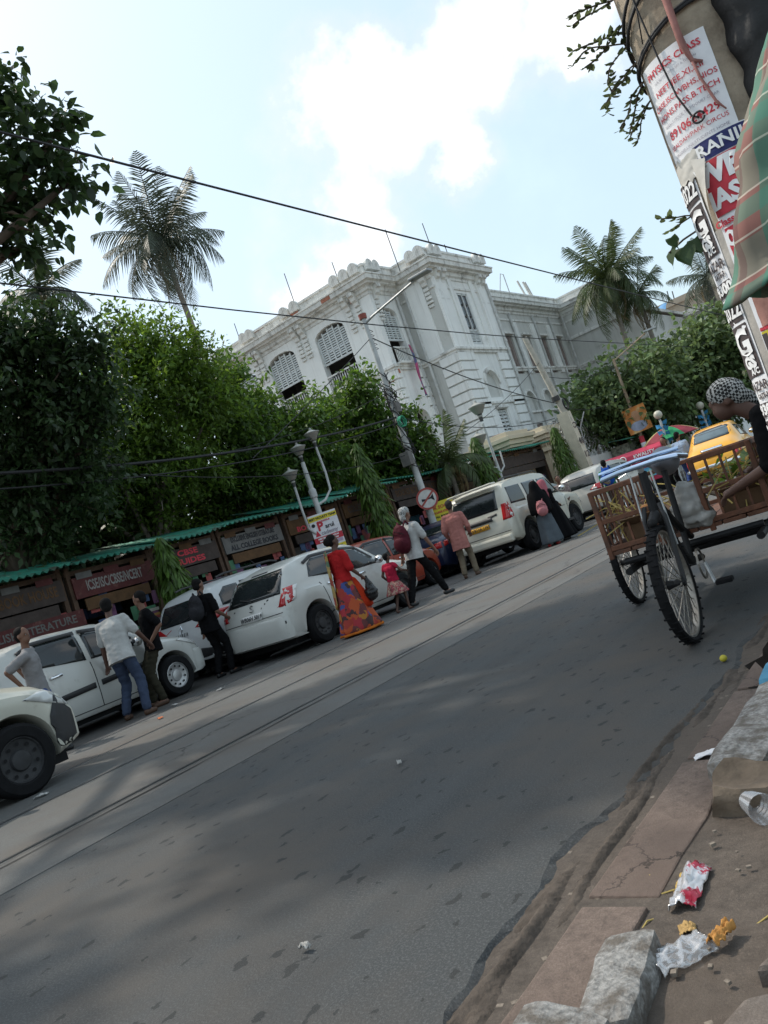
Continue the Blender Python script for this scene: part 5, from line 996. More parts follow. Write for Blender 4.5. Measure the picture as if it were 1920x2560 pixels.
# white MPV in front of it (rear with long red lamp)
MPV = [(-1.99, 0.62, 0.56, 0.7, 0.55), (-1.96, 0.85, 0.78, 0.79, 0.62), (-1.9, 1.02, 0.95, 0.83, 0.63), (-1.74, 1.35, 1.02, 0.85, 0.685), (-1.6, 1.52, 1.04, 0.86, 0.665), (-1.2, 1.6, 1.04, 0.865, 0.665), (-0.4, 1.63, 1.01, 0.87, 0.685), (0.4, 1.57, 0.99, 0.87, 0.685), (0.72, 1.42, 0.97, 0.87, 0.685), (1.15, 1.14, 0.95, 0.865, 0.68), (1.5, 1.02, 0.92, 0.84, 0.7), (1.8, 0.93, 0.82, 0.78, 0.62), (1.96, 0.62, 0.56, 0.68, 0.5)]
mp = [('rear_window', 'B', [(-.62, 1.06), (.66, 1.06), (.58, 1.42), (-.56, 1.42)], glass_d), ('side_window', 'S', [(-1.52, 1.14), (-.98, 1.12), (-.98, 1.46), (-1.3, 1.46), (-1.48, 1.34)], glass_d), ('side_window', 'S', [(-.9, 1.12), (-.05, 1.09), (-.05, 1.48), (-.9, 1.48)], glass_d), ('side_window', 'S', [(.03, 1.08), (.92, 1.05), (.5, 1.40), (.03, 1.47)], glass_d), ('windscreen', 'F', [(-.62, 1.15), (.62, 1.15), (.56, 1.48), (-.56, 1.48)], glass_d),
      ('tail_light', 'B', [(.40, .92), (.80, .86), (.80, 1.06), (.62, 1.05)], L_red), ('tail_light', 'B', [(-.40, .92), (-.80, .86), (-.80, 1.06), (-.62, 1.05)], L_red), ('tail_light_side', 'S', [(-1.93, .88), (-1.62, 1.0), (-1.38, 1.09), (-1.62, 1.10), (-1.88, 1.07)], L_red, .007), ('reversing_light', 'B', [(.48, .925), (.66, .90), (.66, .95), (.54, .965)], L_clear, .010), ('black_bumper', 'B', [(-.78, .26), (.78, .26), (.80, .50), (.5, .54), (-.5, .54), (-.80, .50)], trim_m), ('black_sill', 'S', [(-1.95, .26), (-1.62, .26), (-1.62, .46), (-1.96, .52)], trim_m), ('black_sill', 'S', [(-.9, .24), (.85, .24), (.85, .34), (-.9, .34)], trim_m), ('door_gap', 'S', [(-.02, .34), (-.008, .34), (-.008, 1.05), (-.02, 1.05)], seam_m, .004), ('door_gap', 'S', [(-.95, .40), (-.938, .40), (-.938, 1.1), (-.95, 1.1)], seam_m, .004), ('headlight', 'S', [(1.5, .84), (1.86, .82), (1.88, .72), (1.6, .74)], L_clear), ('door_handle', 'S', [(-.84, .96), (-.64, .96), (-.64, 1.0), (-.84, 1.0)], P_white2, .03)]
c, hit, pt = car('people_carrier', 'white people carrier with long red tail lamps and black bumper', (-12.07, 11.45), 0, MPV, P_white2, (-1.28, 1.30), .325, mp, plates=[('WB02AN 3260', .05, .68, .5, .12, plate_w, .08, ink_black, 'B'), ('T R I B E R', .02, .845, 0, 0, None, .085, trim_m, 'B')], mirror=(.86, .75, 1.1))
b = MB(); b.tube([hit('B', x, .95+z, .012) for x, z in ((0, .075), (.045, 0), (0, -.075), (-.045, 0), (0, .075))], .010, 5); b.build('emblem', chrome, c)
MB().tube([hit('B', .0, 1.08, .02), hit('B', .34, 1.14, .02)], .008, 5).build('wiper', trim_m, c)
for s_ in (-1, 1): MB().tube([(s_*.60, -1.3, 1.66), (s_*.62, -1.1, 1.69), (s_*.63, .1, 1.68), (s_*.62, .3, 1.64)], .018, 6).build('roof_rail', trim_m, c)
# white hatchback at left facing right
hp = hatch_patches()+[('rubbing_strip', 'S', [(-.80, .55), (-.2, .58), (-.2, .66), (-.80, .63), (-.86, .59)], trim_m, .012), ('rubbing_strip', 'S', [(-.10, .585), (.66, .62), (.66, .70), (-.10, .665)], trim_m, .012), ('orange_sticker', 'S', [(-1.55, .86), (-1.30, .88), (-1.30, .93), (-1.55, .91)], L_amber, .006), ('side_repeater', 'S', [(.93, .80), (.99, .80), (.99, .84), (.93, .84)], L_amber)]
c, hit, pt = car('hatchback', 'white hatchback with black rubbing strip beside the two talking men', (-11.6, 6.98), 0, HATCH, P_white, (-1.2, 1.2), .32, hp, rim='hub', mirror=(.83, .62, 1.02)); bumper(c, 1.86, 1, .80, .26, .62, P_white, .08)
# car entering at the left edge, only its nose in view
c, hit, pt = car('hatchback', 'cream white car nose with black bumper corner cut by the left edge', (-8.36, 2.62), 0, [(a, b*1.06, c_*1.06, d, e) for a, b, c_, d, e in HATCH], P_cream, (-1.2, 1.2), .335, hatch_patches()+[('bumper_corner', 'R', [(1.52, .30), (1.86, .30), (1.88, .66), (1.70, .80), (1.58, .62)], trim_m, .010), ('bumper', 'F', [(-.6, .30), (.62, .30), (.62, .58), (-.6, .58)], trim_m, .012)], rim='dark', mirror=(.83, .62, 1.06))
# orange-red small car, dark blue car
c, hit, pt = car('small_car', 'orange red small car half hidden behind the man with the backpack', (-12.1, 15.4), 0, [(a*.95, b, c_, d*.97, e*.97) for a, b, c_, d, e in HATCH], P_orange, (-1.15, 1.15), .30, hatch_patches(), rim='alloy', mirror=(.80, .6, 1.02))
SED = [(-2.05, 0.62, 0.55, 0.66, 0.55), (-2.02, 0.84, 0.76, 0.76, 0.62), (-1.95, 1.02, 0.93, 0.8, 0.68), (-1.7, 1.1, 0.95, 0.83, 0.7), (-1.5, 1.13, 0.96, 0.84, 0.66), (-1.05, 1.38, 0.96, 0.85, 0.65), (-0.6, 1.47, 0.95, 0.85, 0.63), (0.1, 1.47, 0.93, 0.85, 0.63), (0.5, 1.36, 0.92, 0.85, 0.65), (1.0, 1.05, 0.9, 0.845, 0.66), (1.6, 0.93, 0.83, 0.81, 0.66), (1.9, 0.8, 0.72, 0.72, 0.58), (1.98, 0.6, 0.55, 0.66, 0.5)]
sp_ = [('rear_window', 'B', [(-.56, 1.15), (.56, 1.15), (.50, 1.40), (-.50, 1.40)], glass_d), ('side_window', 'S', [(-1.05, 1.05), (-.25, 1.0), (-.25, 1.38), (-.7, 1.37)], glass_d), ('side_window', 'S', [(-.17, 1.0), (.72, .97), (.3, 1.33), (-.17, 1.38)], glass_d), ('windscreen', 'F', [(-.6, 1.06), (.6, 1.06), (.53, 1.38), (-.53, 1.38)], glass_d), ('tail_light', 'B', [(.5, .78), (.74, .78), (.74, .94), (.5, .92)], L_red), ('tail_light', 'B', [(-.5, .78), (-.74, .78), (-.74, .94), (-.5, .92)], L_red), ('tail_light_side', 'S', [(-1.98, .78), (-1.75, .82), (-1.70, .94), (-1.94, .94)], L_red), ('chrome_strip', 'B', [(-.5, .86), (.5, .86), (.5, .885), (-.5, .885)], mat('amber_strip', (.5, .16, .03), .3), .008), ('door_gap', 'S', [(-.215, .3), (-.203, .3), (-.203, .97), (-.215, .97)], seam_m, .004)]
c, hit, pt = car('saloon_car', 'dark blue saloon tucked between the man in pink and the round sign', (-12.25, 19.6), 0, SED, P_blue, (-1.25, 1.25), .31, sp_, plates=[('4460', .0, .70, .5, .12, plate_w, .10, ink_black, 'B')], rim='alloy', mirror=(.83, .6, 1.02))
# white SUV
SUV = [(-2.22, 0.8, 0.62, 0.8, 0.7), (-2.2, 1.05, 0.98, 0.86, 0.76), (-2.17, 1.15, 1.1, 0.89, 0.78), (-2.08, 1.5, 1.14, 0.905, 0.82), (-2.0, 1.74, 1.15, 0.91, 0.79), (-1.85, 1.83, 1.15, 0.915, 0.77), (-1.0, 1.88, 1.14, 0.92, 0.77), (0.0, 1.87, 1.13, 0.92, 0.77), (0.42, 1.81, 1.12, 0.92, 0.76), (0.55, 1.72, 1.12, 0.92, 0.76), (1.0, 1.24, 1.1, 0.915, 0.74), (1.15, 1.2, 1.09, 0.91, 0.76), (1.9, 1.1, 1.0, 0.88, 0.74), (2.12, 0.98, 0.86, 0.82, 0.68), (2.18, 0.7, 0.62, 0.76, 0.6)]
sv = [('rear_window', 'B', [(-.74, 1.22), (.60, 1.22), (.60, 1.70), (-.62, 1.70)], glass_d), ('side_window', 'S', [(-1.94, 1.26), (-1.15, 1.24), (-1.15, 1.68), (-1.86, 1.68)], glass_d), ('side_window', 'S', [(-1.0, 1.23), (-.25, 1.21), (-.25, 1.68), (-1.0, 1.68)], glass_d), ('side_window', 'S', [(-.14, 1.21), (.86, 1.18), (.42, 1.66), (-.14, 1.67)], glass_d), ('windscreen', 'F', [(-.7, 1.26), (.7, 1.26), (.62, 1.72), (-.62, 1.72)], glass_d),
      ('tail_light', 'B', [(.68, .94), (.86, .94), (.86, 1.32), (.70, 1.32)], L_red), ('tail_light', 'B', [(-.70, .94), (-.86, .94), (-.86, 1.32), (-.74, 1.32)], L_red), ('tail_light_side', 'S', [(-2.19, .94), (-2.05, .96), (-2.02, 1.14), (-2.06, 1.34), (-2.14, 1.34)], L_red, .008), ('lens_spot', 'S', [(-2.13, 1.0), (-2.07, 1.0), (-2.07, 1.06), (-2.13, 1.06)], L_clear, .014), ('lens_spot', 'S', [(-2.12, 1.18), (-2.06, 1.18), (-2.06, 1.24), (-2.12, 1.24)], L_clear, .014), ('plate_housing', 'B', [(-.42, 1.0), (.42, 1.0), (.40, 1.10), (-.40, 1.10)], trim_m, .03), ('bumper_gap', 'B', [(-.84, .66), (.84, .66), (.84, .675), (-.84, .675)], seam_m, .004), ('black_bumper', 'B', [(-.78, .36), (.78, .36), (.72, .48), (-.72, .48)], trim_m), ('door_gap', 'S', [(-.205, .42), (-.193, .42), (-.193, 1.2), (-.205, 1.2)], seam_m, .004), ('door_gap', 'S', [(-1.08, .46), (-1.068, .46), (-1.068, 1.23), (-1.08, 1.23)], seam_m, .004), ('door_gap', 'S', [(.86, .46), (.872, .46), (.90, 1.1), (.888, 1.1)], seam_m, .004), ('waist_crease', 'S', [(-1.0, .80), (.86, .80), (.86, .812), (-1.0, .812)], seam_m, .004), ('wing_vent', 'S', [(1.0, .93), (1.24, .97), (1.08, .86)], mat('wing_vent_copper', (.12, .05, .03), .5), .006), ('headlight', 'S', [(1.78, .88), (2.08, .86), (2.10, .72), (1.85, .74)], L_clear), ('door_handle', 'S', [(-.98, 1.02), (-.78, 1.02), (-.78, 1.06), (-.98, 1.06)], trim_m, .03), ('door_handle', 'B', [(-.62, .88), (-.42, .89), (-.42, .93), (-.62, .92)], chrome, .03), ('badge', 'B', [(.28, 1.08), (.54, 1.10), (.54, 1.15), (.28, 1.13)], steel_w, .010)]
c, hit, pt = car('suv', 'tall cream white SUV with red tail lamps behind the two veiled women', (-10.12, 19.55), 0, SUV, P_cream, (-1.40, 1.30), .385, sv, zbot=.36, rim='dark', plates=[('WB11A 1793', .02, .90, .52, .12, plate_y, .10, ink_brown, 'B')], mirror=(.9, .78, 1.26), flare=.035)
MB().box((0, -2.22, .50), (1.62, .16, .2)).build('rear_bumper', P_cream, c, bevel=.05); MB().box((.93, .1, .40), (.16, 1.6, .06)).build('side_step', trim_m, c); MB().box((0, -2.05, 1.86), (1.3, .26, .05)).build('roof_spoiler', P_cream, c, bevel=.02)
for s_ in (-1, 1): MB().tube([(s_*.66, -1.8, 1.88), (s_*.68, -1.6, 1.92), (s_*.68, .1, 1.91), (s_*.66, .3, 1.86)], .02, 6).build('roof_rail', trim_m, c)
# silver people carriers beyond
mp2 = [p for p in mp if 'black' not in p[0]]
c, hit, pt = car('people_carrier', 'silver people carrier beyond the SUV, half hidden by the cycle cart', (-10.75, 27.5), rad(-3), [(a*1.13, b*1.03, c_, d, e) for a, b, c_, d, e in MPV], P_silver, (-1.45, 1.45), .33, [(p[0], p[1], [(x*1.13 if p[1] in 'SRL' else x, z*1.02) for x, z in p[2]])+tuple(p[3:]) for p in mp2], rim='alloy', mirror=(.86, .8, 1.12))
c, hit, pt = car('people_carrier', 'grey blue car behind the boy with the blue backpack', (-12.7, 26.0), 0, MPV, P_grey, (-1.28, 1.30), .325, mp2, rim='alloy', mirror=(.86, .75, 1.1))
# yellow taxi seen from behind
TAXI = [(-2.12, .52, .46, .52, .45), (-2.10, .68, .60, .66, .5), (-2.02, .86, .78, .74, .56), (-1.85, 1.0, .86, .78, .58), (-1.6, 1.10, .90, .80, .58), (-1.35, 1.18, .93, .815, .58), (-1.05, 1.40, .95, .82, .56), (-.75, 1.53, .96, .825, .55), (-.2, 1.59, .96, .83, .55), (.2, 1.56, .95, .83, .55), (.5, 1.45, .94, .83, .56), (.9, 1.10, .92, .825, .58), (1.3, 1.04, .88, .82, .54), (1.8, .96, .82, .80, .50), (2.05, .80, .70, .72, .46), (2.12, .52, .46, .6, .4)]
tx = [('rear_window', 'B', [(-.44, 1.22), (.44, 1.22), (.50, 1.28), (.46, 1.44), (.38, 1.48), (-.38, 1.48), (-.46, 1.44), (-.50, 1.28)], mat('taxi_glass', (.10, .14, .16), .1, spec=.6)), ('window_seal', 'B', [(-.50, 1.19), (.50, 1.19), (.56, 1.28), (.51, 1.47), (.40, 1.52), (-.40, 1.52), (-.51, 1.47), (-.56, 1.28)], trim_m, .003), ('side_window', 'S', [(-.95, 1.08), (-.3, 1.04), (-.3, 1.42), (-.7, 1.44)], glass_d), ('side_window', 'S', [(-.22, 1.04), (.55, 1.02), (.35, 1.35), (-.22, 1.42)], glass_d), ('chrome_handle', 'B', [(-.30, .93), (.30, .93), (.30, .985), (-.30, .985)], chrome, .04), ('tail_light', 'B', [(-.70, .58), (-.58, .58), (-.58, .84), (-.68, .84)], L_red, .02), ('tail_light', 'B', [(.70, .58), (.58, .58), (.58, .84), (.68, .84)], L_red, .02), ('tail_light_side', 'S', [(-2.02, .58), (-1.9, .58), (-1.92, .84), (-1.98, .84)], L_red, .01)]
c, hit, pt = car('taxi', 'rounded yellow taxi seen from behind next to the head-scarfed man', (-6.5, 26.4), rad(6), TAXI, P_taxi, (-1.2, 1.25), .33, tx, zbot=.28, plates=[('WB04C', .02, .845, .42, .10, plate_y, .085, ink_brown, 'B'), ('3012', .02, .76, .42, .10, plate_y, .085, ink_brown, 'B')], rim='hub', mirror=(.82, .5, 1.08))
MB().tube([(-.80, -1.9, .48), (-.72, -2.14, .48), (0, -2.2, .48), (.72, -2.14, .48), (.80, -1.9, .48)], .045, 8).build('bumper', chrome, c, smooth=1)
# motorcycle parked nose-on beyond the SUV
mk = thing('motorcycle', 'dark motorcycle parked between the SUV and the silver car', 'motorcycle', (-8.9, 23.4, 0), rad(12))
for yy in (-.62, .62): 
    w = MB().lathe([(.24, -.045), (.29, -.05), (.31, 0), (.29, .05), (.24, .045)], 22, Matrix.Rotation(PI/2, 4, 'Y')).build('wheel', black_rub, mk, smooth=1, loc=(0, yy, .31)); MB().lathe([(.23, -.02), (.25, -.02), (.25, .02), (.23, .02), (.23, -.02)], 20, Matrix.Rotation(PI/2, 4, 'Y')).build('rim', chrome, w)
MB().ell((0, .12, .78), (.14, .30, .13), 12, 8).build('fuel_tank', paint('bike_black', (.03, .03, .035)), mk, smooth=2); MB().box((0, -.38, .78), (.24, .62, .09)).build('seat', black_rub, mk, bevel=.03); MB().box((0, .0, .45), (.24, .42, .34)).build('engine', steel_w, mk, bevel=.04); MB().tube([(-.36, .38, 1.05), (-.1, .46, .98), (.1, .46, .98), (.36, .38, 1.05)], .015, 6).build('handlebar', chrome, mk); MB().tube([(.06, .44, .95), (.06, .62, .31)], .022, 6).tube([(-.06, .44, .95), (-.06, .62, .31)], .022, 6).build('fork', chrome, mk); MB().ell((0, .56, .88), (.09, .08, .09), 10, 8).build('headlight', L_clear, mk, smooth=2); MB().tube([(.14, .1, .3), (.16, -.5, .34), (.16, -.8, .38)], .04, 8).build('exhaust', chrome, mk)
# ------------------------------------------------------------------ people
def blob(name, caps, ells, m, parent, vox=.014, it=4, wr=0., fac=.5, clip=None):
    """one continuous surface grown from tapered limbs and ellipsoids"""
    q_ = MB()
    for (a, b, r0, r1) in caps:
        a = Vector(a); b = Vector(b); q_.ell(a, r0, 12, 8); q_.ell(b, r1, 12, 8)
        if (b-a).length > 1e-4: q_.tube([a, b], [r0, r1], 14)
    for e in ells:
        R = e[2] if len(e) > 2 else Matrix.Identity(4); q_.ell((0, 0, 0), tuple(e[1]), 20, 14, Matrix.Translation(e[0]) @ R)
    me = bpy.data.meshes.new('raw'); me.from_pydata(q_.v, [], q_.f); me.update(); o = bpy.data.objects.new('raw', me)
    md = o.modifiers.new('r', 'REMESH'); md.mode = 'VOXEL'; md.voxel_size = vox; sm_ = o.modifiers.new('s', 'SMOOTH'); sm_.iterations = it; sm_.factor = fac
    m2 = evaluated_mesh(o); bpy.data.objects.remove(o); bpy.data.meshes.remove(me); m2.name = name
    if wr:
        n_ = len(m2.vertices); P = np.empty(n_*3, np.float32); Q = np.empty(n_*3, np.float32); m2.vertices.foreach_get('co', P); m2.vertices.foreach_get('normal', Q); P = P.reshape(-1, 3); Q = Q.reshape(-1, 3)
        k_ = np.array([noise.noise((q[0]*9, q[1]*9, q[2]*22))+.6*noise.noise((q[0]*24, q[1]*24, q[2]*30)) for q in P.tolist()], np.float32)
        P += Q*(k_*wr)[:, None]; m2.vertices.foreach_set('co', P.ravel())
    if clip:
        o_, d_, lim = clip; P = np.empty(len(m2.vertices)*3, np.float32); m2.vertices.foreach_get('co', P); P = P.reshape(-1, 3); h_ = (P-np.array(o_)) @ np.array(d_); lo = np.minimum(0, h_-lim); P -= lo[:, None]*np.array(d_, np.float32); m2.vertices.foreach_set('co', P.ravel())
    m2.materials.clear(); return obj(name, m2, m, parent, smooth=2)
def ik(a, t, l1, l2, hint):
    a = Vector(a); t = Vector(t); d = t-a; L = min(d.length, (l1+l2)*.999); d.normalize(); t = a+d*L
    k = (l1*l1-l2*l2+L*L)/(2*L); h = math.sqrt(max(0, l1*l1-k*k)); hv = Vector(hint)-d*Vector(hint).dot(d); hv.normalize(); return a+d*k+hv*h, t
def hand(caps, w, d, side, curl=.5):
    """palm, four unequal fingers, thumb from the palm's side"""
    d = Vector(d).normalized(); up = Vector((0, 0, 1)) if abs(d.z) < .9 else Vector((0, 1, 0)); s_ = d.cross(up).normalized(); n = s_.cross(d).normalized()
    caps.append((w, w+d*.075, .024, .027))
    for k, (o, L) in enumerate(((-.030, .062), (-.010, .074), (.010, .070), (.030, .055))):
        b = w+d*.085+s_*o; m_ = b+(d*(1-curl*.4)-n*curl).normalized()*L*.55; e = m_+(d*(1-curl)-n*curl*1.4).normalized()*L*.5
        caps.append((b-d*.02, m_, .0095, .009)); caps.append((m_, e, .009, .0075))
    b = w+d*.025+s_*side*-.026; m_ = b+(d*.7-s_*side*.75-n*.2).normalized()*.042; caps.append((b, m_, .0125, .011)); caps.append((m_, m_+(d*.9-s_*side*.25-n*.4).normalized()*.032, .011, .009))
def person(lab, loc, rz, h=1.7, lean=(0, 0), feet=((-.1, 0), (.1, 0)), hands=((-.27, .05, .82), (.27, .05, .82)), head=(0, 0), skin=skin_m, hair=hair_m, shirt=None, sleeve=.8, lower=None, shoes=None, crouch=0., name='person', ground=0., hem=.10, twist=0., elb=(-.3, -1, .2), long_sleeve=False, group=None, face=True, vox=.014):
    s = h/1.72; t = thing(name, lab, 'person', (loc[0], loc[1], ground), rz, group); S = lambda v: Vector(v)*s
    hip = Vector((0, 0, .93-crouch)); td = Vector((lean[0], lean[1], math.sqrt(max(.05, 1-lean[0]**2-lean[1]**2)))); rt = Matrix.Rotation(twist, 3, 'Z') @ Vector((1, 0, 0)); rt = (rt-td*rt.dot(td)).normalized(); fw = td.cross(rt)*1.; fw = rt.cross(td)*-1
    neck = hip+td*.53; chest = hip+td*.36; caps = []; ells = []; sc = []; se = []; tc_ = []; shoe = []
    tdh = (td+Vector((0, 0, .6))).normalized(); hc = neck+tdh*.165+fw*.015
    HR = Matrix.Rotation(head[0], 4, 'Z') @ Matrix.Rotation(head[1], 4, 'X'); H3 = HR.to_3x3(); HP = lambda x, y, z: hc+H3 @ Vector((x, y, z))
    caps += [(hip+td*.02, chest, .10, .11), (chest, neck-td*.03, .10, .055), (neck-td*.04, hc-tdh*.05, .054, .05)]
    ells += [(HP(0, -.005, .03), (.076, .094, .098), HR), (HP(0, .022, -.045), (.056, .066, .070), HR), (HP(0, .088, -.005), (.013, .018, .024), HR), (HP(-.078, -.005, -.005), (.010, .02, .03), HR), (HP(.078, -.005, -.005), (.010, .02, .03), HR), (HP(0, .072, .03), (.055, .018, .012), HR), (HP(0, .078, -.055), (.026, .014, .012), HR)]
    for i, sd in enumerate((-1, 1)):
        sh = neck-td*.075+rt*sd*.185; wr_, = (Vector(hands[i]),); el, wr_ = ik(sh, wr_, .29, .25, Vector((elb[0]*-sd, elb[1], elb[2])))
        caps += [(neck-td*.07+rt*sd*.06, sh, .05, .052), (sh, el, .047, .039), (el, wr_, .039, .027)]; hand(caps, wr_, wr_-el, sd)
        sc += [(neck-td*.055+rt*sd*.05, sh, .062, .068), (sh, sh.lerp(el, min(1, sleeve)), .070, .066)]
        if long_sleeve: sc += [(el, el.lerp(wr_, .9), .060, .045), (sh, el, .068, .060)]
        hp = hip+rt*sd*.085-Vector((0, 0, .03)); f = feet[i]; an = Vector((f[0], f[1], .085+(f[2] if len(f) > 2 else 0))); kn, an = ik(hp, an, .435, .435, (0, 1, 0)); fd = Vector((sd*.2, 1, 0)).normalized(); lift = f[2] if len(f) > 2 else 0; tz = an.z-.05-(.05 if lift else 0)
        caps += [(hp, kn, .075, .054), (kn, an, .052, .036), (an-Vector((0, 0, .035)), Vector((an.x, an.y, tz))+fd*.14, .042, .030)]
        tc_ += [(hp, kn, .098, .076), (kn, an+Vector((0, 0, .03)), .075, .062)]; shoe.append([(an-Vector((0, 0, .045))-fd*.03, Vector((an.x, an.y, tz-.005))+fd*.15, .046, .037)])
    body = blob('body', [(S(a), S(b), r0*s, r1*s) for a, b, r0, r1 in caps], [(S(e[0]), tuple(q*s for q in e[1]), e[2]) for e in ells], skin, t, vox*.85, 3)
    if hair: 
        b = blob('hair', [], [(S(HP(0, -.022, .052)), (.084*s, .094*s, .088*s), HR), (S(HP(0, -.05, .0)), (.076*s, .062*s, .075*s), HR)], hair, t, vox*.8, 2, .004)
    if face:
        for sd in (-1, 1): MB().ell(S(HP(sd*.031, .079, .008)), (.013*s, .008*s, .008*s), 8, 6).build('eye', eye_m, t); MB().ell(S(HP(sd*.031, .086, .008)), (.006*s, .004*s, .006*s), 6, 5).build('iris', iris_m, t)
    if shirt:
        for sd in (-1, 1): sc += [(hip-td*(hem+.05)+rt*sd*.075, hip+td*.12+rt*sd*.068, .126, .112), (hip+td*.12+rt*sd*.068, chest+rt*sd*.085, .108, .115), (chest+rt*sd*.085, neck-td*.09+rt*sd*.09, .112, .078)]
        sc += [(neck-td*.10, neck-td*.035, .085, .064), (hip-td*(hem+.05), hip+td*.12, .134, .124), (hip+td*.12, chest, .120, .126), (chest, neck-td*.10, .126, .085)]; blob('shirt', [(S(a), S(b), r0*s, r1*s) for a, b, r0, r1 in sc], [], shirt, t, vox, 3, .007, clip=(S(hip), td, -(hem+.03)*s))
    if lower: blob('trousers', [(S(a), S(b), r0*s, r1*s) for a, b, r0, r1 in tc_]+[(S(hip+rt*-.07), S(hip+rt*.07), .115*s, .115*s)], [], lower, t, vox, 3, .009)
    if shoes: 
        for q in shoe: blob('shoe', [(S(a), S(b), r0*s, r1*s) for a, b, r0, r1 in q], [], shoes, t, vox, 2)
    return t, dict(hc=S(hc), HR=HR, neck=S(neck), hip=S(hip), td=td, rt=rt, fw=fw, s=s, HP=lambda x, y, z: S(HP(x, y, z)), chest=S(chest))
def cloth(name, c, **k): return mat(name, c, k.pop('rough', .85), var=k.pop('var', .15), vs=k.pop('vs', 6), bump=.3, bs=70, spec=.06, **k)
def loft(name, rings, m, parent, n=44, closed=True):
    """cloth hung in rings (cx, cy, z, rx, ry, fold depth, folds, phase)"""
    b = MB(); vs = []
    for (x, y, z, rx, ry, fa, nf, ph) in rings:
        for k in range(n):
            a = 2*PI*k/n; q = 1+fa*math.sin(nf*a+ph)+fa*.5*math.sin((nf*2+1)*a+ph*2.1); vs.append((x+rx*q*math.cos(a), y+ry*q*math.sin(a), z))
    m_ = len(rings); fs = [(i*n+k, i*n+(k+1) % n, (i+1)*n+(k+1) % n, (i+1)*n+k) for i in range(m_-1) for k in range(n)]
    if closed: fs += [tuple(range(n))[::-1], tuple((m_-1)*n+k for k in range(n))]
    o = b.add(vs, fs).build(name, m, parent, smooth=2); o.modifiers.new('sub', 'SUBSURF').levels = 1; o.modifiers['sub'].render_levels = 1; return o
def backpack(lab, parent_loc, rz, m, s=1., h=.44):
    t = thing('backpack', lab, 'backpack', parent_loc, rz)
    blob('bag', [], [((0, 0, 0), (.15*s, .085*s, h/2*s)), ((0, -.03*s, -.08*s), (.15*s, .10*s, .14*s)), ((0, .01, .08*s), (.13*s, .07*s, .14*s))], m, t, .014, 3, .006)
    blob('front_pocket', [], [((0, -.095*s, -.07*s), (.11*s, .04*s, .10*s))], m, t, .012, 2)
    for sd in (-1, 1): MB().tube([(sd*.09*s, .05*s, -.17*s), (sd*.13*s, .12*s, -.05*s), (sd*.12*s, .17*s, .12*s), (sd*.08*s, .10*s, .25*s), (sd*.06*s, .04, .17*s)], .017*s, 6).build('strap', m, t, smooth=2)
    MB().tube([(-.12*s, -.05*s, .06*s), (0, -.10*s, .14*s), (.12*s, -.05*s, .06*s)], .006, 5).build('zip', black_pl, t); return t
black_c = cloth('black_cloth', (.007, .007, .008)); jean = cloth('blue_jeans', (.045, .06, .10), vs=12); dkjean = cloth('dark_trousers', (.009, .009, .010)); olive = cloth('olive_trousers', (.04, .037, .026)); beige_t = cloth('beige_trousers', (.15, .12, .085)); whitesh = cloth('white_shirt', (.42, .42, .41)); greysh = cloth('grey_shirt', (.24, .235, .24)); pinksh = cloth('salmon_shirt', (.36, .15, .13)); redc = cloth('red_cloth', (.36, .018, .02)); shoe_b = mat('shoe_black', (.015, .015, .016), .5); shoe_br = mat('shoe_brown', (.07, .035, .02), .6); bluesh = cloth('blue_jeans_bright', (.04, .07, .20)); maroon = cloth('maroon_nylon', (.075, .014, .022), rough=.6)
def palette_mat(name, cols, scale, seed=0):
    m = bpy.data.materials.new(name); m.use_nodes = True; nt = m.node_tree; nd = nt.nodes; lk = nt.links; tcn = nd.new('ShaderNodeTexCoord'); nz = nd.new('ShaderNodeTexNoise'); nz.inputs['Scale'].default_value = scale*.8; lk.new(tcn.outputs['Object'], nz.inputs['Vector'])
    ad = nd.new('ShaderNodeVectorMath'); ad.operation = 'MULTIPLY_ADD'; lk.new(nz.outputs['Color'], ad.inputs[0]); ad.inputs[1].default_value = (.25,)*3; lk.new(tcn.outputs['Object'], ad.inputs[2]); vo = nd.new('ShaderNodeTexVoronoi'); vo.inputs['Scale'].default_value = scale; lk.new(ad.outputs[0], vo.inputs['Vector']); sp = nd.new('ShaderNodeSeparateColor'); lk.new(vo.outputs['Color'], sp.inputs[0]); cr = nd.new('ShaderNodeValToRGB'); cr.color_ramp.interpolation = 'CONSTANT'
    while len(cr.color_ramp.elements) < len(cols): cr.color_ramp.elements.new(.5)
    for i, c in enumerate(cols): cr.color_ramp.elements[i].position = i/len(cols); cr.color_ramp.elements[i].color = c+(1,)
    lk.new(sp.outputs[0], cr.inputs[0]); lk.new(cr.outputs[0], nd['Principled BSDF'].inputs['Base Color']); nd['Principled BSDF'].inputs['Roughness'].default_value = .75; return m
# man in white polo, back to the camera
person('man in white polo shirt and jeans, back turned, leaning towards the left car', (-10.32, 7.02), rad(28), 1.74, lean=(-.10, .22), feet=((-.16, -.04), (.20, -.12)), hands=((-.34, .16, .80), (.30, .30, .95)), head=(.35, 0), shirt=whitesh, lower=jean, shoes=shoe_br, skin=skin_d)
person('bearded man in black t-shirt and olive trousers leaning against the white car', (-10.50, 7.72), rad(150), 1.70, lean=(.10, -.05), feet=((-.10, .10), (.12, .22)), hands=((-.22, .02, .98), (.42, .10, 1.02)), head=(-.5, 0), shirt=black_c, lower=olive, shoes=shoe_br)
person('man in grey shirt and blue jeans looking right over the car bonnet', (-10.15, 5.62), rad(-40), 1.64, lean=(.16, .02), feet=((-.1, 0), (.1, .05)), hands=((-.20, -.12, 1.02), (.24, -.14, 1.0)), head=(-.5, 0), shirt=greysh, lower=bluesh, shoes=shoe_b)
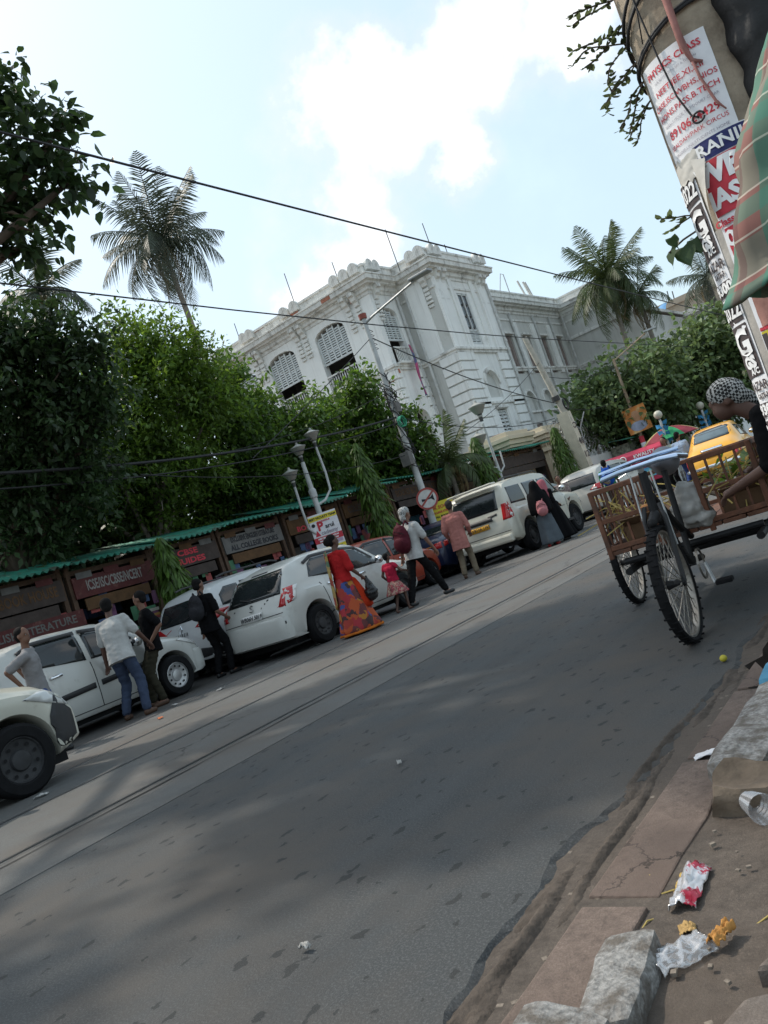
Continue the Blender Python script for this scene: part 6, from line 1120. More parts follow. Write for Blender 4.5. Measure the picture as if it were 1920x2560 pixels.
t, J = person('young man in black with a dark backpack walking between two white cars', (-10.88, 9.18), rad(5), 1.66, lean=(0, .04), feet=((-.09, -.05), (.10, .10)), hands=((-.26, .06, .80), (.22, .22, .98)), head=(-.2, 0), shirt=black_c, lower=dkjean, shoes=shoe_b)
backpack('dark grey backpack on the young man in black', (-10.87, 9.02, 1.22), rad(5), cloth('charcoal_bag', (.03, .03, .034)))
# woman in red sari with child
sari_m = palette_mat('printed_sari', [(.30, .02, .02), (.42, .07, .015), (.05, .02, .02), (.34, .02, .03), (.40, .16, .02), (.04, .06, .22), (.32, .03, .02), (.13, .03, .03)], 9)
t, J = person('woman in red blouse and printed sari carrying a black plastic bag', (-8.48, 9.98), rad(-14), 1.60, lean=(.02, .05), feet=((-.08, -.22, .05), (.10, .20)), hands=((-.26, .12, .82), (.26, .20, .92)), head=(-.3, 0), shirt=redc, sleeve=.95, shoes=None, skin=skin_d, hem=-.02)
MB().ell(J['HP'](0, -.105, .02), (.075, .06, .07), 12, 8).build('hair_bun', hair_m, t, smooth=2)
sk = [(0, .0, .96, .135, .115, .02, 5, 0), (0, .0, .84, .165, .150, .03, 6, .4), (.0, .01, .62, .20, .20, .05, 7, .8), (.0, .03, .40, .23, .26, .07, 8, 1.1), (.0, .05, .20, .25, .33, .09, 9, 1.3), (.0, .06, .06, .27, .38, .10, 9, 1.4), (.0, .06, .045, .24, .34, .10, 9, 1.4)]
loft('sari_skirt', sk, sari_m, t); loft('sari_hem', [(0, .06, .10, .272, .372, .10, 9, 1.4), (0, .06, .03, .288, .40, .10, 9, 1.4), (0, .06, .028, .26, .37, .10, 9, 1.4)], cloth('orange_hem', (.42, .12, .02)), t)
loft('sari_red_pleats', [(.06, .10, .93, .09, .07, .03, 4, 0), (.08, .14, .6, .13, .12, .06, 6, .5), (.10, .20, .32, .17, .18, .08, 7, .9)], cloth('vermilion_pleats', (.46, .04, .015)), t)
b = MB(); b.grid(lambda u, v: ((.15+.07*v+.012*math.sin(u*16+v*4))*math.cos(3.5+1.15*u), (.135+.10*v+.012*math.sin(u*16+v*4))*math.sin(3.5+1.15*u), 1.34-.90*v+.06*u), 16, 16); o = b.build('sari_pallu', palette_mat('ochre_pallu', [(.34, .22, .06), (.38, .27, .09), (.30, .05, .03), (.10, .16, .10), (.36, .24, .08)], 8), t, smooth=2); o.modifiers.new('s', 'SOLIDIFY').thickness = .012
MB().lathe([(.034, -.01), (.040, 0), (.034, .01)], 12, Matrix.Translation((.25, .18, .90))).build('bangle', chrome, t)
bagt = thing('plastic_bag', 'black plastic bag hanging from the hand of the woman in the sari', 'bag', (-8.16, 10.16, .50)); blob('bag', [((0, 0, .33), (0, 0, .16), .02, .07)], [((0, 0, .06), (.11, .10, .13))], mat('black_polythene', (.012, .012, .013), .25, var=.2, bump=.6, bs=25), bagt, .012, 3, .012)
t, J = person('small girl in red top and patterned skirt holding the hand of the man', (-8.86, 11.72), rad(-5), 1.06, lean=(.03, .02), feet=((-.10, -.14), (.11, .18)), hands=((-.28, .10, .95), (.30, .30, 1.12)), head=(-.3, .2), shirt=cloth('crimson_top', (.36, .02, .05)), sleeve=.35, skin=skin_d, hem=-.02, vox=.011)
loft('skirt', [(0, 0, .60, .085, .075, .03, 5, 0), (0, 0, .48, .15, .14, .08, 8, .5), (0, .01, .36, .20, .19, .12, 9, .9), (0, .01, .33, .21, .20, .13, 9, 1), (0, .01, .325, .17, .16, .1, 9, 1)], palette_mat('floral_skirt', [(.36, .20, .16), (.36, .04, .06), (.45, .33, .24), (.20, .04, .05)], 22), t)
t, J = person('man in white shirt with maroon backpack striding past the white hatchback', (-8.62, 12.25), rad(-8), 1.74, lean=(.05, .10), feet=((-.10, -.34), (.14, .36)), hands=((-.32, .0, .86), (.34, .20, .84)), head=(-.2, .1), hair=None, shirt=whitesh, lower=dkjean, shoes=shoe_b)
blob('head_wrap', [], [(J['HP'](0, -.012, .05), (.094, .108, .092), J['HR']), (J['HP'](0, -.08, -.04), (.07, .05, .09), J['HR'])], palette_mat('checked_wrap', [(.42, .42, .40), (.06, .06, .06), (.45, .45, .44)], 38), t, .012, 2, .006)
backpack('maroon backpack on the back of the man in the white shirt', (-8.66, 12.10, 1.22), rad(-8), maroon, 1.2, .46)
t, J = person('elderly man in loose salmon shirt and beige trousers seen from behind', (-9.60, 15.45), rad(22), 1.72, lean=(.03, .06), feet=((-.12, -.05), (.14, .02)), hands=((-.24, .16, .95), (.24, .20, .95)), head=(.1, .15), hair=grey_hair, shirt=pinksh, hem=.26, long_sleeve=True, lower=beige_t, shoes=shoe_br)
# two veiled women
t, J = person('woman in black veil and grey skirt carrying a pink backpack', (-8.62, 17.75), rad(20), 1.58, hands=((-.18, .2, 1.0), (.18, .2, 1.0)), hair=None, shirt=black_c, long_sleeve=True, shoes=mat('red_shoe', (.4, .02, .02), .5), face=False, feet=((-.09, -.12), (.1, .08)))
loft('skirt', [(0, 0, .92, .16, .14, .02, 5, 0), (0, 0, .6, .20, .19, .04, 6, .5), (0, .02, .3, .24, .25, .06, 7, .9), (0, .03, .08, .27, .31, .07, 7, 1.1), (0, .03, .07, .24, .28, .07, 7, 1.1)], cloth('slate_skirt', (.085, .10, .115)), t)
loft('veil', [(0, -.01, 1.60, .03, .03, 0, 3, 0), (0, -.01, 1.575, .085, .10, .0, 3, 0), (0, -.015, 1.48, .115, .125, .01, 5, 0), (0, -.02, 1.36, .13, .13, .02, 5, .3), (0, -.03, 1.26, .23, .17, .03, 6, .5), (0, -.03, 1.05, .27, .21, .05, 7, .7), (0, -.03, .82, .28, .22, .07, 7, .9), (0, -.03, .80, .25, .20, .07, 7, .9)], black_c, t)
bk_ = backpack('dusty pink backpack low on the veiled woman', (-8.48, 17.50, .92), rad(25), cloth('dusty_pink_bag', (.38, .15, .16)), .85, .38)
t, J = person('woman in dusty pink headscarf and sweeping black robe beside the SUV', (-8.72, 18.35), rad(-20), 1.56, hands=((-.16, .22, 1.0), (.16, .22, 1.0)), hair=None, shirt=black_c, long_sleeve=True, shoes=shoe_b, face=False, feet=((-.09, -.1), (.1, .12)), lean=(0, .08))
loft('robe', [(0, .03, 1.28, .19, .14, .02, 5, 0), (0, .02, 1.0, .22, .18, .03, 6, .3), (.02, .04, .7, .26, .26, .05, 7, .6), (.02, .08, .38, .27, .32, .07, 8, .9), (.03, .12, .08, .31, .42, .08, 8, 1.2), (.03, .12, .06, .28, .39, .08, 8, 1.2)], black_c, t)
loft('headscarf', [(0, .03, 1.585, .03, .03, 0, 3, 0), (0, .03, 1.56, .088, .10, 0, 3, 0), (0, .02, 1.47, .115, .125, .01, 5, 0), (0, .0, 1.35, .135, .13, .02, 5, .2), (0, -.03, 1.22, .21, .17, .04, 6, .4), (-.02, -.06, .95, .20, .17, .06, 7, .6), (-.04, -.09, .66, .13, .13, .08, 7, .8), (-.04, -.09, .64, .10, .10, .08, 7, .8)], cloth('dusty_pink_scarf', (.34, .105, .125)), t)
# people farther off
person('man in brownish checked shirt standing behind the SUV bonnet', (-10.75, 23.9), rad(200), 1.66, shirt=palette_mat('brown_check', [(.20, .14, .13), (.30, .24, .22), (.14, .10, .10)], 26), lower=dkjean, shoes=shoe_b, head=(.2, 0), vox=.018)
person('boy in green sleeves wearing a bright blue backpack', (-8.45, 21.95), rad(10), 1.58, shirt=cloth('green_shirt', (.03, .16, .07)), lower=dkjean, shoes=shoe_b, vox=.018)
backpack('bright blue backpack on the boy beyond the SUV', (-8.41, 21.80, 1.14), rad(10), cloth('royal_blue_bag', (.015, .07, .34)), 1.15)
person('man in pale green shirt facing the street under the parasol', (-7.95, 26.0), rad(170), 1.74, shirt=cloth('pale_green_shirt', (.42, .46, .38)), lower=dkjean, shoes=shoe_b, vox=.018, hands=((-.25, .15, .9), (.25, .2, .95)))
person('man in light blue shirt and jeans seen from behind beside the taxi', (-7.42, 25.6), rad(-10), 1.74, shirt=cloth('light_blue_shirt', (.28, .36, .48)), lower=bluesh, shoes=shoe_b, vox=.018, lean=(0, .08), sleeve=1.)
# ------------------------------------------------------------------ cycle cart with its driver
CH = rad(6)                                         # cart faces the camera: heading -Y turned a little to +X
ct = thing('cycle_cart', 'three-wheeled cycle cart with reddish wooden crate sides and chrome handlebar', 'cycle cart', (-1.63, 4.65, 0), CH)
# local frame: origin at the front wheel contact, cart body towards +Y
rim_g = mat('rusty_rim', (.30, .28, .25), .45, .8, var=.4, vs=12); frame_b = mat('black_frame', (.014, .014, .015), .6, .1, var=.4, vs=10, spec=.25)
def spoked(parent, loc, R, steer=0., nm='wheel'):
    M = Matrix.Rotation(steer, 4, 'Z') @ Matrix.Rotation(PI/2, 4, 'Y')
    prof = [(R*.90, -.022), (R*.95, -.030), (R*.985, -.022), (R, 0), (R*.985, .022), (R*.95, .030), (R*.90, .022)]
    w = MB().lathe(prof, 48, M).build(nm, black_rub, parent, smooth=1, loc=loc)
    tr = MB()
    for k in range(64):
        a = 2*PI*k/64; tr.box((0, 0, 0), (.008, .04, .010), 0, M @ Matrix.Rotation(a, 4, 'Z') @ Matrix.Translation((R*.994, 0, .014*(1 if k % 2 else -1))) @ Matrix.Rotation(PI/2, 4, 'X'))
    stuff(tr.build('tread', black_rub, w))
    MB().lathe([(R*.87, -.018), (R*.91, -.02), (R*.91, .02), (R*.87, .018), (R*.87, -.018)], 40, M).build('rim', rim_g, w, smooth=1)
    MB().lathe([(0, -.06), (.022, -.06), (.03, -.045), (.018, 0), (.03, .045), (.022, .06), (0, .06)], 12, M).build('hub', frame_b, w)
    sp = MB()
    for k in range(36):
        a = 2*PI*k/36; s_ = 1 if k % 2 else -1; q = a+(.35 if (k//2) % 2 else -.35); p0 = M @ Vector((.028*math.cos(q), .028*math.sin(q), .045*s_)); p1 = M @ Vector((R*.88*math.cos(a), R*.88*math.sin(a), 0)); sp.tube([p0, p1], .0035, 4, False)
    stuff(sp.build('spokes', rim_g, w)); return w
R_ = .345
spoked(ct, (0, 0, R_), R_, rad(-2)); spoked(ct, (-.76, 1.92, R_), R_); spoked(ct, (.70, 1.92, R_), R_)
tb = lambda nm, pts, r, m=frame_b, n=8: MB().tube(pts, r, n).build(nm, m, ct, smooth=1)
for s_ in (-1, 1): tb('fork', [(s_*.055, 0, R_), (s_*.06, .06, .72), (s_*.045, .10, .80)], .014, steel_w)
tb('head_tube', [(0, .10, .70), (0, .16, 1.0)], .026); tb('down_tube', [(0, .12, .76), (0, .55, .38), (0, .95, .34)], .022); tb('top_tube', [(0, .13, .88), (0, .60, .60), (0, .85, .50)], .022); tb('seat_tube', [(0, .62, .34), (0, .74, .98)], .02)
tb('handlebar', [(-.24, .28, 1.01), (-.22, .10, 1.03), (-.12, .12, 1.04), (.12, .12, 1.04), (.22, .10, 1.03), (.24, .28, 1.01)], .016, mat('blue_chrome', (.45, .55, .70), .2, .9)); tb('handlebar_brace', [(-.24, .14, 1.065), (0, .13, 1.075), (.24, .14, 1.065)], .012, mat('blue_chrome', (0, 0, 0))); tb('stem', [(0, .16, .98), (0, .13, 1.05)], .018, galv)
for s_ in (-1, 1): tb('brake_rod', [(s_*.06, .10, 1.0), (s_*.075, .05, .55)], .006, galv, 5)
blob('saddle', [((0, .86, 1.02), (0, .62, 1.03), .10, .035)], [((0, .84, 1.035), (.13, .12, .035))], mat('grey_saddle', (.16, .17, .20), .6), ct, .012, 3)
blob('mudguard_stay', [((0, -.03, .71), (0, .10, .74), .03, .035)], [], frame_b, ct, .012, 2)
b = MB().lathe([(.09, -.006), (.10, -.006), (.10, .006), (.09, .006), (.09, -.006)], 26, Matrix.Translation((.05, .62, .34)) @ Matrix.Rotation(PI/2, 4, 'Y')); b.build('chain_ring', rim_g, ct)
for s_, dz in ((1, -.13), (-1, .13)):
    tb('crank', [(s_*.07, .62, .34), (s_*.10, .62+dz*.4, .34+dz)], .011, galv, 6); MB().box((s_*.155, .62+dz*.4, .34+dz), (.10, .09, .028)).build('pedal', black_rub, ct, bevel=.006)
tb('axle', [(-.82, 1.92, R_), (.76, 1.92, R_)], .024); 
for s_ in (-1, 1): tb('chassis_bar', [(s_*.42, .70, .40), (s_*.42, 2.5, .40)], .026)
tb('cross_bar', [(-.48, 1.0, .40), (.66, 1.0, .40)], .020); tb('cross_bar', [(-.45, .80, .46), (.45, .80, .46)], .022)
for k in range(7): MB().box((-.45+k*.15, 1.66, .535), (.142, 1.78, .026)).build('floor_plank', wood_red, ct, bevel=.004)
def post(x, y, z0=.50, z1=.98, w=.034): MB().box((x, y, (z0+z1)/2), (w, w, z1-z0)).build('post', wood_red, ct, bevel=.006)
for x in (-.52, -.16, .16, .52): post(x, .78)
for y in (1.3, 1.9, 2.5):
    for x in (-.52, .52): post(x, y)
def rail(a, b_, z, h=.034, w=.026):
    a = Vector(a); b_ = Vector(b_); d = b_-a; MB().box((0, 0, 0), (d.length, w, h)).build('rail', wood_red, ct, bevel=.005, loc=(*((a+b_)/2), z)).rotation_euler = (0, 0, math.atan2(d.y, d.x))
for z in (.965, .76, .57):
    rail((-.52, .78), (-.16, .78), z); rail((.16, .78), (.52, .78), z); rail((-.52, .78), (-.52, 2.5), z); rail((.52, .78), (.52, 2.5), z); rail((-.52, 2.5), (.52, 2.5), z)
for x in (-.43, -.34, -.25, .25, .34, .43): MB().box((x, .78, .75), (.015, .015, .42)).build('slat', wood_red, ct)
for k in range(14): 
    for x in (-.52, .52): MB().box((x, .90+k*.12, .75), (.013, .013, .42)).build('slat', wood_red, ct)
# load of the cart
sk_ = thing('white_sack', 'bulging white sack on the front of the cycle cart', 'sack', (-1.66, 5.50, .54)); blob('sack', [], [((0, 0, .13), (.12, .14, .14)), ((.0, .02, .22), (.09, .10, .10)), ((.09, -.05, .05), (.06, .08, .06))], cloth('sack_plastic', (.36, .35, .33), rough=.6), sk_, .010, 2, .020)
cb_ = [(-1.98, 5.66, 'crumpled brown carton in the left side of the cycle cart'), (-1.36, 5.72, 'flattened brown carton in the right side of the cycle cart')]
carton = mat('carton_brown', (.14, .08, .042), .85, var=.25, vs=6)
for i, (x, y, lab) in enumerate(cb_):
    c_ = thing('carton', lab, 'carton', (x, y, .55), CH+.1*i); bm_ = MB().box((0, 0, .07), (.30, .42, .14)).build('box', carton, c_, bevel=.01)
    for s_, ax in ((1, 0), (-1, 0), (1, 1), (-1, 1)):
        MB().box((0, 0, 0), (.28 if ax else .12, .12 if ax else .40, .006)).build('flap', carton, c_, loc=((s_*.19, 0, .17) if not ax else (0, s_*.25, .16))).rotation_euler = ((0, -s_*.6, 0) if not ax else (s_*.5, 0, 0))
rs = random.Random(11); straw = mat('straw', (.42, .32, .10), .8, var=.3)
for i, (x, y, lab) in enumerate([(-2.02, 5.48, 'straw and rope strands over the left crate of the cart'), (-1.36, 5.55, 'dry straw strands over the right crate of the cart')]):
    b = MB()
    for k in range(26):
        p = Vector((rs.uniform(-.20, .20), rs.uniform(-.10, .3), .18+rs.uniform(-.05, .16))); d = Vector((rs.uniform(-1, 1), rs.uniform(-.6, .6), rs.uniform(-.5, .6)))*.24; b.tube([p-d, p+Vector((0, 0, .03)), p+d], .005, 4)
    o = stuff(tag(b.build('straw', straw, None, loc=(x, y, .52)), lab, 'straw'))
b = MB()
for k in range(60):
    p = Vector((rs.uniform(-.2, .2), rs.uniform(-.1, .25), rs.uniform(.2, .38))); a = rs.uniform(0, 6.3); d = Vector((math.cos(a), math.sin(a), rs.uniform(-.2, .8))).normalized(); s_ = d.cross(Vector((0, 0, 1))).normalized(); L = .16; b.add([p, p+d*L*.5+s_*.025, p+d*L, p+d*L*.5-s_*.025], [(0, 1, 2, 3)])
stuff(tag(b.build('green_stalks', leaf_mid, None, loc=(-1.36, 5.7, .5)), 'green leafy stalks lying in the right crate of the cart', 'leaves'))
o = tag(MB().ell((0, 0, 0), (.055, .055, .05), 12, 8).build('orange_fruit', mat('orange_peel', (.55, .20, .02), .5), None, smooth=2, loc=(-1.95, 5.52, .74)), 'single orange lying on the carton in the left crate', 'fruit')
# driver bending over the cart
kef = palette_mat('black_white_check', [(.015, .015, .015), (.35, .35, .34)], 52)
def checker(name, a, b_, sc):
    m = bpy.data.materials.new(name); m.use_nodes = True; nt = m.node_tree; nd = nt.nodes; tcn = nd.new('ShaderNodeTexCoord'); w_ = []
    mp = nd.new('ShaderNodeMapping'); mp.inputs['Rotation'].default_value = (.4, .5, .7); mp.inputs['Scale'].default_value = (sc,)*3; nt.links.new(tcn.outputs['Object'], mp.inputs[0]); ck = nd.new('ShaderNodeTexChecker'); ck.inputs['Scale'].default_value = 1; ck.inputs[1].default_value = a+(1,); ck.inputs[2].default_value = b_+(1,); nt.links.new(mp.outputs[0], ck.inputs[0]); nt.links.new(ck.outputs[0], nd['Principled BSDF'].inputs['Base Color']); nd['Principled BSDF'].inputs['Roughness'].default_value = .9; return m
kef = checker('black_white_check', (.012, .012, .012), (.40, .40, .39), 62)
t, J = person('cart driver in black with a black and white checked head scarf bending over the cart', (-.64, 5.40), rad(97), 1.70, crouch=.06, lean=(-.02, .86), feet=((-.12, -.08), (.16, .30)), hands=((-.14, .66, .74), (.30, .60, .80)), head=(.15, .1), hair=None, skin=skin_d, shirt=black_c, long_sleeve=False, sleeve=1., lower=dkjean, shoes=shoe_br, vox=.011)
blob('head_scarf', [(J['HP'](0, -.10, .0), J['HP'](.10, -.20, -.05), .05, .035), (J['HP'](.10, -.2, -.05), J['HP'](.16, -.26, -.10), .035, .03)], [(J['HP'](0, -.010, .055), (.098, .112, .085), J['HR']), (J['HP'](0, -.07, .02), (.085, .06, .075), J['HR'])], kef, t, .010, 2, .006)
# ------------------------------------------------------------------ poster pole
PX, PY, PR = -.345, 2.61, .150
pp = thing('poster_pole', 'thick concrete roadside pole pasted over with coaching-class bills', 'pole', (PX, PY, -.05))
pm_ = mat('aged_concrete_pole', (.34, .28, .21), .9, var=.2, vs=7, bump=.5, bs=30, c2=(.19, .15, .11), c2t=(.5, .7), c2s=8)
MB().tube([(0, 0, 0), (0, 0, 2), (0, 0, 5.5)], [PR*1.02, PR, PR*.92], 28).build('pole', pm_, pp, smooth=1)
VA = math.atan2(-PY, -PX)                       # direction of the side that faces the street corner by the camera
def bend(ang, z, out=.004): return lambda p: ((PR+out)*math.cos(VA+ang+p.x/PR), (PR+out)*math.sin(VA+ang+p.x/PR), z+p.y)
def bill(name, a0, a1, z0, z1, m, out=.002, jag=0., seed=0):
    b = MB(); b.grid(lambda u, v: ((PR+out+.0025*noise.noise((u*3+seed, v*5, 0)))*math.cos(VA+a0+(a1-a0)*u), (PR+out+.0025*noise.noise((u*3+seed, v*5, 0)))*math.sin(VA+a0+(a1-a0)*u), z0+(z1-z0)*v+jag*noise.noise((u*7+seed, v*4, 2))*(1 if v in (0, 1) else 0)), 18, 14); return b.build(name, m, pp, smooth=2)
def ptext(s_, sz, ang, z, m, par, off=.0, sx=1., out=.006): return text('lettering', s_, sz, m, par, None, ext=0, off=off, fn=bend(ang, z, out), sx=sx)
bill('old_paper', -1.25, 1.3, .2, 1.62, mat('grimy_paper', (.42, .39, .35), .9, var=.3, vs=7, bump=.5, bs=16), .001, .02)
AC = -.42                                        # bill centre angle
p1 = bill('class_bill', AC-.72, AC+.70, 1.845, 2.135, paper_w, .004)
for s_, sz, z, m, of in [('PHYSICS CLASS', .0255, 1.972, ink_red, .0006), ('FOR BETTER CONCEPT & TUITION', .0085, 1.945, ink_grey, 0), ('NEET,JEE,XI,XII', .0235, 1.915, ink_red, .0002), ('CBSE,ISC,WBHS,NIOS', .0215, 1.882, ink_red, .0002), ('HONS,PASS,B.TECH', .0225, 1.850, ink_red, .0002), ('WEEKLY MOCK TEST/DOUBT CLEAR', .0105, 1.824, ink_grey, 0), ('8910624429', .0320, 1.792, ink_red, .0006), ('SEALDAH/PARK CIRCUS', .0170, 1.760, ink_red, 0), ('ON/OFF-LINE/STUDENTS HOME', .0120, 1.735, ink_grey, 0)]: ptext(s_, sz, AC, z+.13, m, p1, of)
# layered coaching bills below
for k in range(4):
    z1 = 1.80-.357*k; q = bill('coaching_bill', -1.52, -.76, z1-.355, z1, paper_w, .003+.0004*k, .003, k); A = -1.10
    def panel(za, zb, rows):
        bl = bill('dark_panel', -1.50, -.80, z1+za, z1+zb, ink_brown, .005)
        for s_, sz, z, of, sx, da in rows: ptext(s_, sz, A+da, z1+z, ink_white, bl, of, sx, .008)
    panel(-.076, -.006, [('2022', .060, -.042, .002, .8, 0)]); panel(-.236, -.084, [('G', .105, -.138, .004, 1, .02), ('GS', .045, -.195, .003, 1, .05), ('A/C', .024, -.222, .001, 1, .12)])
    ptext('BAZAR', .036, A+.03, z1-.264, ink_brown, q, .001, .8, .008); ptext('GATE-3', .020, A+.08, z1-.293, ink_brown, q, .001, .8, .008); panel(-.352, -.312, [('9300', .040, -.332, .002, 1.1, .05)])
q = bill('exam_bill', -.60, .55, 1.50, 1.858, paper_w, .003, .003, 5)
bl = bill('navy_band', -.58, .53, 1.803, 1.855, ink_navy, .005); ptext('RANIK', .045, -.05, 1.829, ink_white, bl, .001, 1.1, .008)
bl = bill('red_panel', -.58, .53, 1.648, 1.800, ink_red, .005); ptext('WBCS', .080, .02, 1.762, ink_white, bl, .004, .95, .008); ptext('IAS/IPS', .070, .0, 1.690, ink_white, bl, .003, .9, .008)
ptext('Class / Study Mat', .026, -.05, 1.628, ink_red, q, .001, 1, .008); bl = bill('red_panel', -.54, .5, 1.535, 1.612, ink_red, .005); ptext('033-2', .060, -.1, 1.580, ink_white, bl, .002, 1, .008); ptext('Sealdah', .02, -.15, 1.546, ink_white, bl, 0, 1, .008)
q = bill('photo_bill', -.58, .5, 1.20, 1.47, paper_w, .0035, .004, 9); bl = bill('portrait', -.50, .10, 1.325, 1.45, mat('bill_portrait', (.40, .20, .16), .8, var=.4, vs=14), .005); bl = bill('yellow_panel', -.56, .45, 1.228, 1.312, ink_yel, .005); ptext('18', .085, -.36, 1.27, ink_brown, bl, .003, 1, .008); bill('red_strip', -.56, .45, 1.314, 1.324, ink_red, .0055)
bill('torn_paper', -1.2, -.42, 1.785, 1.85, mat('torn_paper', (.50, .48, .44), .9, var=.25, vs=12), .0065, .02, 3)
b = MB(); b.grid(lambda u, v: ((PR+.012+.03*math.sin(v*2.2)*u)*math.cos(VA-.66+.26*u*(1-v*.6)), (PR+.012+.03*math.sin(v*2.2)*u)*math.sin(VA-.66+.26*u*(1-v*.6)), 1.83-.17*v-.02*u), 6, 10); b.build('peeling_flap', mat('torn_paper', (0, 0, 0)), pp, smooth=2)
wr_ = MB()
for z, dz in ((2.165, .05), (2.27, .08), (2.31, .09), (2.172, .05)): wr_.tube([((PR+.008)*math.cos(a*.2), (PR+.008)*math.sin(a*.2), z+dz*math.sin(a*.2-VA+.9)) for a in range(33)], .0055, 5)
wr_.build('binding_cable', cable_m, pp, smooth=2)
st_ = MB(); P0 = lambda a, z, o=.012: ((PR+o)*math.cos(VA+a), (PR+o)*math.sin(VA+a), z)
st_.tube([P0(-.60, 2.6), P0(-.62, 2.3), P0(-.56, 2.13), P0(-.48, 2.0), P0(-.36, 1.93), P0(-.26, 1.915)], .0028, 5); st_.tube([P0(-.45, 2.6), P0(-.62, 2.28), P0(-.75, 2.19)], .002, 5); st_.tube([P0(-.26+.10*math.cos(k*.5), 1.915+.014*math.sin(k*.5), .016) for k in range(13)], .0030, 5); st_.build('hanging_wire', cable_m, pp, smooth=2)
rg = MB(); rg.tube([P0(-.15, 2.5), P0(-.10, 2.24, .03), P0(-.12, 2.11, .02), P0(-.06, 2.06, .015), P0(.08, 2.045)], [.007, .011, .009, .006, .004], 6); rg.tube([P0(-.10, 2.15, .02), P0(-.04, 2.01), P0(.06, 1.93), P0(.16, 1.90)], [.006, .004, .004, .002], 5); rg.build('dangling_rag', mat('rag_pink', (.34, .16, .14), .9, var=.3, vs=20), pp, smooth=2)
# weeds rooted on the pole
vn = thing('creeper', 'small-leaved creeper sprouting from the left side of the pole', 'plant', (PX, PY, 0)); rv = random.Random(4); vb = MB(); lb_ = MB()
def sprig(p0, d0, n, L, lw, ll):
    p = Vector(p0); d = Vector(d0).normalized(); pts = [p.copy()]
    for k in range(n):
        d = (d+Vector((rv.uniform(-.3, .3), rv.uniform(-.3, .3), rv.uniform(-.35, .2)))).normalized(); p = p+d*L; pts.append(p.copy())
        for j in range(3):
            a = rv.uniform(0, 6.3); e = (d*.5+Vector((math.cos(a), math.sin(a), rv.uniform(-.5, .6)))).normalized(); s_ = e.cross(Vector((rv.uniform(-.3, .3), rv.uniform(-.3, .3), 1))).normalized(); q = ll*rv.uniform(.6, 1.2); m_ = p+e*q*.5; nn = e.cross(s_)*q*.1
            lb_.add([p, p+e*q*.28+s_*lw*q*.9+nn, p+e*q*.68+s_*lw*q*.85+nn, p+e*q, p+e*q*.68-s_*lw*q*.85+nn, p+e*q*.28-s_*lw*q*.9+nn], [(0, 1, 2, 3, 4, 5)])
    vb.tube(pts, .0025, 4)
la = VA-1.35
lx, ly = PR*math.cos(la), PR*math.sin(la); ox, oy = math.cos(la), math.sin(la)
for z, n in ((2.26, 7), (2.20, 8), (2.14, 7), (2.08, 7), (2.34, 6), (2.02, 5), (1.66, 4)): 
    for j in range(2): sprig((lx, ly, z), (ox, oy, rv.uniform(-.9, .4)), n, .022, .30, .027)
lb_.build('foliage', mat('creeper_leaf', (.10, .13, .06), .5, var=.3, vs=20, transl=.3, island=.4), vn); stuff(vb.build('stems', bark, vn))
ph = thing('peepal_sprig', 'sprig of heart-shaped peepal leaves hanging from the pole', 'plant', (PX, PY, 0)); pb = MB(); pb.tube([(lx, ly, 1.615), (lx*1.3, ly*1.3, 1.605), (lx*1.62, ly*1.62, 1.585)], .003, 5); pb.build('stem', bark, ph)
for i, (k, dz, sc_, a) in enumerate([(1.35, -.01, .062, .2), (1.58, -.005, .048, -.5), (1.50, .03, .035, .9), (1.12, .0, .05, .5)]):
    b = MB(); out = [(0, 0), (.30, .10), (.46, -.12), (.40, -.42), (.18, -.72), (.03, -.95), (0, -1.3), (-.03, -.95), (-.18, -.72), (-.40, -.42), (-.46, -.12), (-.30, .10)]
    M = Matrix.Translation((lx*k, ly*k, 1.595+dz)) @ Matrix.Rotation(VA+PI/2+a, 4, 'Z') @ Matrix.Rotation(PI/2-.3, 4, 'X'); b.add([(x*sc_*1.1, y*sc_*1.1, .01*math.sin(x*5)) for x, y in out], [tuple(range(12))], M); b.build('leaf', leaf_dark, ph)
# bundle stands in for the pole's shaded side and a tarpaulin; paler trunk beyond
tp = thing('black_tarpaulin', 'black bundle standing for tarpaulin and the shaded side of the poster pole', 'tarpaulin', (-.17, 2.55, 1.2)); blob('bundle', [((0, 0, .10), (0, 0, 1.6), .085, .10), ((.30, .05, 1.05), (.45, -.2, 1.9), .12, .30)], [], mat('black_polythene_sheet', (.012, .012, .013), .6, var=.3, bump=.5, bs=12), tp, .03, 3, .02)
tt = thing('street_tree', 'mottled pale tree trunk behind the poster pole', 'tree', (.42, 3.55, -.05)); MB().tube([(0, 0, 0), (-.03, 0, 1.5), (-.1, .02, 3), (-.2, .1, 5)], [.20, .17, .15, .13], 12).build('trunk', mat('mottled_bark', (.40, .37, .30), .9, var=.35, vs=7, c2=(.08, .09, .04), c2t=(.5, .6), c2s=9), tt, smooth=2)
V_, F_ = leaves(np.random.default_rng(77), [(-.3, .2, 5.6, 1.2), (.6, .9, 6.0, 1.3), (.3, -1.0, 6.2, 1.2), (-.9, 1.2, 6.4, 1.1), (1.4, -.2, 6.3, 1.3), (-.4, 2.2, 6.6, 1.2)], .14, .27, .4, lambda r: 2200*r*r); obj('crown', fast_mesh('crown', V_, F_), leaf_dark, tt)
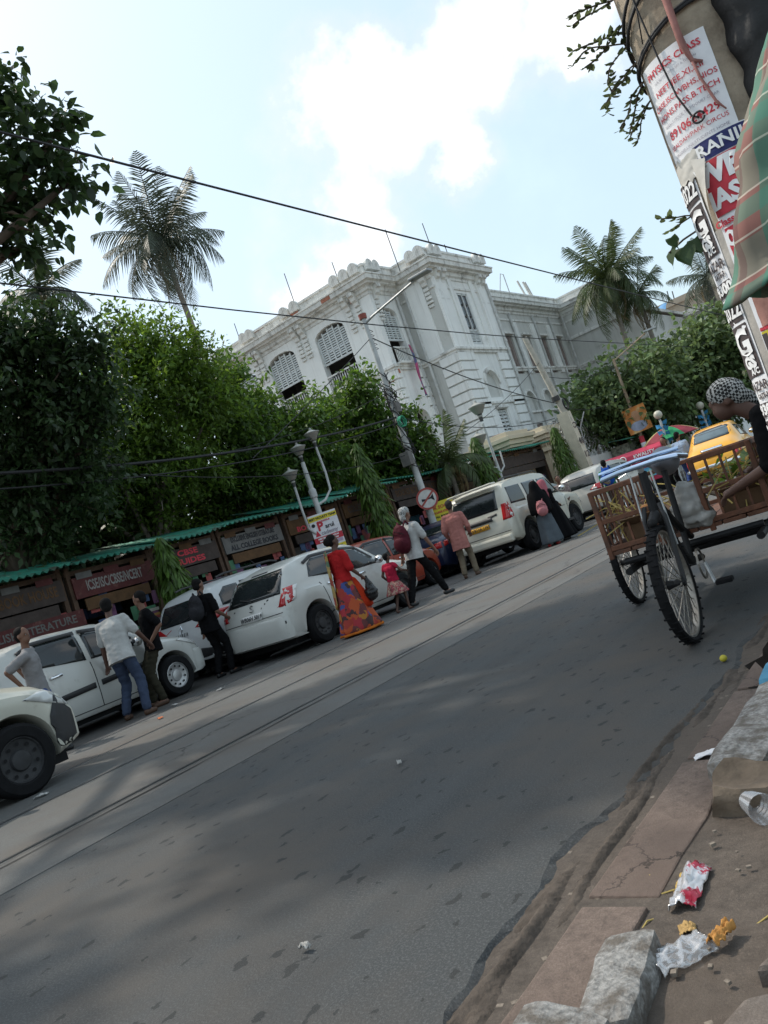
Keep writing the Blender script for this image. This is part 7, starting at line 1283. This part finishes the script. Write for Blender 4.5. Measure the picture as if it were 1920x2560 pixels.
# bystander in a checked shirt, mostly out of frame
def plaid(name, uv=False):
    m = bpy.data.materials.new(name); m.use_nodes = True; nt = m.node_tree; nd = nt.nodes; lk = nt.links; tcn = nd.new('ShaderNodeTexCoord'); sp = nd.new('ShaderNodeSeparateXYZ'); lk.new(tcn.outputs['Object'], sp.inputs[0])
    def wv(src, sc, th, ph):
        a = nd.new('ShaderNodeMath'); a.operation = 'MULTIPLY_ADD'; lk.new(src, a.inputs[0]); a.inputs[1].default_value = sc; a.inputs[2].default_value = ph; s_ = nd.new('ShaderNodeMath'); s_.operation = 'FRACT'; lk.new(a.outputs[0], s_.inputs[0]); c_ = nd.new('ShaderNodeMath'); c_.operation = 'LESS_THAN'; lk.new(s_.outputs[0], c_.inputs[0]); c_.inputs[1].default_value = th; return c_.outputs[0]
    def mx(f, a, b_, k=1.):
        n = nd.new('ShaderNodeMix'); n.data_type = 'RGBA'
        if k < 1: q = nd.new('ShaderNodeMath'); q.operation = 'MULTIPLY'; lk.new(f, q.inputs[0]); q.inputs[1].default_value = k; f = q.outputs[0]
        lk.new(f, n.inputs[0])
        for i, v in ((6, a), (7, b_)):
            if isinstance(v, tuple): n.inputs[i].default_value = v+(1,)
            else: lk.new(v, n.inputs[i])
        return n.outputs[2]
    ad = nd.new('ShaderNodeMath'); ad.operation = 'ADD'; lk.new(sp.outputs[0], ad.inputs[0]); lk.new(sp.outputs[1], ad.inputs[1]); u = ad.outputs[0]; v = sp.outputs[2]
    if uv: lk.new(tcn.outputs['UV'], sp.inputs[0]); u = sp.outputs[0]; v = sp.outputs[1]
    c = mx(wv(v, 9, .45, .1), (.22, .10, .085), (.18, .165, .13)); c = mx(wv(u, 17, .40, .2), c, (.045, .19, .135), .7); c = mx(wv(v, 9, .22, .55), c, (.05, .20, .145), .6); c = mx(wv(u, 17, .16, .75), c, (.12, .05, .05), .55); c = mx(wv(v, 18, .05, .3), c, (.6, .6, .5), .5)
    lk.new(c, nd['Principled BSDF'].inputs['Base Color']); nd['Principled BSDF'].inputs['Roughness'].default_value = .9; return m
t, J = person('bystander in green and brown checked shirt standing beside the pole, mostly cut off', (.190, 1.435), rad(4), 1.85, feet=((-.12, 0), (.12, 0)), hands=((-.16, .12, .98), (.30, .1, .85)), shirt=plaid('checked_shirt'), sleeve=.3, lower=dkjean, shoes=shoe_b, vox=.010, ground=-.03, elb=(-1, 0, -.3))
sl = bpy.data.meshes.new('sleeve'); nu, nv = 40, 36; vs_ = []; uvs = []
for j in range(nv+1):
    v = j/nv; c_ = Vector((-.185, -.02, 1.62)).lerp(Vector((-.325, -.055, 1.235)), v)+Vector((.0, 0, 0)); r_ = .055+.05*min(1, v*3)+.012*v
    for i in range(nu+1):
        a_ = 2*PI*i/nu; f_ = 1+(.04+.09*v)*math.sin(5*a_+2.2*v)+.045*math.sin(9*a_+7*v)+.022*math.sin(17*a_-9*v)+.16*noise.noise((math.cos(a_)*1.5, math.sin(a_)*1.5, v*5)); vs_.append(c_+Vector((math.cos(a_)*r_*f_, math.sin(a_)*r_*f_*.9, .012*math.sin(3*a_)*v))); uvs.append((i/nu*.62, v*.40))
fs_ = [(j*(nu+1)+i, j*(nu+1)+i+1, (j+1)*(nu+1)+i+1, (j+1)*(nu+1)+i) for j in range(nv) for i in range(nu)]
sl.from_pydata(vs_, [], fs_); ul = sl.uv_layers.new(name='uv')
for lp_ in sl.loops: ul.data[lp_.index].uv = uvs[lp_.vertex_index]
o = obj('sleeve', sl, plaid('checked_sleeve', True), t, smooth=2); o.modifiers.new('s', 'SOLIDIFY').thickness = .004
# ------------------------------------------------------------------ litter
de = MB(); de.grid(lambda u, v: (-1.38+.22*u, .6+6*v, -.016+.045*max(0, noise.noise((u*5+1, v*16, 2))+.12)*math.sin(u*PI)+.007*noise.noise((u*26, v*240, 0))-.016*(1-math.sin(u*PI))), 30, 420)
stuff(tag(de.build('road_dirt', mat('road_edge_dirt', (.085, .068, .055), .95, var=.35, vs=14, bump=.9, bs=60), None, smooth=2), 'dry brown dirt collected along the broken tar edge', 'dirt'))
clear = bpy.data.materials.new('clear_plastic'); clear.use_nodes = True; nt = clear.node_tree; nd = nt.nodes; tr_ = nd.new('ShaderNodeBsdfTransparent'); gl_ = nd.new('ShaderNodeBsdfGlossy'); gl_.inputs['Roughness'].default_value = .12; df_ = nd.new('ShaderNodeBsdfDiffuse'); df_.inputs[0].default_value = (.6, .6, .62, 1); m1_ = nd.new('ShaderNodeMixShader'); m1_.inputs[0].default_value = .5; m2_ = nd.new('ShaderNodeMixShader'); m2_.inputs[0].default_value = .45
nt.links.new(gl_.outputs[0], m1_.inputs[1]); nt.links.new(df_.outputs[0], m1_.inputs[2]); nt.links.new(tr_.outputs[0], m2_.inputs[1]); nt.links.new(m1_.outputs[0], m2_.inputs[2]); nt.links.new(m2_.outputs[0], nd['Material Output'].inputs[0])
def crumple(name, lab, cat, loc, w, l, h, m, seed, rz=0, amp=.02, fold=.5):
    b = MB(); n = 14
    b.grid(lambda u, v: ((u-.5)*w*(1+.25*noise.noise((v*3+seed, 1, 0))), (v-.5)*l*(1+.2*noise.noise((u*3+seed, 5, 0))), h*(.3+.7*abs(noise.noise((u*3.1+seed, v*3.1, 0)))+fold*math.sin(u*PI))+amp*noise.noise((u*9+seed, v*9, 3))), n, n)
    o = b.build(name, m, None, smooth=2, loc=loc); o.rotation_euler = (0, 0, rz); md = o.modifiers.new('t', 'SOLIDIFY'); md.thickness = .002; return tag(o, lab, cat)
crumple('plastic_sleeve', 'crumpled clear plastic sleeve by the broken kerb at the bottom', 'plastic bag', (-.845, 1.66, -.015), .085, .14, .035, clear, 1, rad(-38), .012)
crumple('dry_leaf', 'curled orange brown scrap beside the clear plastic sleeve', 'scrap', (-.765, 1.715, .0), .032, .075, .03, mat('dry_leaf_orange', (.42, .20, .05), .8, var=.3, vs=30), 2, rad(-15), .012); crumple('dry_leaf', 'small tan leaf scrap behind the clear plastic sleeve', 'scrap', (-.862, 1.77, -.015), .04, .04, .015, mat('dry_leaf_tan', (.40, .26, .10), .8, var=.3, vs=30), 3, .4, .01)
crumple('snack_wrapper', 'silver snack wrapper with red corner lying in the gutter', 'wrapper', (-.905, 1.95, -.015), .07, .20, .030, mat('foil_wrapper', (.55, .54, .55), .25, .5, var=.2, vs=20, c2=(.45, .03, .06), c2t=(.55, .58), c2s=9), 4, rad(4), .014); crumple('paper_scrap', 'ochre paper scrap under the snack wrapper', 'scrap', (-.935, 1.985, -.02), .04, .11, .012, mat('ochre_scrap', (.45, .30, .08), .8), 5, rad(8), .006)
crumple('paper_scrap', 'white paper scrap at the foot of the far kerb stone', 'scrap', (-1.06, 2.86, -.015), .16, .05, .025, paper_w, 6, rad(10), .012); crumple('paper_scrap', 'small white paper by the brown masonry lump', 'scrap', (-1.0, 2.80, -.015), .06, .05, .02, paper_w, 8, .6, .01)
cu = thing('plastic_cup', 'ribbed clear plastic cup lying on its side by the masonry lump', 'cup', (-.84, 2.36, .03), rad(40)); b = MB()
b.lathe([(.026+.003*(k % 2)+.0013*k, .008*k) for k in range(12)], 20, Matrix.Rotation(PI/2, 4, 'X')); o = b.build('cup', clear, cu, smooth=1); MB().lathe([(0, 0), (.027, 0)], 20, Matrix.Rotation(PI/2, 4, 'X')).build('base', clear, cu)
tag(MB().ell((0, 0, 0), (.018, .022, .017), 14, 10).build('lemon', mat('lemon_peel', (.42, .36, .03), .5), None, smooth=2, loc=(-1.33, 4.08, .02)), 'yellow lemon lying in the wet gutter', 'lemon')
wp_ = MB(); ring = [(-1.02+.10*noise.noise((k*.9, 2, 0))+.16*math.cos(k*2*PI/40)-.10*math.sin(k*2*PI/40)*0, 4.35+.85*math.sin(k*2*PI/40)) for k in range(40)]
wp_.add([(x, y, -.0045) for x, y in ring], [tuple(range(40))]); struct(wp_.build('wet_patch', mat('wet_gutter', (.022, .02, .018), .12, var=.3)))
paper_d = mat('dirty_paper', (.40, .39, .37), .9, var=.2, vs=30)
for i, (x, y, w_, c_, lab) in enumerate([(-1.96, 1.62, .035, paper_d, 'torn white star-shaped scrap on the near asphalt'), (-7.2, 3.72, .12, paper_d, 'white crumpled paper between the tram rails at left'), (-9.2, 7.6, .12, paper_d, 'pale paper scrap beyond the far rail'), (-8.95, 6.35, .10, mat('orange_scrap', (.5, .12, .03), .7), 'small orange scrap beside the far rail'), (-1.12, 5.3, .16, ink_yel, 'yellow scrap in the gutter beside the cart'), (-1.0, 4.35, .16, paper_w, 'white scrap against the blue painted kerb'), (-2.75, 3.2, .035, paper_d, 'small pale scrap on the middle of the asphalt'), (-9.75, 7.2, .10, paper_d, 'white scrap near the feet of the man in white')]):
    crumple('paper_scrap', lab, 'scrap', (x, y, .008), w_, w_*.6, .02, c_, 20+i, i*.9, .01)
b = MB(); rs = random.Random(8)
for k in range(420):
    x = rs.gauss(-1.18, .07) if k % 3 else rs.uniform(-.98, -.5); y = rs.uniform(1.1, 4.6); s_ = rs.uniform(.003, .009); b.box((x, y, -.02+s_*.4 if k % 3 else .0), (s_*2, s_*1.5, s_), rs.uniform(0, 3))
stuff(tag(b.build('gravel', mat('grit', (.19, .16, .13), .95, var=.4, vs=90)), 'loose grit and small stones along the broken road edge', 'gravel'))
for k, (x, y, a, L) in enumerate([(-1.0, 1.93, .3, .11), (-1.02, 2.0, 2.2, .06), (-.98, 1.78, 1.2, .05), (-.72, 1.80, .8, .08)]):
    tag(MB().tube([(0, 0, .004), (L*.5*math.cos(a), L*.5*math.sin(a), .012), (L*math.cos(a), L*math.sin(a), .004)], .0022, 5).build('twig', straw, None, loc=(x, y, -.02)), ['long dry twig left of the snack wrapper', 'short dry twig behind the long twig', 'short twig near the dry scraps', 'twig on the pavement earth'][k], 'twig')

bpy.data.scenes.remove(TMP)
